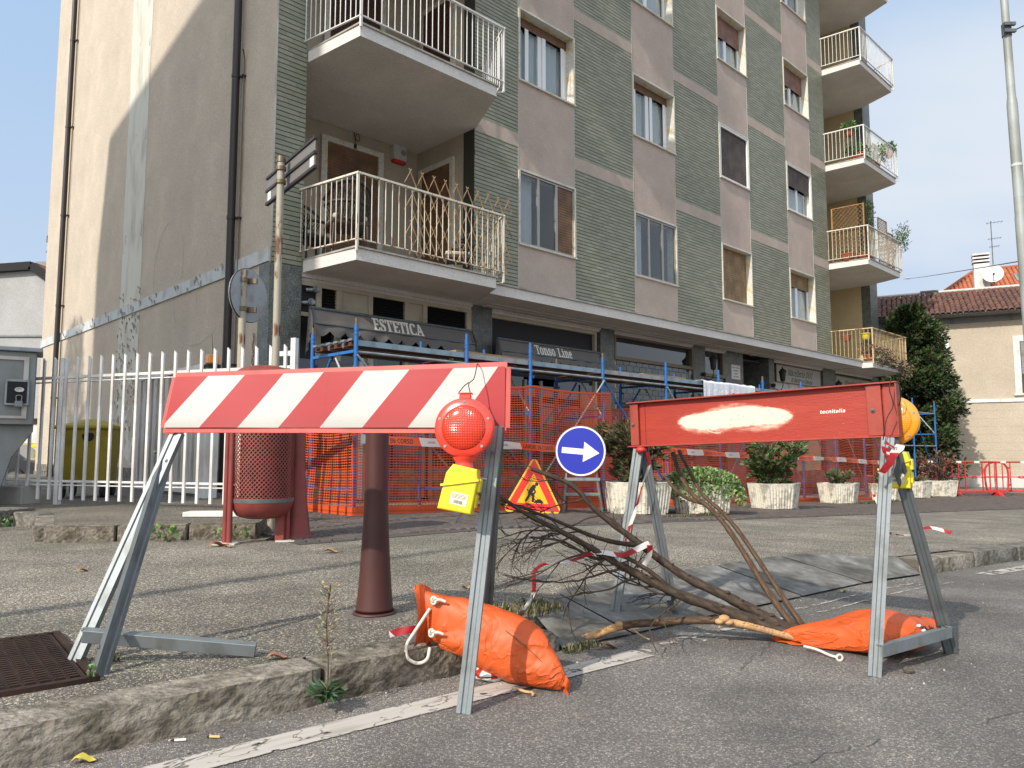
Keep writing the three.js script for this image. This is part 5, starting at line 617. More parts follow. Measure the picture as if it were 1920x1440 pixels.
// ================================================================== PLANTERS AND THEIR PLANTS
const nandina = [[0.10, 0.15, 0.045], [0.07, 0.11, 0.03], [0.18, 0.09, 0.05], [0.13, 0.17, 0.06], [0.23, 0.11, 0.075], [0.16, 0.10, 0.055]], ivy = [[0.16, 0.27, 0.07], [0.36, 0.42, 0.20], [0.22, 0.33, 0.10], [0.10, 0.18, 0.05]], green = [[0.06, 0.13, 0.03], [0.10, 0.2, 0.045], [0.14, 0.24, 0.06], [0.07, 0.12, 0.035]], dry = [[0.24, 0.18, 0.11], [0.17, 0.12, 0.08], [0.30, 0.23, 0.15]];
const tone = (set, r, f = 1) => set[Math.floor(r() * set.length)].map((c) => c * f * (0.7 + 0.6 * r()));
{
  const rimPts = (f) => [0, 1, 2, 3, 4, 5].map((i) => { const a = (i + 0.5) / 6 * 2 * Math.PI; return [Math.cos(a) * 0.50 * f, Math.sin(a) * 0.42 * f]; });
  const hexAt = (u, f, d = 0) => { const P = rimPts(f), s = u * 6, i = Math.floor(s) % 6, w = s - Math.floor(s), a = P[i], b = P[(i + 1) % 6], n = [b[1] - a[1], a[0] - b[0]], l = Math.hypot(...n); return V(lerp(a[0], b[0], w) + n[0] / l * d, 0, lerp(a[1], b[1], w) + n[1] / l * d); };
  const pot = (() => { const o = new THREE.Group(); const side = gridGeo(6 * 44, 10, (u, v) => { const w = (u * 6) % 1, rib = w > 0.06 && w < 0.94 && v < 0.9 ? 0.007 * Math.sign(Math.sin(w * 9 * 2 * Math.PI)) : 0, q = hexAt(Math.min(u, 0.99999), lerp(0.86, 1, v), rib); q.y = 0.035 + v * 0.405; return q; }, (u, v) => [u * 2.8, v * 0.44]); mesh('planter_side', side, m.planter, o); const rim = gridGeo(60, 3, (u, v) => { const f = [1.0, 1.02, 0.94, 0.92][Math.round(v * 3)], q = hexAt(Math.min(u, 0.99999), f); q.y = [0.44, 0.455, 0.455, 0.36][Math.round(v * 3)]; return q; }, (u, v) => [u * 2.8, v * 0.1]); mesh('planter_rim', rim, m.planter, o); const so = gridGeo(36, 3, (u, v) => { const q = hexAt(Math.min(u, 0.99999), 0.93 * (1 - v) + 0.001); q.y = 0.39 + 0.02 * v; return q; }); mesh('soil', so, m.soil, o); const fe = new MB(); for (const x of [-0.22, 0.22]) fe.bx(x - 0.1, x + 0.1, 0, 0.034, -0.25, 0.25); fe.build('foot', m.concrete, o); return o; })();
  const planter = (label, X, Z, turn, f = 1) => { const o = thing('planter', label, 'planter', on(X, Z, 0.12), turn, 'ribbed concrete planters'); for (const c of pot.children) o.add(c.clone()); o.scale.setScalar(f); return o.position.clone(); };
  // shrub: woody stems rising from the soil and sprays of narrow leaves
  const shrub = (name, label, cat, base, h, rx, rz, n, set, size, seed, ratio, dens = 1) => { const o = thing(name, label, cat, base), r = rngOf(seed), stems = [], sm = new MB(); for (let i = 0; i < 16; i++) { const a = r() * 6.28, q = Math.sqrt(r()), tip = V(Math.cos(a) * rx * q, h * (0.6 + 0.4 * r()), Math.sin(a) * rz * q), b = V(tip.x * 0.25, 0, tip.z * 0.25), md = b.clone().lerp(tip, 0.5).add(V((r() - 0.5) * 0.08, 0.05, (r() - 0.5) * 0.08)); stems.push(new THREE.QuadraticBezierCurve3(b, md, tip)); sm.tube([b, md, tip], 0.007, 5); } sm.build('stem', m.bark, o);
    const twigs = []; for (const s of stems) for (let k = 0; k < 7; k++) { const u = 0.1 + 0.9 * r(), p = s.getPoint(u), d = V(r() - 0.5, (r() - 0.3) * 0.7, r() - 0.5).normalize(); twigs.push([p, d, 0.12 + 0.16 * r()]); }
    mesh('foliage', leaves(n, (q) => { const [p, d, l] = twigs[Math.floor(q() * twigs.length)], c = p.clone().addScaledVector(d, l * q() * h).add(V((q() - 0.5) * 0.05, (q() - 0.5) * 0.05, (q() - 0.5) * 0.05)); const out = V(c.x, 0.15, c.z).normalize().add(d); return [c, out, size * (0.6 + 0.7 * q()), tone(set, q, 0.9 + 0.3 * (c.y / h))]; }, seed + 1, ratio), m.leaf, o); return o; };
  let b = planter('pale ribbed concrete planter nearest the camera holding the big reddish shrub', 1.72, 10.5, 0.1); shrub('nandina_shrub', 'big reddish green shrub of narrow leaves in the nearest concrete planter', 'shrub', b.clone().add(V(-0.02, 0.38, 0)), 0.95, 0.54, 0.44, 7500, nandina, 0.09, 71, 0.3);
  b = planter('pale ribbed concrete planter overflowing with light trailing ivy', 2.72, 10.95, -0.25, 0.97); { const o = thing('ivy_plant', 'light green variegated ivy spilling over the second concrete planter', 'plant', b.clone().add(V(0, 0.4, 0))); const st = new MB(), r = rngOf(9); for (let i = 0; i < 22; i++) { const a = r() * 6.28, q = 0.42 + 0.1 * r(); st.tube([V(0, 0, 0), V(Math.cos(a) * q * 0.6, 0.1, Math.sin(a) * q * 0.55), V(Math.cos(a) * q, 0.02, Math.sin(a) * q * 0.9), V(Math.cos(a) * q * 1.1, -0.1 - 0.12 * r(), Math.sin(a) * q)], 0.004, 4); } st.build('stem', m.barkWarm, o); mesh('foliage', leaves(4200, (q) => { const a = q() * 6.28, s = Math.sqrt(q()), c = V(Math.cos(a) * s * 0.6, 0.2 * (1 - s * s) + 0.05 * q() - (s > 0.82 ? (s - 0.82) * (0.5 + 1.1 * fbm(a * 3, 1, 0, 2, 5)) : 0), Math.sin(a) * s * 0.5); return [c, V(c.x, 0.5, c.z).normalize(), 0.05 * (0.7 + 0.6 * q()), tone(ivy, q)]; }, 12, 0.8), m.leaf, o); }
  b = planter('pale ribbed concrete planter with a bushy green shrub below the red beam', 4.53, 13.2, 0.55); shrub('nandina_shrub', 'bushy green shrub in the concrete planter below the middle of the red beam', 'shrub', b.clone().add(V(0, 0.38, 0)), 0.84, 0.56, 0.5, 8500, [...green, nandina[0], nandina[1], nandina[4]], 0.085, 171, 0.34);
  b = planter('pale ribbed concrete planter with low weeds left of the upright steel legs', 7.16, 16.75, 0.5); shrub('weed_clump', 'low dry weeds and grass in the planter left of the steel legs', 'plant', b.clone().add(V(0, 0.4, 0)), 0.3, 0.34, 0.3, 900, [...green, ...dry], 0.09, 271, 0.16);
  b = planter('pale concrete planter partly hidden behind the upright steel legs', 9.55, 19.6, 0.3); shrub('weed_clump', 'small green weeds in the planter hidden behind the steel legs', 'plant', b.clone().add(V(0, 0.4, 0)), 0.25, 0.3, 0.3, 700, green, 0.09, 371, 0.2);
  b = planter('stained pale planter second from the far right end of the row', 11.2, 21.35, 0.15, 1.05); shrub('weed_clump', 'sparse low weeds in the stained planter second from the far end', 'plant', b.clone().add(V(0, 0.4, 0)), 0.2, 0.36, 0.3, 500, [...green, ...dry], 0.08, 471, 0.2);
  b = planter('stained pale planter at the far right end of the row', 12.35, 22.1, -0.2, 1.05); shrub('barberry_shrub', 'thin reddish shrub in the planter at the far right end', 'shrub', b.clone().add(V(0, 0.4, 0)), 0.95, 0.62, 0.5, 1500, [nandina[2], nandina[4], nandina[5], dry[1]], 0.08, 571, 0.4);
  // things on the balconies
  const potOn = (label, t, y, p, r0, r1, h, plant) => { const o = atBlock('flower_pot', label, 'flower pot', t, y, p), k = new MB(); k.lathe([[0, 0], [r0, 0], [r1, h], [r1 + 0.012, h], [r1 + 0.012, h + 0.03], [r1 - 0.01, h + 0.03], [r1 - 0.015, h - 0.02], [0, h - 0.02]], V(0, 0, 0), 18); k.build('pot', m.terracotta, o); if (plant) { const [hh, w, n, set, sz, sd] = plant; const s = new MB(), r = rngOf(sd); for (let i = 0; i < 7; i++) s.tube([V(0, h - 0.03, 0), V((r() - 0.5) * w, h + hh * 0.5, (r() - 0.5) * w), V((r() - 0.5) * w * 2, h + hh * (0.7 + 0.3 * r()), (r() - 0.5) * w * 2)], 0.006, 4); s.build('stem', m.barkWarm, o); mesh('foliage', leaves(n, (q) => { const c = V((q() - 0.5) * w * 2.2, h + hh * (0.1 + 0.95 * q()), (q() - 0.5) * w * 2.2); return [c, V(c.x, 0.2, c.z).normalize(), sz * (0.6 + 0.8 * q()), tone(set, q)]; }, sd + 1, 0.45), m.leafFar, o); } return o; };
  const Y = (k) => 3.56 + FL * k + 0.206;
  potOn('terracotta pot with a green plant on the third balcony up on the far right', 20.3, Y(2), 0.75, 0.1, 0.15, 0.22, [0.4, 0.2, 260, green, 0.1, 31]); potOn('wide terracotta pot of low green leaves on the third far right balcony', 20.15, Y(2), 1.02, 0.14, 0.18, 0.2, [0.2, 0.2, 260, green, 0.09, 33]); potOn('hanging green pot of leaves on the rail of the third far right balcony', 20.0, Y(2) + 0.85, 0.75, 0.1, 0.13, 0.16, [0.25, 0.16, 320, green, 0.09, 35]); potOn('pot of airy leaves at the right corner of the third far right balcony', 22.6, Y(2) + 0.75, 1.1, 0.1, 0.13, 0.16, [0.3, 0.16, 260, green, 0.09, 37]); potOn('pot of leafy green stems behind the front rail of the third far right balcony', 21.4, Y(2), 1.05, 0.12, 0.16, 0.2, [0.6, 0.2, 400, green, 0.1, 39]);
  potOn('terracotta trough behind the rail under the wooden trellis', 20.3, Y(1), 0.95, 0.2, 0.24, 0.24, [0.15, 0.12, 90, green, 0.07, 41]); potOn('second terracotta trough beside the first under the trellis', 19.98, Y(1), 0.55, 0.18, 0.22, 0.22, [0.12, 0.1, 60, green, 0.07, 42]);
  potOn('terracotta hanging pot on the left rail of the lowest far right balcony', 19.98, Y(0) + 0.72, 0.4, 0.1, 0.14, 0.18); potOn('terracotta pot with a grey dry plant on the lowest far right balcony', 20.2, Y(0), 1.0, 0.12, 0.17, 0.22, [0.35, 0.2, 220, dry, 0.1, 45]);
  const yp = atBlock('yellow_flower_pot', 'yellow hanging flower pot by the corner of the lowest far right balcony rail', 'flower pot', 19.98, Y(0) + 0.72, 1.02), q = new MB(); q.lathe([[0, 0], [0.1, 0], [0.14, 0.18], [0.15, 0.2], [0.13, 0.2], [0, 0.17]], V(0, 0, 0), 18); q.build('pot', m.boxYellow, yp); const q1 = new MB(); q1.add(new THREE.TorusGeometry(0.15, 0.006, 5, 18), new THREE.Matrix4().makeRotationX(Math.PI / 2).setPosition(0, 0.17, 0)); q1.build('hanger', m.wire, yp);
  const dp = atBlock('dry_creeper', 'tangle of grey dry creeper hanging over the edge of the lowest far right balcony', 'plant', 21.2, Y(0), 1.2), dm = new MB(), rr = rngOf(55); for (let i = 0; i < 90; i++) { const x = -1.2 + 2.8 * rr(), d = x > 0.9 || x < -0.2; let p = V(x, 0.05 + (x < 0 ? 0.4 : 0.2) * rr(), 0.02); const pts = [p.clone()]; for (let k = 0; k < 4; k++) { p.add(V((rr() - 0.5) * 0.3, (rr() - 0.62) * 0.16, (rr() - 0.35) * 0.14)); pts.push(p.clone()); } dm.tube(pts, 0.006, 4, 6); } dm.build('dry_stems', m.barkWarm, dp); mesh('dry_leaves', leaves(1700, (k) => { const x = -1.2 + 2.85 * k(), c = V(x, (x < 0.1 ? 0.5 * k() : 0.24 * k()) - (x > 0.9 ? 0.42 * k() : 0.14 * k()), (k() - 0.3) * 0.34); return [c, V(0, -0.2, 1), 0.06 + 0.05 * k(), tone(dry, k)]; }, 56, 0.5), m.leafFar, dp);
  // wooden trellis screens on the second right balcony
  const trellis = (label, t, p, w, h, turn, mat) => { const o = atBlock('trellis', label, 'trellis', t, Y(1) + 0.85, p, undefined, turn); const f = new MB(); f.bx(-0.02, 0.02, -0.8, h, -0.015, 0.015); f.bx(w - 0.02, w + 0.02, -0.8, h, -0.015, 0.015); f.bx(0.02, w - 0.02, h - 0.03, h, -0.015, 0.015); f.bx(0.02, w - 0.02, 0.15, 0.18, -0.015, 0.015); f.build('trellis_frame', mat, o); const st = 0.15; for (const s of [-1, 1]) for (let c = -h - 0.8; c < w + h + 0.8; c += st) { let x0 = c, y0 = -0.75, x1 = c + s * (h + 0.75), y1 = h - 0.02; const cut = (x, X) => { const u = (X - x0) / (x1 - x0); return y0 + u * (y1 - y0); }; let a = [x0, y0], b = [x1, y1]; if (Math.max(x0, x1) < 0.02 || Math.min(x0, x1) > w - 0.02) continue; if (a[0] < 0.02) a = [0.02, cut(0, 0.02)]; if (a[0] > w - 0.02) a = [w - 0.02, cut(0, w - 0.02)]; if (b[0] < 0.02) b = [0.02, cut(0, 0.02)]; if (b[0] > w - 0.02) b = [w - 0.02, cut(0, w - 0.02)]; const k = new MB(); k.bar(V(a[0], a[1], s * 0.005), V(b[0], b[1], s * 0.005), 0.009, 0.018, V(0, 0, 1)); k.build('lath', mat, o); } return o; };
  const tan = M([0.60, 0.56, 0.50], { map: rep(woodC, 0.4), roughness: 0.8 }); trellis('tan diamond trellis on the left side of the second far right balcony', 19.86, 0.12, 1.0, 1.0, -Math.PI / 2 + 0.09, tan); trellis('grey diamond trellis along the front of the second far right balcony', 21.35, 1.05, 0.8, 0.85, 0, m.wood); trellis('narrow weathered trellis at the right end of the second far right balcony', 22.25, 1.05, 0.5, 0.5, 0, m.wood);
  const cl = atBlock('climbing_plant', 'dark slender climbing plant between the trellises of the second far right balcony', 'plant', 20.6, Y(1), 1.0), cs = new MB(); for (let i = 0; i < 6; i++) cs.tube([V(0.1 * i - 0.2, 0.1, 0), V(0.1 * i - 0.25, 1.0, 0.03), V(0.12 * i - 0.3, 1.95, 0)], 0.008, 4); cs.build('stem', m.bark, cl); mesh('foliage', leaves(900, (k) => { const c = V((k() - 0.5) * 0.5, 0.6 + 1.45 * k(), (k() - 0.5) * 0.3); return [c, V(c.x, 0.3, c.z), 0.09, tone(green, k, 0.6)]; }, 66, 0.3), m.leafFar, cl);
  const ol = atBlock('olive_bush', 'airy olive-like bush reaching out beyond the right corner of the second far right balcony', 'plant', 22.7, Y(1) + 0.1, 1.0), os = new MB(), orr = rngOf(77), tips = []; for (let i = 0; i < 16; i++) { const a = (orr() - 0.15) * 2.2, h = 1.0 + 0.8 * orr(), e = V(Math.cos(a) * (0.3 + 0.75 * orr()), h, Math.sin(a) * 0.5); os.tube([V(0, 0, 0), V(e.x * 0.25, h * 0.55, e.z * 0.3), e], 0.007, 4); tips.push(e); } os.build('stem', m.bark, ol); mesh('foliage', leaves(420, (k) => { const e = tips[Math.floor(k() * tips.length)], c = e.clone().multiplyScalar(0.65 + 0.37 * k()).add(V((k() - 0.5) * 0.14, (k() - 0.5) * 0.14, (k() - 0.5) * 0.14)); return [c, V(0.4, 0.4, 0.2), 0.1, tone(green, k, 0.8)]; }, 78, 0.28), m.leafFar, ol);
  // first floor balcony: rattan chairs and a folding trellis
  const chair = (label, t, p, turn, sc = 1) => { const o = atBlock('rattan_chair', label, 'chair', t, 3.806, p, undefined, turn); o.scale.setScalar(sc); const k = new MB(); k.add(new THREE.TorusGeometry(0.26, 0.025, 8, 30, Math.PI * 1.25), new THREE.Matrix4().makeRotationX(-Math.PI / 2 + 0.0).multiply(new THREE.Matrix4().makeRotationZ(-Math.PI * 0.125)).setPosition(0, 0.64, 0)); k.build('arm_rim', m.pipe, o); const bk = new MB(); for (const s of [-1, 1]) for (let i = -9; i < 10; i++) { const a0 = 1.57 + i * 0.13; bk.tube([0, 0.5, 1].map((u) => { const a = a0 + s * u * 0.3, rr = 0.25 + 0.03 * u; return V(Math.cos(a) * rr, 0.42 + u * 0.46 * Math.max(0.35, Math.sin(clamp(a, 0.2, 2.94))), -Math.sin(a) * rr); }), 0.008, 4, 4); } bk.build('woven_back', m.pipe, o); const tr = new MB(); tr.tube([-1, -0.5, 0, 0.5, 1].map((u) => V(0.3 * Math.sin(u * 1.45), 0.6 + 0.29 * Math.cos(u * 1.3), -0.29 * Math.cos(u * 1.45))), 0.024, 7); tr.build('top_rim', m.pipe, o); const se = new MB(); se.bx(-0.24, 0.24, 0.36, 0.42, -0.22, 0.26, 0.02); se.build('seat', m.pipe, o); const cu = new MB(); cu.bx(-0.21, 0.21, 0.425, 0.5, -0.19, 0.24, 0.03); cu.build('cushion', m.cream, o); for (const [x, z] of [[-0.22, 0.22], [0.22, 0.22], [-0.2, -0.2], [0.2, -0.2]]) { const l = new MB(); l.cyl(V(x, 0.38, z), V(x * 1.1, 0, z * 1.1), 0.018, 0.018, 8); l.build('leg', m.pipe, o); } return o; };
  chair('dark rattan armchair with a pale cushion at the left of the first floor balcony', 0.98, 0.5, 2.8, 1.25); chair('dark rattan armchair at the right end of the first floor balcony behind the rail', 3.25, 0.45, -2.2); chair('dark rattan armchair half hidden by the tile pier on the first floor balcony', 0.80, -0.25, 1.6);
  const ex = atBlock('folding_trellis', 'pale folding wooden trellis standing behind the first floor balcony rail', 'trellis', 1.75, 3.81, 1.05), n = 9, dx = 0.235, H = 1.42; for (let i = 0; i <= n; i++) for (const s of [-1, 1]) { const top = i * dx + s * 0.0, seg = 5, a = V(top - s * 0.03, H + 0.04, s * 0.006), b = V(top + s * dx * 3, 0.1, s * 0.006); if (b.x < -0.1 || b.x > n * dx + 0.1) { const u = ((b.x < 0 ? -0.1 : n * dx + 0.1) - a.x) / (b.x - a.x); b.set(a.x + (b.x - a.x) * u, a.y + (b.y - a.y) * u, b.z); } const k = new MB(); k.bar(a, b, 0.008, 0.018, V(0, 0, 1)); k.build('lath', m.wood, ex); }
  for (let i = 1; i < 6; i++) for (const s of [-1, 1]) { const y = H - i * 0.26, k = new MB(); k.bar(V(s > 0 ? 0 : n * dx, y, s * 0.006), V(s > 0 ? Math.min(n * dx, (y - 0.1) / (H - 0.1) * dx * 3) : n * dx - Math.min(n * dx, (y - 0.1) / (H - 0.1) * dx * 3), 0.1, s * 0.006), 0.008, 0.018, V(0, 0, 1)); k.build('lath', m.wood, ex); }
}
// ================================================================== FAR RIGHT: tree, house, plastic barriers; FAR LEFT: white house; neighbour across the lane
{
  const P = on(15.0, 28.2), t = thing('evergreen_tree', 'dense dark evergreen tree of cone shape between the block and the cream house', 'tree', P), r = rngOf(91), tr = new MB(); tr.tube([V(0, 0, 0), V(0.05, 2.4, 0), V(0, 6.2, 0)], (u) => 0.16 * (1 - 0.85 * u), 10); tr.build('trunk', m.bark, t); const br = new MB(), cl = [];
  for (let i = 0; i < 120; i++) { const h = 0.7 + 5.9 * Math.pow(r(), 0.9), prof = h < 2.6 ? 1.15 + 0.18 * h / 2.6 : 1.33 * Math.pow(clamp(1 - (h - 2.6) / 4.5), 0.72) + 0.1, a = r() * 6.28, q = prof * (0.78 + 0.3 * r()), e = V(Math.cos(a) * q, h + 0.15, Math.sin(a) * q); br.tube([V(0, h - 0.25, 0), e.clone().multiplyScalar(0.5).setY(h), e], 0.02, 4, 4); cl.push([e, 0.26 + 0.24 * r(), a]); for (let k = 0; k < 1; k++) cl.push([e.clone().multiplyScalar(0.62).setY(h + (r() - 0.5) * 0.4), 0.3, a]); } br.build('limbs', m.bark, t);
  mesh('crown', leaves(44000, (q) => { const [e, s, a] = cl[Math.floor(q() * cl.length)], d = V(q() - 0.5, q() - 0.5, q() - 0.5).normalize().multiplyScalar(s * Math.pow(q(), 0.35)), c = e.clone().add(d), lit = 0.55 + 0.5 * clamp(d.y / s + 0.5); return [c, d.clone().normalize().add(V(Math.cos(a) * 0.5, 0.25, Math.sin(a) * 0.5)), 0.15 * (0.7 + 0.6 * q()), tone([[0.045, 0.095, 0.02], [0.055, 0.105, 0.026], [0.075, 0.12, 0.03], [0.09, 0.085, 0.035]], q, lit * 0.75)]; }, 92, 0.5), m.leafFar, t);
}
const roofTone = (dark) => (i) => { const h = hash2(i, 5, 77), c = dark ? (h > 0.82 ? [0.34, 0.11, 0.055] : h > 0.45 ? [0.19, 0.082, 0.055] : [0.135, 0.068, 0.052]) : (h > 0.5 ? [0.46, 0.14, 0.06] : [0.38, 0.115, 0.05]); return c; };
const halfTile = (() => { const g = gridGeo(8, 1, (u, v) => { const a = Math.PI * u, w = lerp(0.095, 0.075, v); return V(-Math.cos(a) * w, Math.sin(a) * w * 0.85, lerp(0.24, -0.2, v)); }); const h = gridGeo(8, 1, (u, v) => { const a = Math.PI * u, w = 0.095 - v * 0.016; return V(-Math.cos(a) * w, Math.sin(a) * w * 0.85, 0.24); }); return boxUV(mergeGeometries([g.toNonIndexed(), h.toNonIndexed()].map((q) => { q.deleteAttribute('uv'); return q; }))); })();
{
  const Hs = thing('cream_house', 'cream rendered house with an old brown tiled roof and white framed windows', 'house', G(17.6, -0.5, 30), THREE.MathUtils.degToRad(-26.5)), bx = (n, mt, ...b) => { const k = new MB(); k.bx(...b); return k.build(n, mt, Hs); };
  const E = 6.78, X0 = -7.5, X1 = 9; bx('wall', m.houseCream, X0, X1, 3.42, E - 0.3, -9, 0); bx('string_course', m.white, X0, X1 + 0.02, 3.3, 3.42, -9, 0.07); bx('base_course', m.pale, X0, X1, -0.4, 0.5, -9, 0.03); for (let y = 0.5, i = 0; y < 3.29; y += 0.31, i++) bx('plaster_course', m.houseCream, X0, X1, y + 0.0015, Math.min(3.3, y + 0.3085), -9, 0.02); bx('core_wall', m.mortar, X0 + 0.1, X1 - 0.1, -0.3, 3.3, -8.9, 0.012);
  bx('eave_soffit', m.eave, X0, X1, E - 0.3, E - 0.06, -9, 0.06); bx('eave_board', m.eave, X0 - 0.5, X1 + 0.5, E - 0.06, E - 0.02, -9.5, 0.55); const gu = new MB(); gu.cyl(V(X0 - 0.5, E, 0.6), V(X1 + 0.5, E, 0.6), 0.065, 0.065, 12); gu.build('gutter', m.galvDull, Hs); for (let x = -6; x < 8; x += 1.3) bx('gutter_bracket', m.galvDull, x, x + 0.03, E - 0.2, E - 0.07, 0.2, 0.24);
  for (const [a, b, y0, y1] of [[-1.65, -0.12, 3.62, 5.85], [2.02, 3.6, 3.62, 5.85]]) { const k = new MB(); k.bx(a, a + 0.22, y0, y1, 0.001, 0.05); k.bx(b - 0.22, b, y0, y1, 0.001, 0.05); k.bx(a + 0.22, b - 0.22, y1 - 0.22, y1, 0.001, 0.05); k.bx(a - 0.05, b + 0.05, y0 - 0.08, y0, 0.001, 0.1); const w = k.build('window', m.white, Hs); const p = new MB(); p.bx(a + 0.22, b - 0.22, y0, y1 - 0.22, 0.002, 0.012); p.build('pane', m.darkGlass, w); const s = new MB(); for (let y = y0 + 0.75; y < y1 - 0.24; y += 0.06) s.bx(a + 0.25, b - 0.25, y, y + 0.052, 0.014, 0.026); s.build('roller_shutter', m.cabinet, w); const f = new MB(); f.bx((a + b) / 2 - 0.03, (a + b) / 2 + 0.03, y0, y0 + 0.75, 0.013, 0.035); f.build('mullion', m.white, w); }
  // old roof: front slope with a hip on the left; half-round tiles
  const S = 0.47, depth = 2.8, rf = new MB(); const rg = new THREE.BufferGeometry(), A = [[X0 - 0.5, E + 0.02, 0.6], [X1 + 0.5, E + 0.02, 0.6], [X1 + 0.5, E + 0.02 + depth * S, 0.6 - depth], [X0 + 2.4, E + 0.02 + depth * S, 0.6 - depth], [X0 - 0.5, E + 0.02, -9.5], [X0 + 2.4, E + 0.02 + depth * S, -6.5]], F = [[0, 1, 2], [0, 2, 3], [4, 0, 3], [4, 3, 5], [3, 2, 5]]; rg.setAttribute('position', new THREE.Float32BufferAttribute(F.flat().flatMap((i) => A[i]), 3)); rg.computeVertexNormals(); rf.add(rg); const roof = rf.build('roof', M([0.10, 0.055, 0.045], { roughness: 0.95 }), Hs);
  const mats = [0, 1, 2, 3, 4, 5, 6, 7].map((i) => M(roofTone(true)(i * 13 + 2), { roughness: 0.9, map: rep(dirty, 0.5) })), spots = [], sl = Math.atan(S); for (let j = 0; j < 9; j++) for (let i = 0; i < 92; i++) { const x = X0 - 0.4 + i * 0.19, s = j * 0.36 + 0.1; if (x < X0 - 0.5 + s * Math.cos(sl) * 1.05) continue; if (x > X1 + 0.4) continue; spots.push([x + (hash2(i, j, 2) - 0.5) * 0.03, s, hash2(i, j, 3)]); }
  const place = (o, [x, s, h]) => { o.position.set(x, E + 0.05 + Math.sin(sl) * s + 0.01 * h, 0.6 - Math.cos(sl) * s); o.rotation.set(sl, (h - 0.5) * 0.12, 0); }; spots.sort((a, b) => Math.abs(a[0] - 0.2) - Math.abs(b[0] - 0.2)); spots.slice(0, 280).forEach((q, i) => { const o = mesh('roof_tile', halfTile, mats[Math.floor(q[2] * 8)], roof); place(o, q); });
  const rest = spots.slice(280), ins = new THREE.InstancedMesh(halfTile, M([0.165, 0.078, 0.056], { roughness: 0.9 }), rest.length), d = new THREE.Object3D(); rest.forEach((q, i) => { place(d, q); d.updateMatrix(); ins.setMatrixAt(i, d.matrix); }); ins.name = 'roof_tiles'; ins.userData.kind = 'stuff'; ins.castShadow = true; roof.add(ins);
  const rd = new MB(); rd.tube([V(X0 + 2.3, E + depth * S + 0.08, 0.6 - depth), V(0, E + depth * S + 0.12, 0.58 - depth), V(X1 + 0.5, E + depth * S + 0.08, 0.6 - depth)], 0.07, 6, 30); rd.tube([V(X0 - 0.5, E + 0.1, 0.6), V(X0 + 2.3, E + depth * S + 0.08, 0.6 - depth)], 0.07, 6, 12); rd.build('ridge', m.pale, roof);
  const chim = (label, x, y, z, w, h) => { const k = new MB(); k.bx(x - w / 2, x + w / 2, y, y + h, z - w / 2, z + w / 2); const o = k.build('chimney', m.white, roof); const c = new MB(); for (const [a, b] of [[-1, -1], [1, -1], [-1, 1], [1, 1]]) c.bx(x + a * w * 0.4 - 0.06, x + a * w * 0.4 + 0.06, y + h, y + h + 0.14, z + b * w * 0.4 - 0.06, z + b * w * 0.4 + 0.06); c.build('chimney_leg', m.pale, o); const cap = new MB(); cap.bx(x - w * 0.62, x + w * 0.62, y + h + 0.14, y + h + 0.2, z - w * 0.62, z + w * 0.62); cap.build('chimney_cap', m.eave, o); }; chim('', -0.62, E + 1.0, -2.4, 0.55, 0.32); chim('', -2.6, E + 0.95, -2.6, 0.4, 0.2);
}
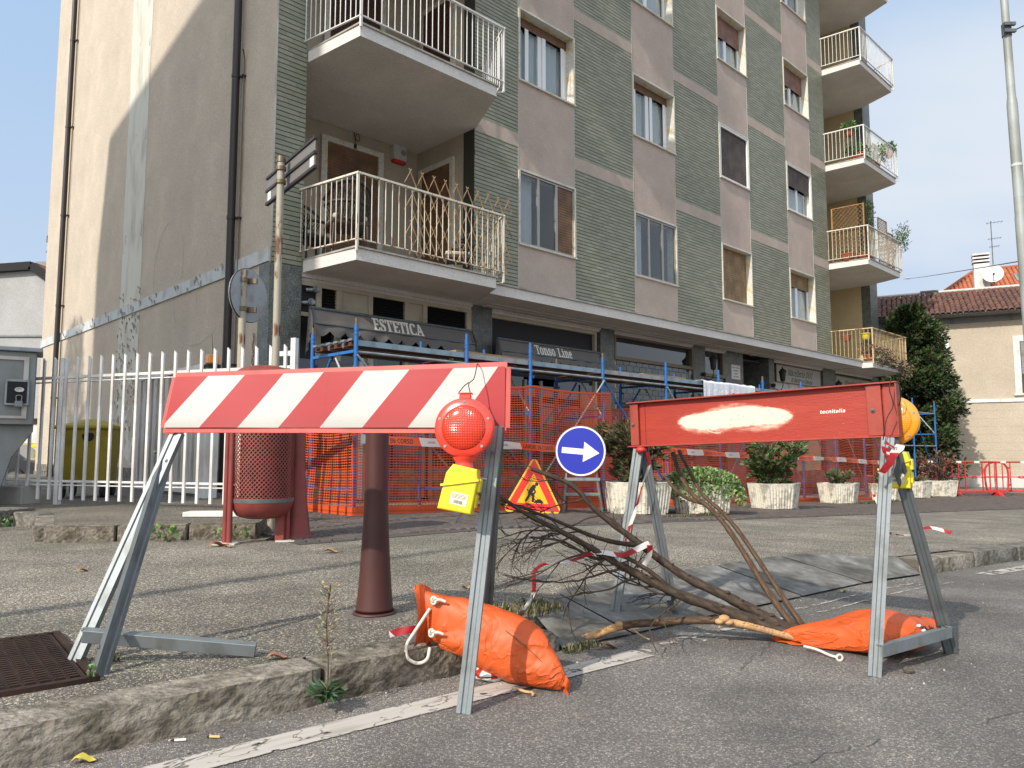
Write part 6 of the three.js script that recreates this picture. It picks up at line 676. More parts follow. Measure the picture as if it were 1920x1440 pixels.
{
  const H2 = thing('orange_roofed_house', 'house with a bright orange tiled roof, skylight and striped chimney behind the cream house', 'house', G(22.4, 0.8, 37), THREE.MathUtils.degToRad(-26.5)), k = new MB(); k.bx(-0.9, 9, 0, 7.4, -8, 0); k.build('wall', m.houseCream, H2);
  const E = 7.5, S = 0.52, rg = new THREE.BufferGeometry(), A = [[-1.5, E, 0.5], [9.5, E, 0.5], [9.5, E + 4.2 * S, -3.7], [0.9, E + 4.2 * S, -3.7], [-1.5, E, -8.5]], F = [[0, 1, 2], [0, 2, 3], [4, 0, 3]]; rg.setAttribute('position', new THREE.Float32BufferAttribute(F.flat().flatMap((i) => A[i]), 3)); rg.computeVertexNormals(); const rf = new MB(); rf.add(rg); const roof = rf.build('roof', M([0.36, 0.11, 0.05], { roughness: 0.95 }), H2);
  const spots = [], sl = Math.atan(S); for (let j = 0; j < 13; j++) for (let i = 0; i < 80; i++) { const x = -1.4 + i * 0.2, s = j * 0.37 + 0.1; if (i > 54 || x < -1.5 + s * Math.cos(sl) * 0.58) continue; spots.push([x, s]); } const ins = new THREE.InstancedMesh(halfTile, M(W1, { roughness: 0.9 }), spots.length), d = new THREE.Object3D(); spots.forEach(([x, s], i) => { d.position.set(x, E + 0.04 + Math.sin(sl) * s, 0.5 - Math.cos(sl) * s); d.rotation.set(sl, 0, 0); d.updateMatrix(); ins.setMatrixAt(i, d.matrix); ins.setColorAt(i, lin(...roofTone(false)(i))); }); ins.name = 'roof_tiles'; ins.userData.kind = 'stuff'; ins.castShadow = true; roof.add(ins);
  const rd = new MB(); rd.tube([V(0.8, E + 4.2 * S + 0.05, -3.7), V(3, E + 4.2 * S + 0.1, -3.7), V(9.5, E + 4.2 * S + 0.05, -3.7)], 0.1, 6); rd.tube([V(-1.5, E + 0.05, 0.5), V(0.8, E + 4.2 * S + 0.05, -3.7)], 0.1, 6, 10); rd.build('ridge', m.terracotta, roof);
  const cx = 0.75, c = new MB(); c.bx(cx - 0.32, cx + 0.32, 7.6, 9.2, 0.0, 0.6); const ch = c.build('chimney', m.white, roof); for (let i = 0; i < 3; i++) { const q = new MB(); q.bx(cx - 0.36, cx + 0.36, 9.28 + i * 0.17, 9.36 + i * 0.17, -0.04, 0.64); q.build('chimney_slab', m.white, ch); const z = new MB(); z.bx(cx - 0.28, cx + 0.28, 9.2 + i * 0.17, 9.28 + i * 0.17, 0.04, 0.56); z.build('chimney_gap', m.soot, ch); }
  const w = new MB(); w.bx(2.0, 3.3, 0, 0.1, -0.6, 0.6); const sk = mesh('skylight', w.geo(), m.cabinet, roof); sk.position.set(0.4, E + 1.25, -1.7); sk.rotation.x = sl; const gl = new MB(); gl.bx(2.1, 3.2, 0.1, 0.12, -0.5, 0.5); mesh('skylight_pane', gl.geo(), m.darkGlass, sk);
  const ds = thing('satellite_dish', 'white satellite dish on the striped chimney of the orange roofed house', 'satellite dish', H2.localToWorld(V(0, 0, 0)).add(V(0, 0, 0)), H2.rotation.y); H2.updateMatrixWorld(); ds.position.copy(H2.localToWorld(V(1.15, 8.55, 0.85))); const dd = new MB(); dd.lathe([[0, 0.0], [0.2, 0.02], [0.36, 0.075], [0.46, 0.13], [0.465, 0.125], [0.36, 0.06], [0.2, 0.005], [0, -0.015]], V(0, 0, 0), 32, new THREE.Matrix4().makeRotationX(Math.PI / 2 - 0.3)); dd.build('dish', m.white, ds); const da = new MB(); da.cyl(V(0, -0.4, 0.1), V(0, -0.1, 0.5), 0.015, 0.015, 6); da.bx(-0.04, 0.04, -0.12, -0.04, 0.45, 0.55); da.build('feed_arm', m.soot, ds); const dm = new MB(); dm.cyl(V(0, 0, -0.03), V(-0.3, -0.1, -0.4), 0.03, 0.03, 8); dm.build('dish_mount', m.galvDull, ds);
  const an = thing('tv_aerial', 'thin television aerial mast above the striped chimney', 'aerial', H2.localToWorld(V(1.3, 8.2, 0.0)), H2.rotation.y), am = new MB(); am.cyl(V(0, 0, 0), V(0, 3.2, 0), 0.025, 0.02, 8); am.build('mast', m.galvDull, an); for (const [y, l] of [[3.1, 0.5], [2.3, 0.4], [1.9, 0.3]]) { const q = new MB(); q.cyl(V(-l * 0.4, y, 0), V(l, y, 0.1), 0.012, 0.012, 6); for (let i = 0; i < 5; i++) q.cyl(V(-l * 0.3 + i * l * 0.3, y, -0.2), V(-l * 0.3 + i * l * 0.3, y, 0.25), 0.007, 0.007, 5); q.build('aerial_array', m.galvDull, an); }
}
{
  // red plastic crowd barriers
  const make = () => { const o = new THREE.Group(), L = 1.9, H = 1.0, f = new MB(), r = 0.028; const pts = [V(-L / 2 + 0.02, 0.14, 0), V(-L / 2, 0.2, 0), V(-L / 2, H - 0.16, 0), V(-L / 2 + 0.14, H - 0.02, 0), V(-L / 2 + 0.3, H, 0), V(L / 2 - 0.3, H, 0), V(L / 2 - 0.14, H - 0.02, 0), V(L / 2, H - 0.16, 0), V(L / 2, 0.2, 0), V(L / 2 - 0.02, 0.14, 0)]; f.tube(pts, r, 8, 60); f.build('frame_tube', m.red, o); for (const y of [0.14, 0.56]) { const q = new MB(); q.bar(V(-L / 2, y, 0), V(L / 2, y, 0), 0.04, y < 0.3 ? 0.06 : 0.03, UP, 0.008); q.build('rail', m.red, o); } for (const x of [-0.72, -0.52, -0.32, 0.2, 0.42, 0.62]) { const q = new MB(); q.bar(V(x, 0.14, 0), V(x, H - 0.02, 0), 0.03, 0.035, V(0, 0, 1), 0.006); q.build('bar', m.red, o); } for (const x of [-0.05, 0.75, -0.6]) { const q = new MB(); q.bx(x, x + 0.16, H - 0.03, H + 0.035, -0.034, 0.034, 0.006); q.build('reflector', m.white, o); } const hd = new MB(); hd.add(new THREE.TorusGeometry(0.035, 0.01, 6, 18), new THREE.Matrix4().makeTranslation(-0.05, 0.56, 0).scale(V(2, 1, 1.4))); hd.build('hand_hole', m.red, o); for (const x of [-0.62, 0.62]) { const s = new THREE.Shape([[-0.25, 0], [0.25, 0], [0.22, 0.03], [0.06, 0.13], [-0.06, 0.13], [-0.22, 0.03]].map((q) => new THREE.Vector2(...q))), g = new THREE.ExtrudeGeometry(s, { depth: 0.12, bevelEnabled: false }); const q = new MB(); q.add(g, new THREE.Matrix4().makeRotationY(Math.PI / 2).setPosition(x - 0.06, 0, 0)); q.build('foot', m.red, o); } for (const y of [0.3, 0.8]) { const q = new MB(); q.bx(L / 2 + 0.02, L / 2 + 0.07, y, y + 0.06, -0.02, 0.02); q.build('coupling_hook', m.red, o); } return o; };
  const proto = make(), bar = (label, X, Z, turn) => { const o = thing('plastic_barrier', label, 'barrier', on(X, Z, 0.12), turn, 'red plastic barriers'); proto.children.forEach((c) => o.add(c.clone())); };
  bar('red plastic barrier in front of the cream wall, left of the two joined ones', 13.75, 22.6, 0.03); bar('red plastic barrier cut by the right edge of the picture', 15.35, 22.9, -0.5); bar('red plastic barrier behind the yellow lamp box beside the planters', 11.9, 23.4, -0.45);
}
{
  const w = thing('white_house', 'pale grey gabled house with dark verges at the far left behind the yard', 'house', G(-18.05, -0.3, 28)), s = new THREE.Shape([[-9, 0], [4, 0], [4, 5.4], [0.05, 8.05], [-9, 7.4]].map((q) => new THREE.Vector2(...q))), g = new THREE.ExtrudeGeometry(s, { depth: 9, bevelEnabled: false }), k = new MB(); k.add(g, new THREE.Matrix4().makeTranslation(0, 0, -9)); k.build('wall', m.houseGrey, w);
  const v = new MB(); v.bar(V(-9.2, 7.45, 0.1), V(0.05, 8.12, 0.1), 0.24, 0.3); v.bar(V(0.05, 8.12, 0.1), V(4.2, 5.32, 0.1), 0.24, 0.3); v.build('verge', m.soot, w); const r = new MB(); r.bar(V(-9.2, 7.56, -4.5), V(0.1, 8.23, -4.5), 8.9, 0.1); r.bar(V(0.1, 8.2, -4.5), V(4.3, 5.42, -4.5), 8.9, 0.1); const roof = r.build('roof', m.terracotta, w); for (let i = 0; i < 30; i++) { const q = new MB(); q.cyl(V(-9 + i * 0.3, 7.63 + i * 0.0217, -0.03), V(-9 + i * 0.3, 7.63 + i * 0.0217, -0.5), 0.07, 0.07, 8); q.build('roof_tile', i % 4 ? m.terracotta : m.castIron, roof); }
  const c = new MB(); c.bx(-9, 4, 5.45, 5.52, 0.001, 0.06); c.build('string_course', m.cabinet, w); const cb = new MB(); cb.bx(-1.0, -0.3, 7.6, 8.75, -2.4, -1.7); const ch = cb.build('chimney', m.cabinet, roof); const fl = new MB(); fl.cyl(V(-0.62, 8.75, -2.05), V(-0.62, 9.6, -2.05), 0.11, 0.11, 14); fl.cyl(V(-0.62, 9.2, -2.05), V(-0.62, 9.24, -2.05), 0.17, 0.17, 14); fl.build('flue', m.galv, ch); const fc = new MB(); for (let i = 0; i < 3; i++) fc.cyl(V(-0.62, 9.62 + i * 0.1, -2.05), V(-0.62, 9.67 + i * 0.1, -2.05), 0.17, 0.17, 14); fc.build('flue_cowl', m.soot, ch);
  const o = new MB(); o.bx(-3.2, 3.4, 0, 1.15, 0.002, 0.03); o.build('garage_opening', m.soot, w); const y = new MB(); y.bx(-9, 3.8, 1.32, 1.48, 0.004, 0.05); y.build('yellow_stripe', m.boxYellow, w); const p = new MB(); p.bx(-9, 3.8, 1.15, 1.31, 0.004, 0.04); p.bx(-9, 3.8, 1.49, 2.2, 0.004, 0.05); p.build('white_fascia', m.white, w); const rr = new MB(); rr.bx(-9, 3.8, 2.2, 2.4, 0.006, 0.1); rr.build('brick_band', m.castIron, w);
  const ty = thing('parked_car', 'dark parked car half seen between the cabinet and the fence bars', 'car', G(-18.3, -0.3, 26.6), 0.15), cs = new THREE.Shape([[-2, 0.3], [2, 0.3], [2.05, 0.75], [1.5, 0.9], [0.9, 1.38], [-0.9, 1.4], [-1.6, 0.92], [-2.05, 0.8]].map((q) => new THREE.Vector2(...q))), cg = new THREE.ExtrudeGeometry(cs, { depth: 1.5, bevelEnabled: true, bevelSize: 0.06, bevelThickness: 0.08, bevelSegments: 2 }); const ck = new MB(); ck.add(cg, new THREE.Matrix4().makeTranslation(0, 0, -0.75)); ck.build('body', M([0.02, 0.022, 0.026], { roughness: 0.3, clearcoat: 1 }), ty); for (const x of [-1.25, 1.25]) for (const z of [-0.8, 0.8]) { const q = new MB(); q.cyl(V(x, 0.31, z - 0.1), V(x, 0.31, z + 0.1), 0.31, 0.31, 20); const wl = q.build('wheel', m.rubber, ty); const rm = new MB(); rm.cyl(V(x, 0.31, z - 0.102), V(x, 0.31, z + 0.102), 0.2, 0.2, 16); rm.build('rim', m.galvDull, wl); }
  // the neighbour across the lane, out of the picture on the left: it throws the big shadow on the yard wall
  const n = atBlock('neighbour_building', 'plain rendered apartment house across the lane on the left, outside the picture', 'apartment building', -12.1, 0, 1.95), sh = new THREE.Shape([[0, 0], [8.5, 0], [8.5, 16.9], [4.05, 17.85], [0, 18.7]].map((q) => new THREE.Vector2(...q))), gg = new THREE.ExtrudeGeometry(sh, { depth: 4, bevelEnabled: false }), nk = new MB(); nk.add(gg, new THREE.Matrix4().makeRotationY(Math.PI / 2).multiply(new THREE.Matrix4().makeTranslation(0, 0, -4))); nk.build('wall', m.houseCream, n); for (let f = 0; f < 5; f++) for (let i = 0; i < 3; i++) { const q = new MB(); q.bx(0.001, 0.05, 1.2 + f * 3.1, 2.7 + f * 3.1, -1.9 - i * 2.1, -0.9 - i * 2.1); q.build('window', m.white, n); }
  const nt = atBlock('lane_tree', 'small leafy tree in the lane left of the picture', 'tree', -9.4, 0.0, -8.9), nr = rngOf(17), tk = new MB(); tk.tube([V(0, 0, 0), V(0.1, 5, 0), V(0, 9.4, 0)], (u) => 0.14 * (1 - 0.7 * u), 8); for (let i = 0; i < 26; i++) { const h = 5.5 + 4 * nr(), a = nr() * 6.28; tk.tube([V(0, h - 0.8, 0), V(Math.cos(a) * 0.7, h, Math.sin(a) * 0.7), V(Math.cos(a) * 1.5, h + 0.3, Math.sin(a) * 1.5)], 0.03, 4); } tk.build('trunk', m.bark, nt); mesh('crown', leaves(5200, (q) => { const a = q() * 6.28, s = Math.sqrt(q()), h = q(); return [V(Math.cos(a) * s * (1.9 - 1.2 * h), 5.3 + 5.3 * h, Math.sin(a) * s * (1.9 - 1.2 * h)), V(0, 0.4, 0), 0.14, tone(green, q)]; }, 18, 0.5), m.leafFar, nt);
}
// ================================================================== ROADWORK BARRIERS IN FRONT
const GP = (L) => L.map((q) => G(...q));
function channel(mb, a, b, w, d, face) {   // rolled steel section from a to b, open side away from face
  const t = 0.0035, s = new THREE.Shape([[-w, -d], [-w, 0], [-w * 0.42, 0], [-w * 0.25, -0.006], [w * 0.25, -0.006], [w * 0.42, 0], [w, 0], [w, -d], [w - t, -d], [w - t, -t], [w * 0.42, -t], [w * 0.25, -0.006 - t], [-w * 0.25, -0.006 - t], [-w * 0.42, -t], [-w + t, -t], [-w + t, -d]].map((q) => new THREE.Vector2(...q)));
  const z = b.clone().sub(a), L = z.length(); z.normalize(); const y = face.clone().addScaledVector(z, -face.dot(z)).normalize(), x = y.clone().cross(z); const g = new THREE.ExtrudeGeometry(s, { depth: L, bevelEnabled: false });
  return mb.add(g, new THREE.Matrix4().makeBasis(x, y, z).setPosition(a));
}
const NEAR = V(0, 0.15, 1);
const bolt = (p, n, par, r = 0.008) => { const k = new MB(); k.cyl(p.clone().addScaledVector(n, -0.004), p.clone().addScaledVector(n, 0.006), r, r, 6); k.ball(p.clone().addScaledVector(n, 0.007), r * 0.6, 1, 1, 1, 8); return k.build('bolt', m.galvDull, par); };
{
  const t = thing('striped_barrier', 'trestle barrier with a red and white striped board on leaning steel legs', 'barrier');
  const [BL, TL, BR, TR] = GP([[-1.376, 0.957, 3.0], [-1.351, 1.161, 3.03], [-0.027, 0.948, 2.73], [-0.024, 1.172, 2.75]]), N = BR.clone().sub(BL).cross(TL.clone().sub(BL)).normalize(), S = (u, v, o = 0) => BL.clone().lerp(BR, u).lerp(TL.clone().lerp(TR, u), v).addScaledVector(N, o);
  const stripes = canvas(2048, 320, (c, w, h) => {
    c.fillStyle = '#a20d15'; c.fillRect(0, 0, w, h); c.fillStyle = '#bcbab5';
    for (const [a, b, d, e] of [[-0.01, 0.113, 0.107, 0.225], [0.232, 0.356, 0.348, 0.473], [0.48, 0.605, 0.595, 0.728], [0.735, 0.865, 0.854, 0.98]]) { c.beginPath(); c.moveTo(a * w, h); c.lineTo(b * w, h); c.lineTo(e * w, 0); c.lineTo(d * w, 0); c.fill(); }
    const r = rngOf(3); for (let i = 0; i < 900; i++) { c.fillStyle = 'rgba(70,60,55,' + (0.05 + 0.18 * r()) + ')'; const s = 0.6 + 2.4 * r() * r(); c.beginPath(); c.arc(w * r(), h * Math.pow(r(), 0.6), s, 0, 7); c.fill(); }
    for (let i = 0; i < 26; i++) { c.strokeStyle = 'rgba(80,60,60,0.22)'; c.lineWidth = 1 + r(); const x = w * r(), y = h * r(); c.beginPath(); c.moveTo(x, y); c.lineTo(x + 60 * (r() - 0.3), y + 18 * (r() - 0.5)); c.stroke(); }
    c.fillStyle = 'rgba(80,70,60,0.10)'; for (let y = 0; y < h; y += 8) c.fillRect(0, y, w, 1); for (let x = 0; x < w; x += 8) c.fillRect(x, 0, 1, h);
    c.fillStyle = 'rgba(60,50,45,0.5)'; c.fillRect(0.489 * w, 0, 1.5, h);
    const g = c.createLinearGradient(0, h * 0.75, 0, h); g.addColorStop(0, 'rgba(110,95,75,0)'); g.addColorStop(1, 'rgba(110,95,75,0.22)'); c.fillStyle = g; c.fillRect(0, 0, w, h);
  });
  const f = new MB(); f.keep = true; f.add(gridGeo(24, 4, (u, v) => S(u, v, 0.0015 + 0.002 * Math.sin(u * 11 + v * 2)))); f.build('striped_face', M(W1, { map: stripes, roughness: 0.5, bumpMap: rep(dirty, 1), bumpScale: 0.0005 }), t);
  const b = new MB(); b.add(gridGeo(8, 1, (u, v) => S(u, v, -0.012))); b.build('board_back', m.beamRed, t);
  const r = new MB(); const edge = (a, c) => r.bar(a, c, 0.03, 0.0075, N); edge(S(-0.004, -0.018, -0.008), S(1.004, -0.018, -0.008)); edge(S(-0.004, 1.018, -0.008), S(1.004, 1.018, -0.008)); edge(S(1.003, 0, -0.008), S(1.003, 1, -0.008)); edge(S(-0.003, 0, -0.008), S(-0.003, 1, -0.008)); const rim = r.build('board_rim', m.rimRed, t);
  const lp = new MB(); lp.bar(S(0.0, -0.07, -0.02), S(0.03, -0.07, -0.02), 0.03, 0.015); lp.build('corner_bracket', m.rimRed, rim);
  const legs = [[[-1.544, 0.122, 2.735], [-1.327, 0.942, 3.0]], [[-1.362, 0.122, 2.589], [-1.352, 0.93, 3.045]], [[-0.161, 0.002, 2.58], [-0.058, 0.955, 2.715]], [[-0.104, 0.122, 3.14], [-0.045, 0.955, 2.775]]];
  legs.forEach(([a, c], i) => { const k = new MB(); channel(k, G(...a), G(...c), 0.024, 0.026, i === 1 ? V(0.8, 0.1, 0.5) : i === 3 ? V(0.6, 0, 0.8) : V(-0.12, 0.15, 1)); const l = k.build('leg', i % 2 ? m.galvDull : m.galv, t); });
  { const k = new MB(); k.bar(G(-1.49, 0.228, 2.70), G(-0.932, 0.145, 2.83), 0.032, 0.046, V(0.15, 1, 0.2), 0.003); k.build('cross_brace', m.galv, t); bolt(G(-1.488, 0.245, 2.70), V(0, 0.3, 1), t, 0.009); bolt(G(-1.395, 0.205, 2.63), V(0.3, 0, 1), t, 0.008); }
  bolt(G(-1.375, 0.86, 2.93), V(0.2, 0, 1), t); bolt(G(-0.068, 0.86, 2.69), V(0, 0, 1), t);
}
const lampUnit = (t, lens, ring, label) => {
  const R = 0.104; for (const s of [1, -1]) { const rot = s > 0 ? new THREE.Matrix4().makeRotationX(Math.PI / 2) : new THREE.Matrix4().makeRotationX(-Math.PI / 2);
    const k = new MB(); k.lathe([[0.077, 0.026], [0.083, 0.024], [0.098, 0.02], [R, 0.012], [R, 0.0]], V(0, 0, 0), 56, rot); k.build('lens_ring', ring, t);
    const d = new MB(); const pr = []; for (let i = 0; i <= 10; i++) { const q = i / 10; pr.push([0.078 * Math.sin(q * Math.PI / 2), 0.022 + 0.022 * Math.cos(q * Math.PI / 2)]); } pr.reverse(); d.lathe(pr, V(0, 0, 0), 48, rot); const dome = d.build('lens', lens, t);
    for (const a of [90, 20, -20 - 25, 160, 225]) { const q = new MB(); const p = V(Math.cos(a * 0.01745) * 0.09, Math.sin(a * 0.01745) * 0.09, s * 0.022); q.cyl(p, p.clone().add(V(0, 0, s * 0.003)), 0.005, 0.005, 10); q.build('screw', m.galv, t); } }
  const c = new MB(); c.lathe([[0, 0.012], [0.014, 0.012], [0.016, -0.012], [0, -0.012]], V(0, 0, 0), 16, new THREE.Matrix4().makeRotationX(Math.PI / 2)); c.build('reflector_core', m.galv, t);
  const n = new MB(); n.bx(-0.02, 0.02, R - 0.004, R + 0.014, -0.012, 0.012, 0.003); n.bx(-0.025, 0.025, R + 0.0145, R + 0.019, -0.016, 0.016, 0.002); n.build('hanger_lug', ring, t);
  const k = new MB(); k.lathe([[0.04, 0.0], [0.036, -0.012], [0.03, -0.016], [0.032, -0.035], [0.036, -0.038], [0.036, -0.05]], V(0, -R + 0.004, 0), 24); k.build('neck', ring, t);
};
const boxUnit = (t, y0, rz, rx = 0) => { const g = new THREE.Group(); const S = new THREE.Matrix4().makeTranslation(0, y0, 0).multiply(new THREE.Matrix4().makeRotationZ(rz)).multiply(new THREE.Matrix4().makeRotationX(rx)); const bake = (mb, n, mt, p) => { const ge = mb.geo(); ge.applyMatrix4(S); return mesh(n, ge, mt, p); };
  const b = new MB(); const s = new THREE.Shape([[-0.053, -0.145], [0.05, -0.145], [0.053, -0.04], [0.046, -0.006], [-0.03, -0.002], [-0.046, -0.03]].map((q) => new THREE.Vector2(...q))); b.add(new THREE.ExtrudeGeometry(s, { depth: 0.06, bevelEnabled: true, bevelSize: 0.007, bevelThickness: 0.007, bevelSegments: 3 }), new THREE.Matrix4().makeTranslation(0, 0, -0.03)); const body = bake(b, 'battery_box', m.boxYellow, t);
  const l = new MB(); l.bar(V(-0.062, -0.072, 0), V(0.064, -0.034, 0), 0.088, 0.008); l.bx(0.058, 0.07, -0.075, -0.03, -0.02, 0.02, 0.003); l.bx(0.058, 0.066, -0.13, -0.085, -0.02, 0.02, 0.003); bake(l, 'lid_flange', m.boxYellow, body);
  const lb = canvas(160, 120, (c) => { c.fillStyle = '#d8d2be'; c.fillRect(0, 0, 160, 120); c.fillStyle = '#3a3530'; const r = rngOf(4); for (let i = 0; i < 4; i++) for (let x = 14; x < 146; x += 3 + 5 * r()) c.fillRect(x, 16 + i * 12, 2 + 4 * r(), 5); for (let x = 40; x < 120; x += 2 + 4 * r()) c.fillRect(x, 74, 1.5 + 2 * r(), 32); });
  const q = new MB(); q.keep = true; q.add(new THREE.PlaneGeometry(0.06, 0.042), new THREE.Matrix4().makeRotationZ(-0.06).setPosition(0.008, -0.108, 0.0385)); bake(q, 'paper_label', M(W1, { map: lb, roughness: 0.7 }), body); return body; };
{
  const t = thing('warning_lamp', 'round red flashing warning lamp with yellow battery box hanging on the striped board', 'warning lamp', G(-0.163, 0.943, 2.625), -0.12); t.rotation.order = 'YXZ'; t.rotation.x = -0.06; lampUnit(t, m.lensRed, m.ringRed); boxUnit(t, -0.135, -0.17);
  const w = new MB(), L = GP([[-0.145, 1.066, 2.62], [-0.152, 1.10, 2.655], [-0.137, 1.12, 2.69], [-0.131, 1.15, 2.72], [-0.127, 1.18, 2.745], [-0.127, 1.185, 2.79]]); t.updateMatrixWorld(); w.tube(L.map((q) => t.worldToLocal(q)), 0.0018, 5); w.tube(GP([[-0.185, 1.066, 2.62], [-0.165, 1.095, 2.65], [-0.152, 1.105, 2.66]]).map((q) => t.worldToLocal(q)), 0.0018, 5); w.build('hanging_wire', m.wire, t); const w2 = new MB(); w2.tube(GP([[-0.14, 0.775, 2.62], [-0.11, 0.77, 2.66], [-0.09, 0.765, 2.69]]).map((q) => t.worldToLocal(q)), 0.003, 5); w2.build('tie_wire', m.rope, t);
  const u = thing('warning_lamp', 'round amber flashing warning lamp with yellow box behind the right end of the red beam', 'warning lamp', G(1.625, 0.995, 3.235), -0.62); lampUnit(u, m.lensAmber, M([0.85, 0.30, 0.01], { roughness: 0.2, clearcoat: 0.8 })); boxUnit(u, -0.135, 0.03);
}
{
  const [a, b, c] = GP([[0.628, 0.893, 3.96], [1.609, 0.93, 3.15], [0.631, 1.11, 3.96]]), x = b.clone().sub(a), L = x.length(); x.normalize(); const z = x.clone().cross(V(0, 1, 0)).normalize(), y = z.clone().cross(x);
  const t = new THREE.Group(); t.name = 'red_beam_barrier'; t.matrix.makeBasis(x, y, z).setPosition(a); t.matrix.decompose(t.position, t.quaternion, t.scale); tag(t, 'trestle barrier with a red steel beam marked by white spray paint', 'barrier');
  const H = 0.218, art = canvas(2048, 384, (k, w, h) => {
    k.fillStyle = '#9c3021'; k.fillRect(0, 0, w, h); const r = rngOf(12);
    for (let i = 0; i < 60; i++) { k.fillStyle = 'rgba(' + (r() > 0.5 ? '150,40,28' : '205,90,70') + ',0.05)'; k.beginPath(); k.ellipse(w * r(), h * r(), 60 + 160 * r(), 12 + 30 * r(), 0, 0, 7); k.fill(); }
    for (let i = 0; i < 2600; i++) { const u = r(), e = Math.pow(Math.sin(Math.PI * clamp(u)), 0.35), cx = w * (0.225 + 0.42 * u), cy = h * (0.50 + 0.045 * Math.sin(u * 9)) + (r() + r() - 1) * h * 0.33 * e; k.fillStyle = 'rgba(228,210,190,' + (0.05 + 0.09 * r()) + ')'; k.beginPath(); k.ellipse(cx, cy, 34 * (0.4 + r()), 13 * (0.4 + r()), 0, 0, 7); k.fill(); }
    for (let i = 0; i < 3600; i++) { const u = r(), cx = w * (0.2 + 0.47 * u), cy = h * 0.5 + (r() + r() + r() - 1.5) * h * 0.38; k.fillStyle = 'rgba(226,206,190,' + 0.5 * r() + ')'; k.beginPath(); k.arc(cx, cy, 0.6 + 1.1 * r(), 0, 7); k.fill(); }
    for (let i = 0; i < 700; i++) { const u = r(), e = Math.pow(Math.sin(Math.PI * u), 0.3), cx = w * (0.235 + 0.4 * u), cy = h * (0.485 + 0.03 * Math.sin(u * 7)) + (r() - 0.5) * h * 0.40 * e; k.fillStyle = 'rgba(232,208,184,0.5)'; k.beginPath(); k.ellipse(cx, cy, 30, 12, 0, 0, 7); k.fill(); }
    k.strokeStyle = 'rgba(205,170,165,0.45)'; k.lineWidth = 10; k.beginPath(); for (let i = 0; i <= 40; i++) k.lineTo(w * (0.24 + 0.34 * i / 40), h * (0.66 + 0.035 * Math.sin(i * 0.55) + 0.02 * Math.sin(i * 1.3))); k.stroke(); k.strokeStyle = '#f0dcc4'; k.lineWidth = 5; k.beginPath(); k.moveTo(w * 0.33, h * 0.7); k.quadraticCurveTo(w * 0.35, h * 0.8, w * 0.385, h * 0.79); k.stroke();
    for (let i = 0; i < 90; i++) { k.fillStyle = 'rgba(110,40,30,' + (0.3 + 0.6 * r()) + ')'; const q = r(); k.beginPath(); k.ellipse(w * (0.42 + 0.25 * q), h * (0.42 + 0.22 * r()), 1 + 7 * r() * r(), 1 + 2 * r(), 0, 0, 7); k.fill(); }
    for (let i = 0; i < 140; i++) { k.fillStyle = 'rgba(' + (r() > 0.7 ? '235,190,170' : '70,25,18') + ',' + (0.2 + 0.5 * r()) + ')'; k.beginPath(); k.arc(w * r(), h * r(), 0.8 + 1.8 * r(), 0, 7); k.fill(); }
    k.save(); k.translate(w * 0.795, h * 0.5); k.transform(1, 0, -0.15, 1, 0, 0); k.fillStyle = '#efe2d8'; k.font = 'bold 38px sans-serif'; k.textAlign = 'center'; k.fillText('tecnitalia', 0, 0); k.restore();
  });
  const f = new MB(); f.keep = true; f.add(gridGeo(16, 3, (u, v) => V(u * L, v * H, 0.002 + 0.0015 * Math.sin(u * 9)))); f.build('beam_web', M(W1, { map: art, roughness: 0.5, bumpMap: rep(lumpB, 0.25), bumpScale: 0.0008 }), t);
  const bk = new MB(); bk.bx(0, L, 0, H, -0.006, -0.002); bk.build('web_back', m.beamRed, t); const tf = new MB(); tf.bx(-0.012, L + 0.008, H, H + 0.007, -0.03, 0.034, 0.002); tf.build('top_flange', m.beamRed, t); const bf = new MB(); bf.bx(-0.012, L + 0.008, -0.007, 0, -0.03, 0.026, 0.002); bf.build('bottom_flange', m.beamRed, t);
  for (const [x0, x1] of [[0.004, 0.052], [L - 0.115, L - 0.055]]) { const k = new MB(); k.bx(x0, x1, 0.001, H - 0.001, 0.0045, 0.022, 0.003); const st = k.build('stiffener', m.beamRed, t); bolt(V((x0 + x1) / 2 - 0.006, H * 0.5, 0.022), V(0, 0, 1), st, 0.01); } { const k = new MB(); k.bx(L - 0.05, L - 0.001, 0.001, H - 0.001, 0.0045, 0.012, 0.002); k.build('end_strip', m.beamRed, t); const e = new MB(); e.bx(L + 0.001, L + 0.006, 0, H, -0.03, 0.03); e.build('end_plate', m.beamRed, t); const j = new MB(); j.bx(0.083, 0.0845, 0.004, H - 0.004, 0.003, 0.0045); j.build('seam', m.soot, t); }
  t.updateMatrixWorld(); const loc = (q) => t.worldToLocal(G(...q));
  const leg = (p, q, face, mt) => { const k = new MB(), n = face.clone().transformDirection(t.matrixWorld.clone().invert()); channel(k, loc(p), loc(q), 0.024, 0.026, n); k.build('leg', mt, t); };
  leg([0.514, 0.004, 3.93], [0.652, 0.888, 3.93], V(-0.5, 0.1, 1), m.galv); leg([0.84, 0.004, 4.0], [0.684, 0.888, 3.965], V(-0.3, 0, 1), m.galvDull); leg([1.391, 0.002, 2.995], [1.543, 0.922, 3.115], V(-0.35, 0.1, 1), m.galv); leg([1.88, 0.002, 3.325], [1.575, 0.922, 3.15], V(-0.2, 0.1, 1), m.galvDull);
  for (const [p, q] of [[[0.55, 0.115, 3.905], [0.815, 0.125, 3.975]], [[1.42, 0.098, 2.985], [1.85, 0.105, 3.27]]]) { const k = new MB(); k.bar(loc(p), loc(q), 0.006, 0.042); k.bar(loc([p[0], p[1] + 0.02, p[2] + 0.015]), loc([q[0], q[1] + 0.02, q[2] + 0.015]), 0.03, 0.004); k.build('cross_brace', m.galv, t); }
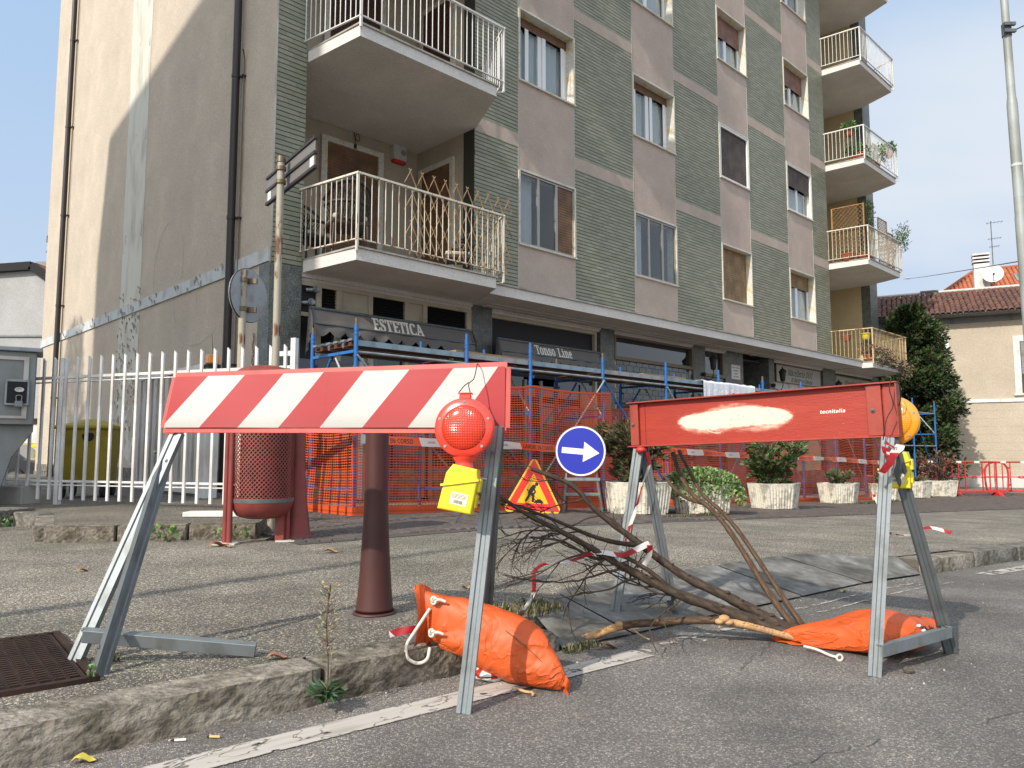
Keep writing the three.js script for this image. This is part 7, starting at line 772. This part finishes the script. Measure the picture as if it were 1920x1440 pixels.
  const hw = new MB(); hw.tube([[1.56, 1.165, 3.10], [1.545, 1.12, 3.09], [1.555, 1.05, 3.085], [1.53, 1.0, 3.09], [1.515, 0.95, 3.085], [1.515, 0.91, 3.1]].map(loc), 0.0022, 5); hw.tube([[1.575, 1.165, 3.09], [1.595, 1.12, 3.10], [1.605, 1.06, 3.13], [1.62, 1.05, 3.2]].map(loc), 0.002, 5); hw.build('tie_wire', m.wire, t); const rc = new MB(); rc.ball(loc([0.664, 0.872, 3.91]), 0.026, 1.1, 0.7, 1, 12); rc.build('red_cap', m.red, t);
}
// ================================================================== SAND BAGS
{
  const sec = (c, a, b) => ({ c: G(...c), a: V(...a), b: V(...b) });
  const t = thing('sandbag', 'bright orange tarpaulin sandbag slumped over the kerb behind the front leg', 'sandbag');
  const bag = new MB(); bag.keep = true; bag.add(loft([sec([-0.352, 0.235, 2.985], [-0.022, 0.112, 0], [0.006, 0, 0.018]), sec([-0.30, 0.228, 2.985], [0.005, 0.09, 0], [0, 0.01, 0.045]), sec([-0.20, 0.198, 2.985], [0.03, 0.10, 0], [0, 0.015, 0.07]), sec([-0.09, 0.155, 2.965], [0.055, 0.108, 0], [0, 0.02, 0.10]), sec([0.015, 0.115, 2.93], [0.075, 0.098, 0], [0.01, 0.02, 0.105]), sec([0.095, 0.07, 2.88], [0.06, 0.065, 0], [0.02, 0.02, 0.085]), sec([0.15, 0.04, 2.835], [0.032, 0.035, 0], [0.02, 0.01, 0.045]), sec([0.178, 0.022, 2.812], [0.018, 0.016, 0], [0.012, 0.004, 0.014])], 130, 110, 0.85, 0.012, 5, 7)); bag.build('bag_body', m.bagOrange, t);
  const fl = new MB(); fl.keep = true; fl.add(gridGeo(16, 10, (u, v) => G(lerp(-0.375, -0.315, v) + 0.02 * Math.sin(u * 3.1), lerp(0.345, 0.125, u) + 0.012 * Math.sin(v * 4 + u * 6), 2.945 + 0.05 * v - 0.035 * Math.sin(u * 3.14) * (1 - v)), (u, v) => [u * 0.3, v * 0.2])); fl.build('mouth_edge', m.bagOrange, t); const fl2 = new MB(); fl2.keep = true; fl2.add(gridGeo(18, 10, (u, v) => { const A0 = [-0.29, 0.17, 2.93], B0 = [-0.08, 0.245, 2.89], A1 = [-0.27, 0.125, 2.93], B1 = [-0.045, 0.10, 2.875]; const p = [0, 1, 2].map((k) => lerp(lerp(A0[k], B0[k], u), lerp(A1[k], B1[k], u), v)); return G(p[0], p[1] - 0.015 * Math.sin(u * 3.1) * v, p[2] - 0.03 * Math.sin(u * 3.14) * Math.sin(v * 3.14)); }, (u, v) => [u * 0.3, v * 0.2])); fl2.build('mouth_flap', m.bagOrange, t);
  const ear = new MB(); ear.keep = true; for (const s of [0, 1]) ear.add(gridGeo(6, 6, (u, v) => G(0.172 + 0.03 * u + 0.01 * s * v, 0.05 - 0.045 * u - 0.03 * v * (1 - 2 * s), 2.815 - 0.02 * u + 0.014 * Math.sin(u * 5 + s * 2)), (u, v) => [u * 0.1, v * 0.1])); ear.build('gathered_end', m.bagOrange, t);
  const rp = new MB(); rp.tube(GP([[-0.312, 0.268, 2.94], [-0.335, 0.235, 2.915], [-0.365, 0.19, 2.90], [-0.392, 0.145, 2.895], [-0.388, 0.1, 2.895], [-0.352, 0.078, 2.9], [-0.318, 0.09, 2.905], [-0.308, 0.13, 2.92]]), 0.0065, 7, 50); rp.build('rope_loop', m.rope, t); for (const [x, y, z] of [[-0.293, 0.302, 2.925], [-0.298, 0.188, 2.90]]) { const k = new MB(); k.add(new THREE.TorusKnotGeometry(0.009, 0.005, 40, 6), new THREE.Matrix4().makeTranslation(x, y, -z)); k.tube([V(x, y, -z), V(x + 0.02, y + 0.003, -z + 0.004), V(x + 0.042, y - 0.004, -z + 0.004)], 0.006, 6); k.build('rope_knot', m.rope, t); }
  const st = new MB(); for (let i = 0; i < 26; i++) { const u = i / 25, q = [lerp(-0.02, 0.165, u), lerp(0.205, 0.05, u) + 0.012 * Math.sin(u * 3.1), lerp(2.852, 2.80, u) - 0.012 * Math.sin(u * 3.14)]; st.bar(G(q[0] - 0.004, q[1] + 0.004, q[2]), G(q[0] + 0.004, q[1] - 0.004, q[2]), 0.0025, 0.0025); } st.build('stitched_seam', m.bronze, t).userData.kind = 'stuff';
  const t2 = thing('sandbag', 'bright orange sandbag lying on the road under the right trestle legs', 'sandbag');
  const b2 = new MB(); b2.keep = true; b2.add(loft([sec([1.236, 0.01296, 3.5], [0.01, 0.006, 0], [0.05, 0, 0.04]), sec([1.3, 0.03456, 3.45], [0, 0.03, 0], [0.09, 0, 0.09]), sec([1.38, 0.054, 3.41], [0, 0.048, 0], [0.07, 0, 0.12]), sec([1.46, 0.07344, 3.365], [0, 0.066, 0], [0.05, 0, 0.15]), sec([1.56, 0.09288, 3.36], [0, 0.084, 0], [0.03, 0, 0.165]), sec([1.67, 0.08964, 3.385], [0, 0.081, 0], [0.02, 0, 0.16]), sec([1.76, 0.081, 3.425], [0, 0.065, 0], [0.02, 0, 0.13]), sec([1.815, 0.0918, 3.46], [0, 0.03, 0], [0.02, 0, 0.10]), sec([1.85, 0.1134, 3.475], [0, 0.012, 0], [0.03, 0, 0.09])], 130, 100, 0.9, 0.011, 15, 7)); b2.build('bag_body', m.bagOrange, t2);
  const s2 = new MB(); for (let i = 0; i < 9; i++) { const x = 1.56 + i * 0.033, z = 3.235 + i * 0.004; s2.tube(GP([[x - 0.012, 0.115, z - 0.004], [x, 0.128 + 0.006 * (i % 2), z - 0.008], [x + 0.014, 0.118, z - 0.004]]), 0.003, 5); s2.bar(G(x - 0.008, 0.135, z), G(x + 0.006, 0.108, z - 0.002), 0.003, 0.003); } s2.build('lacing', m.wire, t2); const tg = new MB(); for (const [x, y] of [[1.655, 0.122], [1.70, 0.138], [1.72, 0.118]]) tg.ball(G(x, y, 3.243), 0.007, 1.5, 1, 0.8, 8); tg.build('paint_flecks', m.white, t2).userData.kind = 'stuff'; const rp2 = new MB(); rp2.tube(GP([[1.27, 0.02, 3.38], [1.30, 0.022, 3.32], [1.335, 0.012, 3.26], [1.35, 0.012, 3.235]]), 0.006, 6); rp2.add(new THREE.TorusGeometry(0.012, 0.005, 6, 14), new THREE.Matrix4().makeTranslation(1.355, 0.014, -3.222)); rp2.build('rope_end', m.rope, t2);
}
// ================================================================== CUT BRANCHES
{
  const twigs = (mb, start, dir, len, r, depth, rnd) => { const pts = [start.clone()], p = start.clone(), d = dir.clone().normalize(), n = 4 + Math.floor(len * 12); for (let i = 0; i < n; i++) { d.add(V((rnd() - 0.5) * 0.55, (rnd() - 0.45) * 0.45, (rnd() - 0.5) * 0.5)).normalize(); p.addScaledVector(d, len / n); if (p.y < 0.015) { p.y = 0.015; d.y = Math.abs(d.y) * 0.4; } pts.push(p.clone()); } mb.tube(pts, (u) => Math.max(0.0011, r * (1 - 0.72 * u)), depth ? 6 : 5, n * 2); if (depth > 0) { const k = 2 + Math.floor(rnd() * 3); for (let i = 0; i < k; i++) { const j = 1 + Math.floor(rnd() * (n - 1)), dd = d.clone().add(V((rnd() - 0.5) * 1.1, (rnd() - 0.5) * 1.0, (rnd() - 0.5) * 0.9)); twigs(mb, pts[j], dd, len * (0.3 + 0.4 * rnd()), r * 0.6, depth - 1, rnd); } } else { mb.ball(pts[n], r * 0.5 + 0.0012, 1, 1, 1, 5); } };
  const main = thing('cut_branch', 'large bare cut branch with many fine twigs dragged from the right sandbag to the left', 'branch'), limb = (name, pts, r0, r1, mt, par, seg) => { const k = new MB(); const L = GP(pts), rn = rngOf(Math.round(pts[0][0] * 1000)); k.keep = true; k.tube(L, (u) => lerp(r0, r1, Math.pow(u, 0.8)) * (1 + 0.05 * Math.sin(u * 40) + 0.06 * Math.sin(u * 97)), 10, seg ?? 60); const c = new THREE.CatmullRomCurve3(L); for (let i = 0; i < 12; i++) { const u = 0.05 + 0.9 * rn(), rr = lerp(r0, r1, u); k.ball(c.getPointAt(u).add(V((rn() - 0.5) * rr, rr * 0.75, rr * 0.6)), rr * (0.25 + 0.2 * rn()), 1.3, 0.8, 1, 7); } return [k.build(name, mt, par), c]; };
  const [b1, c1] = limb('main_limb', [[1.33, 0.022, 3.55], [1.2, 0.055, 3.55], [1.074, 0.10, 3.55], [0.90, 0.165, 3.53], [0.748, 0.222, 3.5], [0.57, 0.31, 3.46], [0.403, 0.405, 3.42], [0.235, 0.503, 3.38], [0.047, 0.60, 3.35], [-0.09, 0.70, 3.31]], 0.036, 0.007, m.bark, main);
  const [b2, c2] = limb('upper_limb', [[1.30, 0.03, 3.57], [1.14, 0.118, 3.6], [0.98, 0.20, 3.6], [0.821, 0.275, 3.6], [0.70, 0.355, 3.6], [0.6, 0.432, 3.6], [0.48, 0.52, 3.58], [0.371, 0.609, 3.55], [0.30, 0.69, 3.53], [0.246, 0.725, 3.52], [0.17, 0.755, 3.51], [0.09, 0.785, 3.5]], 0.031, 0.009, m.bark, main);
  const [b3, c3] = limb('side_limb', [[0.6, 0.425, 3.6], [0.48, 0.445, 3.55], [0.365, 0.48, 3.5], [0.192, 0.556, 3.45], [0.0, 0.631, 3.4], [-0.13, 0.675, 3.37]], 0.013, 0.004, m.bark, main);
  const [b4, c4] = limb('side_limb', [[0.74, 0.228, 3.5], [0.6, 0.34, 3.46], [0.48, 0.40, 3.44], [0.37, 0.39, 3.42], [0.22, 0.47, 3.38], [0.08, 0.49, 3.36]], 0.013, 0.004, m.bark, main);
  const rnd = rngOf(2024), side = (par, c, spec, seed) => { for (const [u, d, len, r] of spec) { const k = new MB(); k.keep = true; twigs(k, c.getPointAt(u), V(...d), len, r, 2, rngOf(seed + Math.round(u * 100))); k.build('twig', m.bark, par); } };
  side(b1, c1, [[0.50, [-1, -0.28, 0.3], 0.42, 0.006], [0.56, [-1, -0.12, 0.2], 0.5, 0.006], [0.62, [-1, -0.45, 0.35], 0.36, 0.005], [0.66, [-1, -0.22, 0.1], 0.42, 0.0055], [0.70, [-0.9, 0.25, -0.2], 0.3, 0.005], [0.74, [-1, -0.3, 0.3], 0.36, 0.005], [0.78, [-1, 0.0, 0.4], 0.32, 0.005], [0.82, [-1, -0.3, 0.1], 0.32, 0.0045], [0.86, [-0.9, 0.4, 0.1], 0.26, 0.004], [0.9, [-1, -0.15, 0.4], 0.3, 0.004], [0.94, [-1, 0.3, 0.2], 0.24, 0.004], [0.97, [-1, -0.1, -0.2], 0.22, 0.0035], [0.34, [-1, -0.1, 0.25], 0.5, 0.006], [0.36, [-0.8, -0.5, 0.4], 0.34, 0.006], [0.44, [-1, -0.3, -0.2], 0.46, 0.005], [0.30, [-0.9, 0.2, -0.3], 0.3, 0.005]], 300);
  side(b2, c2, [[0.72, [-0.9, -0.1, 0.3], 0.34, 0.005], [0.8, [-0.8, -0.4, 0.3], 0.36, 0.005], [0.62, [-0.5, 0.7, 0.1], 0.1, 0.005], [0.9, [-1, 0.1, 0.2], 0.2, 0.004], [0.97, [-0.9, 0.4, -0.2], 0.16, 0.0035]], 500); side(b3, c3, [[0.4, [-1, -0.2, 0.2], 0.3, 0.004], [0.6, [-1, 0.2, 0.3], 0.26, 0.0035], [0.85, [-1, 0.25, -0.1], 0.2, 0.003]], 700); side(b4, c4, [[0.5, [-1, -0.4, 0.3], 0.34, 0.0045], [0.7, [-1, 0.2, 0.2], 0.26, 0.004], [0.9, [-1, -0.3, 0.1], 0.24, 0.003], [0.35, [-0.9, -0.5, 0.2], 0.3, 0.004]], 900);
  const rods = thing('long_stick', 'pair of long straight brown sticks leaning up behind the red beam', 'stick'); const [q1, d1] = limb('stick', [[1.345, 0.012, 3.6], [1.28, 0.1, 3.64], [1.225, 0.196, 3.7], [1.15, 0.35, 3.78], [1.071, 0.495, 3.85], [1.0, 0.585, 3.9], [0.937, 0.638, 3.95], [0.885, 0.75, 4.02], [0.857, 0.86, 4.05]], 0.017, 0.011, m.barkWarm, rods, 50); limb('stick', [[1.382, 0.012, 3.6], [1.32, 0.12, 3.66], [1.271, 0.216, 3.72], [1.20, 0.355, 3.8], [1.13, 0.48, 3.87], [1.06, 0.57, 3.92], [0.997, 0.635, 3.97], [0.93, 0.79, 4.06], [0.90, 0.87, 4.1]], 0.014, 0.009, m.barkWarm, rods, 50); limb('forked_shoot', [[0.985, 0.60, 3.92], [0.95, 0.608, 3.94], [0.909, 0.622, 3.95], [0.86, 0.655, 3.965], [0.80, 0.735, 4.0]], 0.012, 0.008, m.barkWarm, rods, 24);
  const pe = thing('peeled_branch', 'pale peeled branch lying in an arch on the road in front of the dark branches', 'branch'); limb('peeled_end', [[0.308, 0.016, 3.52], [0.36, 0.028, 3.53], [0.43, 0.05, 3.54], [0.50, 0.068, 3.55]], 0.016, 0.018, m.peeled, pe, 20); limb('barked_middle', [[0.498, 0.068, 3.55], [0.56, 0.078, 3.55], [0.66, 0.084, 3.55], [0.77, 0.092, 3.55], [0.88, 0.10, 3.52], [0.95, 0.103, 3.5]], 0.018, 0.017, m.barkWarm, pe, 30); limb('peeled_length', [[0.945, 0.103, 3.5], [1.02, 0.09, 3.5], [1.106, 0.07, 3.5], [1.19, 0.048, 3.5], [1.29, 0.022, 3.5]], 0.0165, 0.014, m.peeled, pe, 30); const kn = new MB(); kn.keep = true; for (const [x, y, z, r] of [[0.955, 0.114, 3.49, 0.022], [0.975, 0.100, 3.485, 0.018], [0.49, 0.077, 3.545, 0.017], [0.66, 0.096, 3.54, 0.01], [0.93, 0.104, 3.48, 0.017]]) { const q = new MB(); q.ball(G(x, y, z), r, 1.2, 0.8, 1, 10); q.build('knot', m.peeled, pe); } kn.tube(GP([[0.94, 0.092, 3.49], [0.925, 0.076, 3.475]]), 0.005, 5); kn.tube(GP([[0.545, 0.06, 3.54], [0.59, 0.03, 3.52], [0.62, 0.02, 3.5]]), 0.004, 5); kn.build('side_shoots', m.peeled, pe);
}
// ================================================================== RED AND WHITE TAPE
{
  const rw = canvas(512, 32, (c, w, h) => { c.fillStyle = '#c4beb8'; c.fillRect(0, 0, w, h); c.fillStyle = '#96141a'; for (let i = 0; i < 2; i++) { c.beginPath(); c.moveTo(i * 256, h); c.lineTo(i * 256 + 128, h); c.lineTo(i * 256 + 150, 0); c.lineTo(i * 256 + 22, 0); c.fill(); } }); rw.wrapS = THREE.RepeatWrapping; const mat = M(W1, { map: rw, roughness: 0.4, side: THREE.DoubleSide });
  const ribbon = (mb, pts, w, off = 0, twist = 0.6) => { const c = new THREE.CatmullRomCurve3(GP(pts)), L = c.getLength(); mb.add(gridGeo(Math.max(10, Math.round(L * 90)), 2, (u, v) => { const p = c.getPointAt(u), t = c.getTangentAt(u), s = t.clone().cross(V(Math.sin(u * 7 * twist + off), 0.5, 1)).normalize(), k = 0.35 + 0.65 * Math.abs(Math.sin(u * 6 * twist + off + 1)); return p.addScaledVector(s, (v - 0.5) * w * 0.72 * k).add(V(0, 0, 0.004 * Math.sin(v * 3.1 + u * 20))); }, (u, v) => [u * L / 0.42 + off, v])); };
  const one = (label, list) => { const t = thing('barrier_tape', label, 'tape'); for (const [p, w, o, tw] of list) { const k = new MB(); k.keep = true; ribbon(k, p, w, o, tw); k.build('tape_strip', mat, t); } };
  one('long red and white tape trailing over the bare branch and left steel legs', [[[[0.69, 0.86, 3.88], [0.70, 0.80, 3.89], [0.666, 0.70, 3.885], [0.63, 0.58, 3.88], [0.592, 0.48, 3.87], [0.555, 0.37, 3.86]], 0.026, 0.1, 0.8], [[[0.625, 0.448, 3.5], [0.55, 0.422, 3.45], [0.493, 0.405, 3.42], [0.377, 0.42, 3.4], [0.257, 0.386, 3.38], [0.128, 0.37, 3.36], [0.092, 0.34, 3.34]], 0.035, 0.3, 0.4], [[[0.626, 0.44, 3.49], [0.622, 0.39, 3.49], [0.564, 0.335, 3.46], [0.48, 0.352, 3.44], [0.456, 0.394, 3.425]], 0.05, 0.7, 0.5], [[[0.092, 0.348, 3.335], [0.093, 0.27, 3.3], [0.067, 0.227, 3.25], [0.018, 0.182, 3.2]], 0.03, 0.05, 0.4]]);
  one('loose end of red and white tape on the pavement left of the orange sandbag', [[[[-0.465, 0.172, 2.95], [-0.41, 0.182, 2.965], [-0.33, 0.187, 2.985], [-0.25, 0.18, 3.0]], 0.04, 0.0, 0.4]]);
  one('red and white tape knotted round the top of the right steel legs', [[[[1.515, 0.90, 3.085], [1.55, 0.875, 3.07], [1.578, 0.865, 3.09]], 0.04, 0.6, 0.5], [[[1.512, 0.88, 3.075], [1.50, 0.85, 3.06], [1.545, 0.86, 3.06], [1.575, 0.89, 3.08]], 0.05, 0.15, 0.6], [[[1.54, 0.865, 3.055], [1.505, 0.815, 3.04], [1.462, 0.772, 3.03]], 0.045, 0.0, 0.2], [[[1.553, 0.862, 3.07], [1.556, 0.80, 3.10], [1.548, 0.72, 3.13]], 0.04, 0.3, 0.3]]);
  one('torn strip of red and white tape on the pavement behind the right legs', [[[[3.62, 0.44, 7.65], [3.63, 0.25, 7.5], [3.5, 0.14, 7.2], [3.42, 0.135, 6.75], [3.55, 0.133, 6.8], [3.78, 0.18, 6.95], [3.95, 0.14, 6.9]], 0.05, 0.2, 0.5]]);
}
// ================================================================== WEEDS, LEAVES AND LITTER
{
  const w = thing('kerb_weed', 'tall dry weed with a green rosette growing out of the kerb joint', 'weed', G(-0.617, 0.03, 2.60)), s = new MB(), r = rngOf(5); s.tube([V(0, 0, 0), V(0.004, 0.12, 0), V(-0.004, 0.26, 0.005), V(0.006, 0.385, 0)], 0.0028, 6); for (let i = 0; i < 26; i++) { const y = 0.13 + 0.25 * r(), a = r() * 6.28; s.tube([V(0, y, 0), V(Math.cos(a) * 0.018, y + 0.012, Math.sin(a) * 0.018), V(Math.cos(a) * 0.03, y + 0.02, Math.sin(a) * 0.03)], 0.0009, 4); } s.build('stalk', m.barkWarm, w);
  mesh('flower_heads', leaves(170, (k) => { const y = 0.13 + 0.26 * k(), a = k() * 6.28, q = 0.034 * k(); return [V(Math.cos(a) * q, y, Math.sin(a) * q), V(Math.cos(a), 0.8, Math.sin(a)), 0.014, tone([[0.42, 0.34, 0.16], [0.3, 0.25, 0.12], [0.34, 0.3, 0.2]], k)]; }, 6, 0.5), m.leaf, w);
  mesh('rosette', leaves(64, (k, i) => { const a = i * 2.4, q = 0.006; return [V(Math.cos(a) * q, 0.02 + 0.03 * (i / 64), Math.sin(a) * q), V(Math.cos(a) * 1.6, 0.9 - 1.2 * k(), Math.sin(a) * 1.6), 0.055 + 0.02 * k(), tone([[0.09, 0.17, 0.07], [0.12, 0.21, 0.08], [0.07, 0.13, 0.06]], k)]; }, 7, 0.24), m.leaf, w);
  const clover = (label, p, n, sp, seed, sc = 1) => { const o = thing('weed_patch', label, 'weed', p); mesh('weed_leaves', leaves(n, (k) => { const x = (k() - 0.5) * sp, z = (k() - 0.5) * sp * 0.5; return [V(x, 0.02 + 0.09 * k(), z), V(x, 0.7, z + 0.05), 0.045, tone([[0.16, 0.28, 0.07], [0.22, 0.33, 0.1], [0.11, 0.2, 0.06]], k)]; }, seed, 0.95), m.leaf, o); o.scale.setScalar(sc); const st = new MB(), rr = rngOf(seed); for (let i = 0; i < 10; i++) { const x = (rr() - 0.5) * sp; st.tube([V(x * 0.4, 0, 0), V(x, 0.08 * rr() + 0.02, (rr() - 0.5) * sp * 0.4)], 0.0018, 4); } st.build('weed_stems', m.leafStem ?? m.barkWarm, o); };
  clover('small round-leaved weed at the foot of the driveway kerb', G(-2.9, 0.12, 6.36), 30, 0.34, 21); clover('round green leaves at the left edge by the low kerb', G(-4.85, 0.14, 7.25), 22, 0.3, 22); clover('sprig of green weed at the far end of the driveway kerb', G(-2.35, 0.12, 6.42), 26, 0.3, 23); clover('small green weed beside the inspection cover', AB(-0.59, 0.33, 0.122), 14, 0.05, 24, 0.4);
  const tuft = (label, p, n, sx, sz, h, seed) => { const o = thing('grass_tuft', label, 'grass', p, KANG); o.userData.kind = 'stuff'; mesh('grass_blades', leaves(n, (k) => { const x = (k() - 0.5) * sx, z = (k() - 0.5) * sz; return [V(x, 0, z), V((k() - 0.5) * 0.9, 1.5, (k() - 0.5) * 0.9), h * (0.4 + 0.8 * k()), tone([[0.16, 0.17, 0.07], [0.22, 0.20, 0.10], [0.11, 0.14, 0.05], [0.28, 0.24, 0.14]], k)]; }, seed, 0.05), m.leafFar, o); };
  tuft('dry grass tuft growing at the end of the raised kerb under the twigs', AB(1.08, 0.28, 0.115), 700, 0.6, 0.26, 0.05, 31); tuft('thin dry grass by the first dropped kerb slab', AB(1.25, -0.04, 0.0), 150, 0.2, 0.08, 0.04, 32); tuft('moss and grass line under the first two planters', on(2.3, 10.05, 0.122), 700, 1.7, 0.14, 0.06, 33); tuft('dry grass at the foot of the planters behind the steel legs', on(7.7, 16.6, 0.122), 600, 3.0, 0.2, 0.08, 34); tuft('dry grass beside the foot of the left steel leg', G(-1.43, 0.12, 2.74), 90, 0.09, 0.05, 0.03, 35);
  const leafGeo = gridGeo(8, 6, (u, v) => { const x = (u - 0.5) * 0.09, k = Math.sin(Math.PI * u), z = (v - 0.5) * 0.055 * Math.pow(k, 0.7) * (1 + 0.25 * Math.sin(u * 19)); return V(x, 0.006 + 0.014 * Math.abs(v - 0.5) * 2 * k + 0.008 * Math.sin(u * 6), z); });
  const fallen = (label, p, col, sc, turn) => { const o = thing('fallen_leaf', label, 'leaf', p, turn); mesh('leaf_blade', leafGeo, M(col, { roughness: 0.8, side: THREE.DoubleSide, map: rep(dirty, 0.05) }), o); const k = new MB(); k.tube([V(0.04, 0.006, 0), V(0.065, 0.006, 0.004)], 0.0016, 4); k.build('leaf_stalk', m.barkWarm, o); o.scale.setScalar(sc); };
  fallen('yellow fallen leaf in the gutter at the bottom left', G(-1.19, 0.003, 2.19), [0.62, 0.5, 0.08], 0.75, 0.3); fallen('dry orange leaf on the pavement at the far left', G(-2.67, 0.122, 4.8), [0.5, 0.26, 0.08], 0.8, 1); fallen('dry tan leaf on the pavement between litter bin and bollard', G(-1.33, 0.122, 5.67), [0.45, 0.25, 0.12], 1.3, 0.1); fallen('crumpled brown leaf just behind the kerb edge', AB(-0.02, 0.2, 0.125), [0.36, 0.18, 0.11], 0.85, 0.4); fallen('small brown leaf on the pavement right of the bollard', G(-0.25, 0.122, 4.2), [0.42, 0.27, 0.14], 0.8, 2); fallen('dry brown leaf lying by the litter bin foot plate', G(-2.32, 0.122, 6.06), [0.4, 0.16, 0.08], 1.6, 0.9); fallen('pale dry leaf beside the litter bin post', G(-2.22, 0.122, 6.0), [0.45, 0.26, 0.15], 1.2, 2.1); fallen('tiny yellow leaf on the road before the dropped kerb', G(2.04, 0.003, 4.76), [0.62, 0.45, 0.08], 0.6, 0.8); fallen('brown leaf in the gutter under the pale branch', G(0.43, 0.003, 3.42), [0.3, 0.17, 0.1], 0.9, 0.2);
  const cig = (label, p, paper, turn) => { const o = thing('cigarette_end', label, 'cigarette', p, turn), k = new MB(); k.cyl(V(-0.02, 0.004, 0), V(0.012, 0.004, 0), 0.004, 0.004, 10); k.build('paper_tube', paper ? m.white : M([0.62, 0.4, 0.16], { roughness: 0.8 }), o); const f = new MB(); f.cyl(V(-0.027, 0.004, 0), V(-0.0205, 0.004, 0), 0.004, 0.0038, 10); f.build('burnt_end', paper ? m.castIron : m.soot, o); }; cig('white cigarette end in the gutter near the bottom left', G(-0.985, 0.002, 2.345), true, 0.15); cig('tan cigarette filter in the gutter beside the white one', G(-0.892, 0.002, 2.37), false, -0.05);
  const pk = thing('crumpled_wrapper', 'crumpled white and red wrapper under the sandbag by the front leg', 'litter', G(-0.085, 0.0, 2.97), 0.2), pg = new THREE.IcosahedronGeometry(0.055, 3), pp = pg.attributes.position; for (let i = 0; i < pp.count; i++) { const x = pp.getX(i), y = pp.getY(i), z = pp.getZ(i), q = 0.65 + 0.8 * n3(x * 45, y * 45, z * 45, 6); pp.setXYZ(i, x * q * 1.3, Math.max(0, y * q * 0.7 + 0.03), z * q); } pg.computeVertexNormals(); mesh('wrapper', pg, M(W1, { map: canvas(128, 128, (c) => { c.fillStyle = '#d8d8d8'; c.fillRect(0, 0, 128, 128); c.fillStyle = '#b6301c'; for (let i = 0; i < 7; i++) c.fillRect(i * 19, 40 * hash2(i, 1, 1), 8, 50); c.fillStyle = '#22262c'; for (let i = 0; i < 9; i++) c.fillRect(128 * hash2(i, 2, 1), 128 * hash2(i, 3, 1), 22, 6); }), roughness: 0.4, side: THREE.DoubleSide }), pk); const tw = thing('wood_splinter', 'short pale splinter of wood beside the tip of the left sandbag', 'stick', G(0.06, 0.0, 2.79)), tk = new MB(); tk.tube([V(-0.045, 0.02, 0), V(-0.01, 0.012, 0.01), V(0.012, 0.012, 0.02), V(0.014, 0.006, 0.035)], 0.005, 6); tk.build('splinter', m.peeled, tw);
  const st = thing('pebble', 'rounded brown pebble on the road right of the right front leg', 'stone', G(1.55, 0.012, 3.05)), sg = new THREE.IcosahedronGeometry(0.02, 3); sg.scale(1.1, 0.75, 0.9); mesh('stone', sg, m.kerb, st);
  const gr = new THREE.InstancedMesh(new THREE.IcosahedronGeometry(0.006, 0), M(W1, { roughness: 0.9 }), 1500), d = new THREE.Object3D(), rr = rngOf(77); for (let i = 0; i < 1500; i++) { let p; if (i < 420) p = AB(-1.5 + 6 * rr(), -0.02 - 0.2 * Math.pow(rr(), 1.6), 0.003); else if (i < 520) { const a = rr() * 6.28, q = 0.5 * rr(); p = G(1.6 + Math.cos(a) * q, 0.003, 3.05 + Math.sin(a) * q * 0.6); } else if (i < 1100) p = AB(-2 + 10 * rr(), -0.02 - 3 * rr(), 0.002); else p = AB(-2 + 11 * rr(), 0.25 + 3 * rr(), 0.122); d.position.copy(p); d.rotation.set(rr() * 6, rr() * 6, 0); d.scale.setScalar(0.2 + 0.7 * Math.pow(rr(), 4)); d.scale.y *= 0.6; d.updateMatrix(); gr.setMatrixAt(i, d.matrix); const g = 0.16 + 0.3 * rr(); gr.setColorAt(i, lin(g, g * 0.95, g * 0.86)); } gr.name = 'loose_grit'; gr.userData = { kind: 'stuff', label: 'loose grit and pebbles scattered on the road and in the gutter', category: 'gravel' }; gr.castShadow = gr.receiveShadow = true; scene.add(gr);
}
renderer.render(scene, camera);
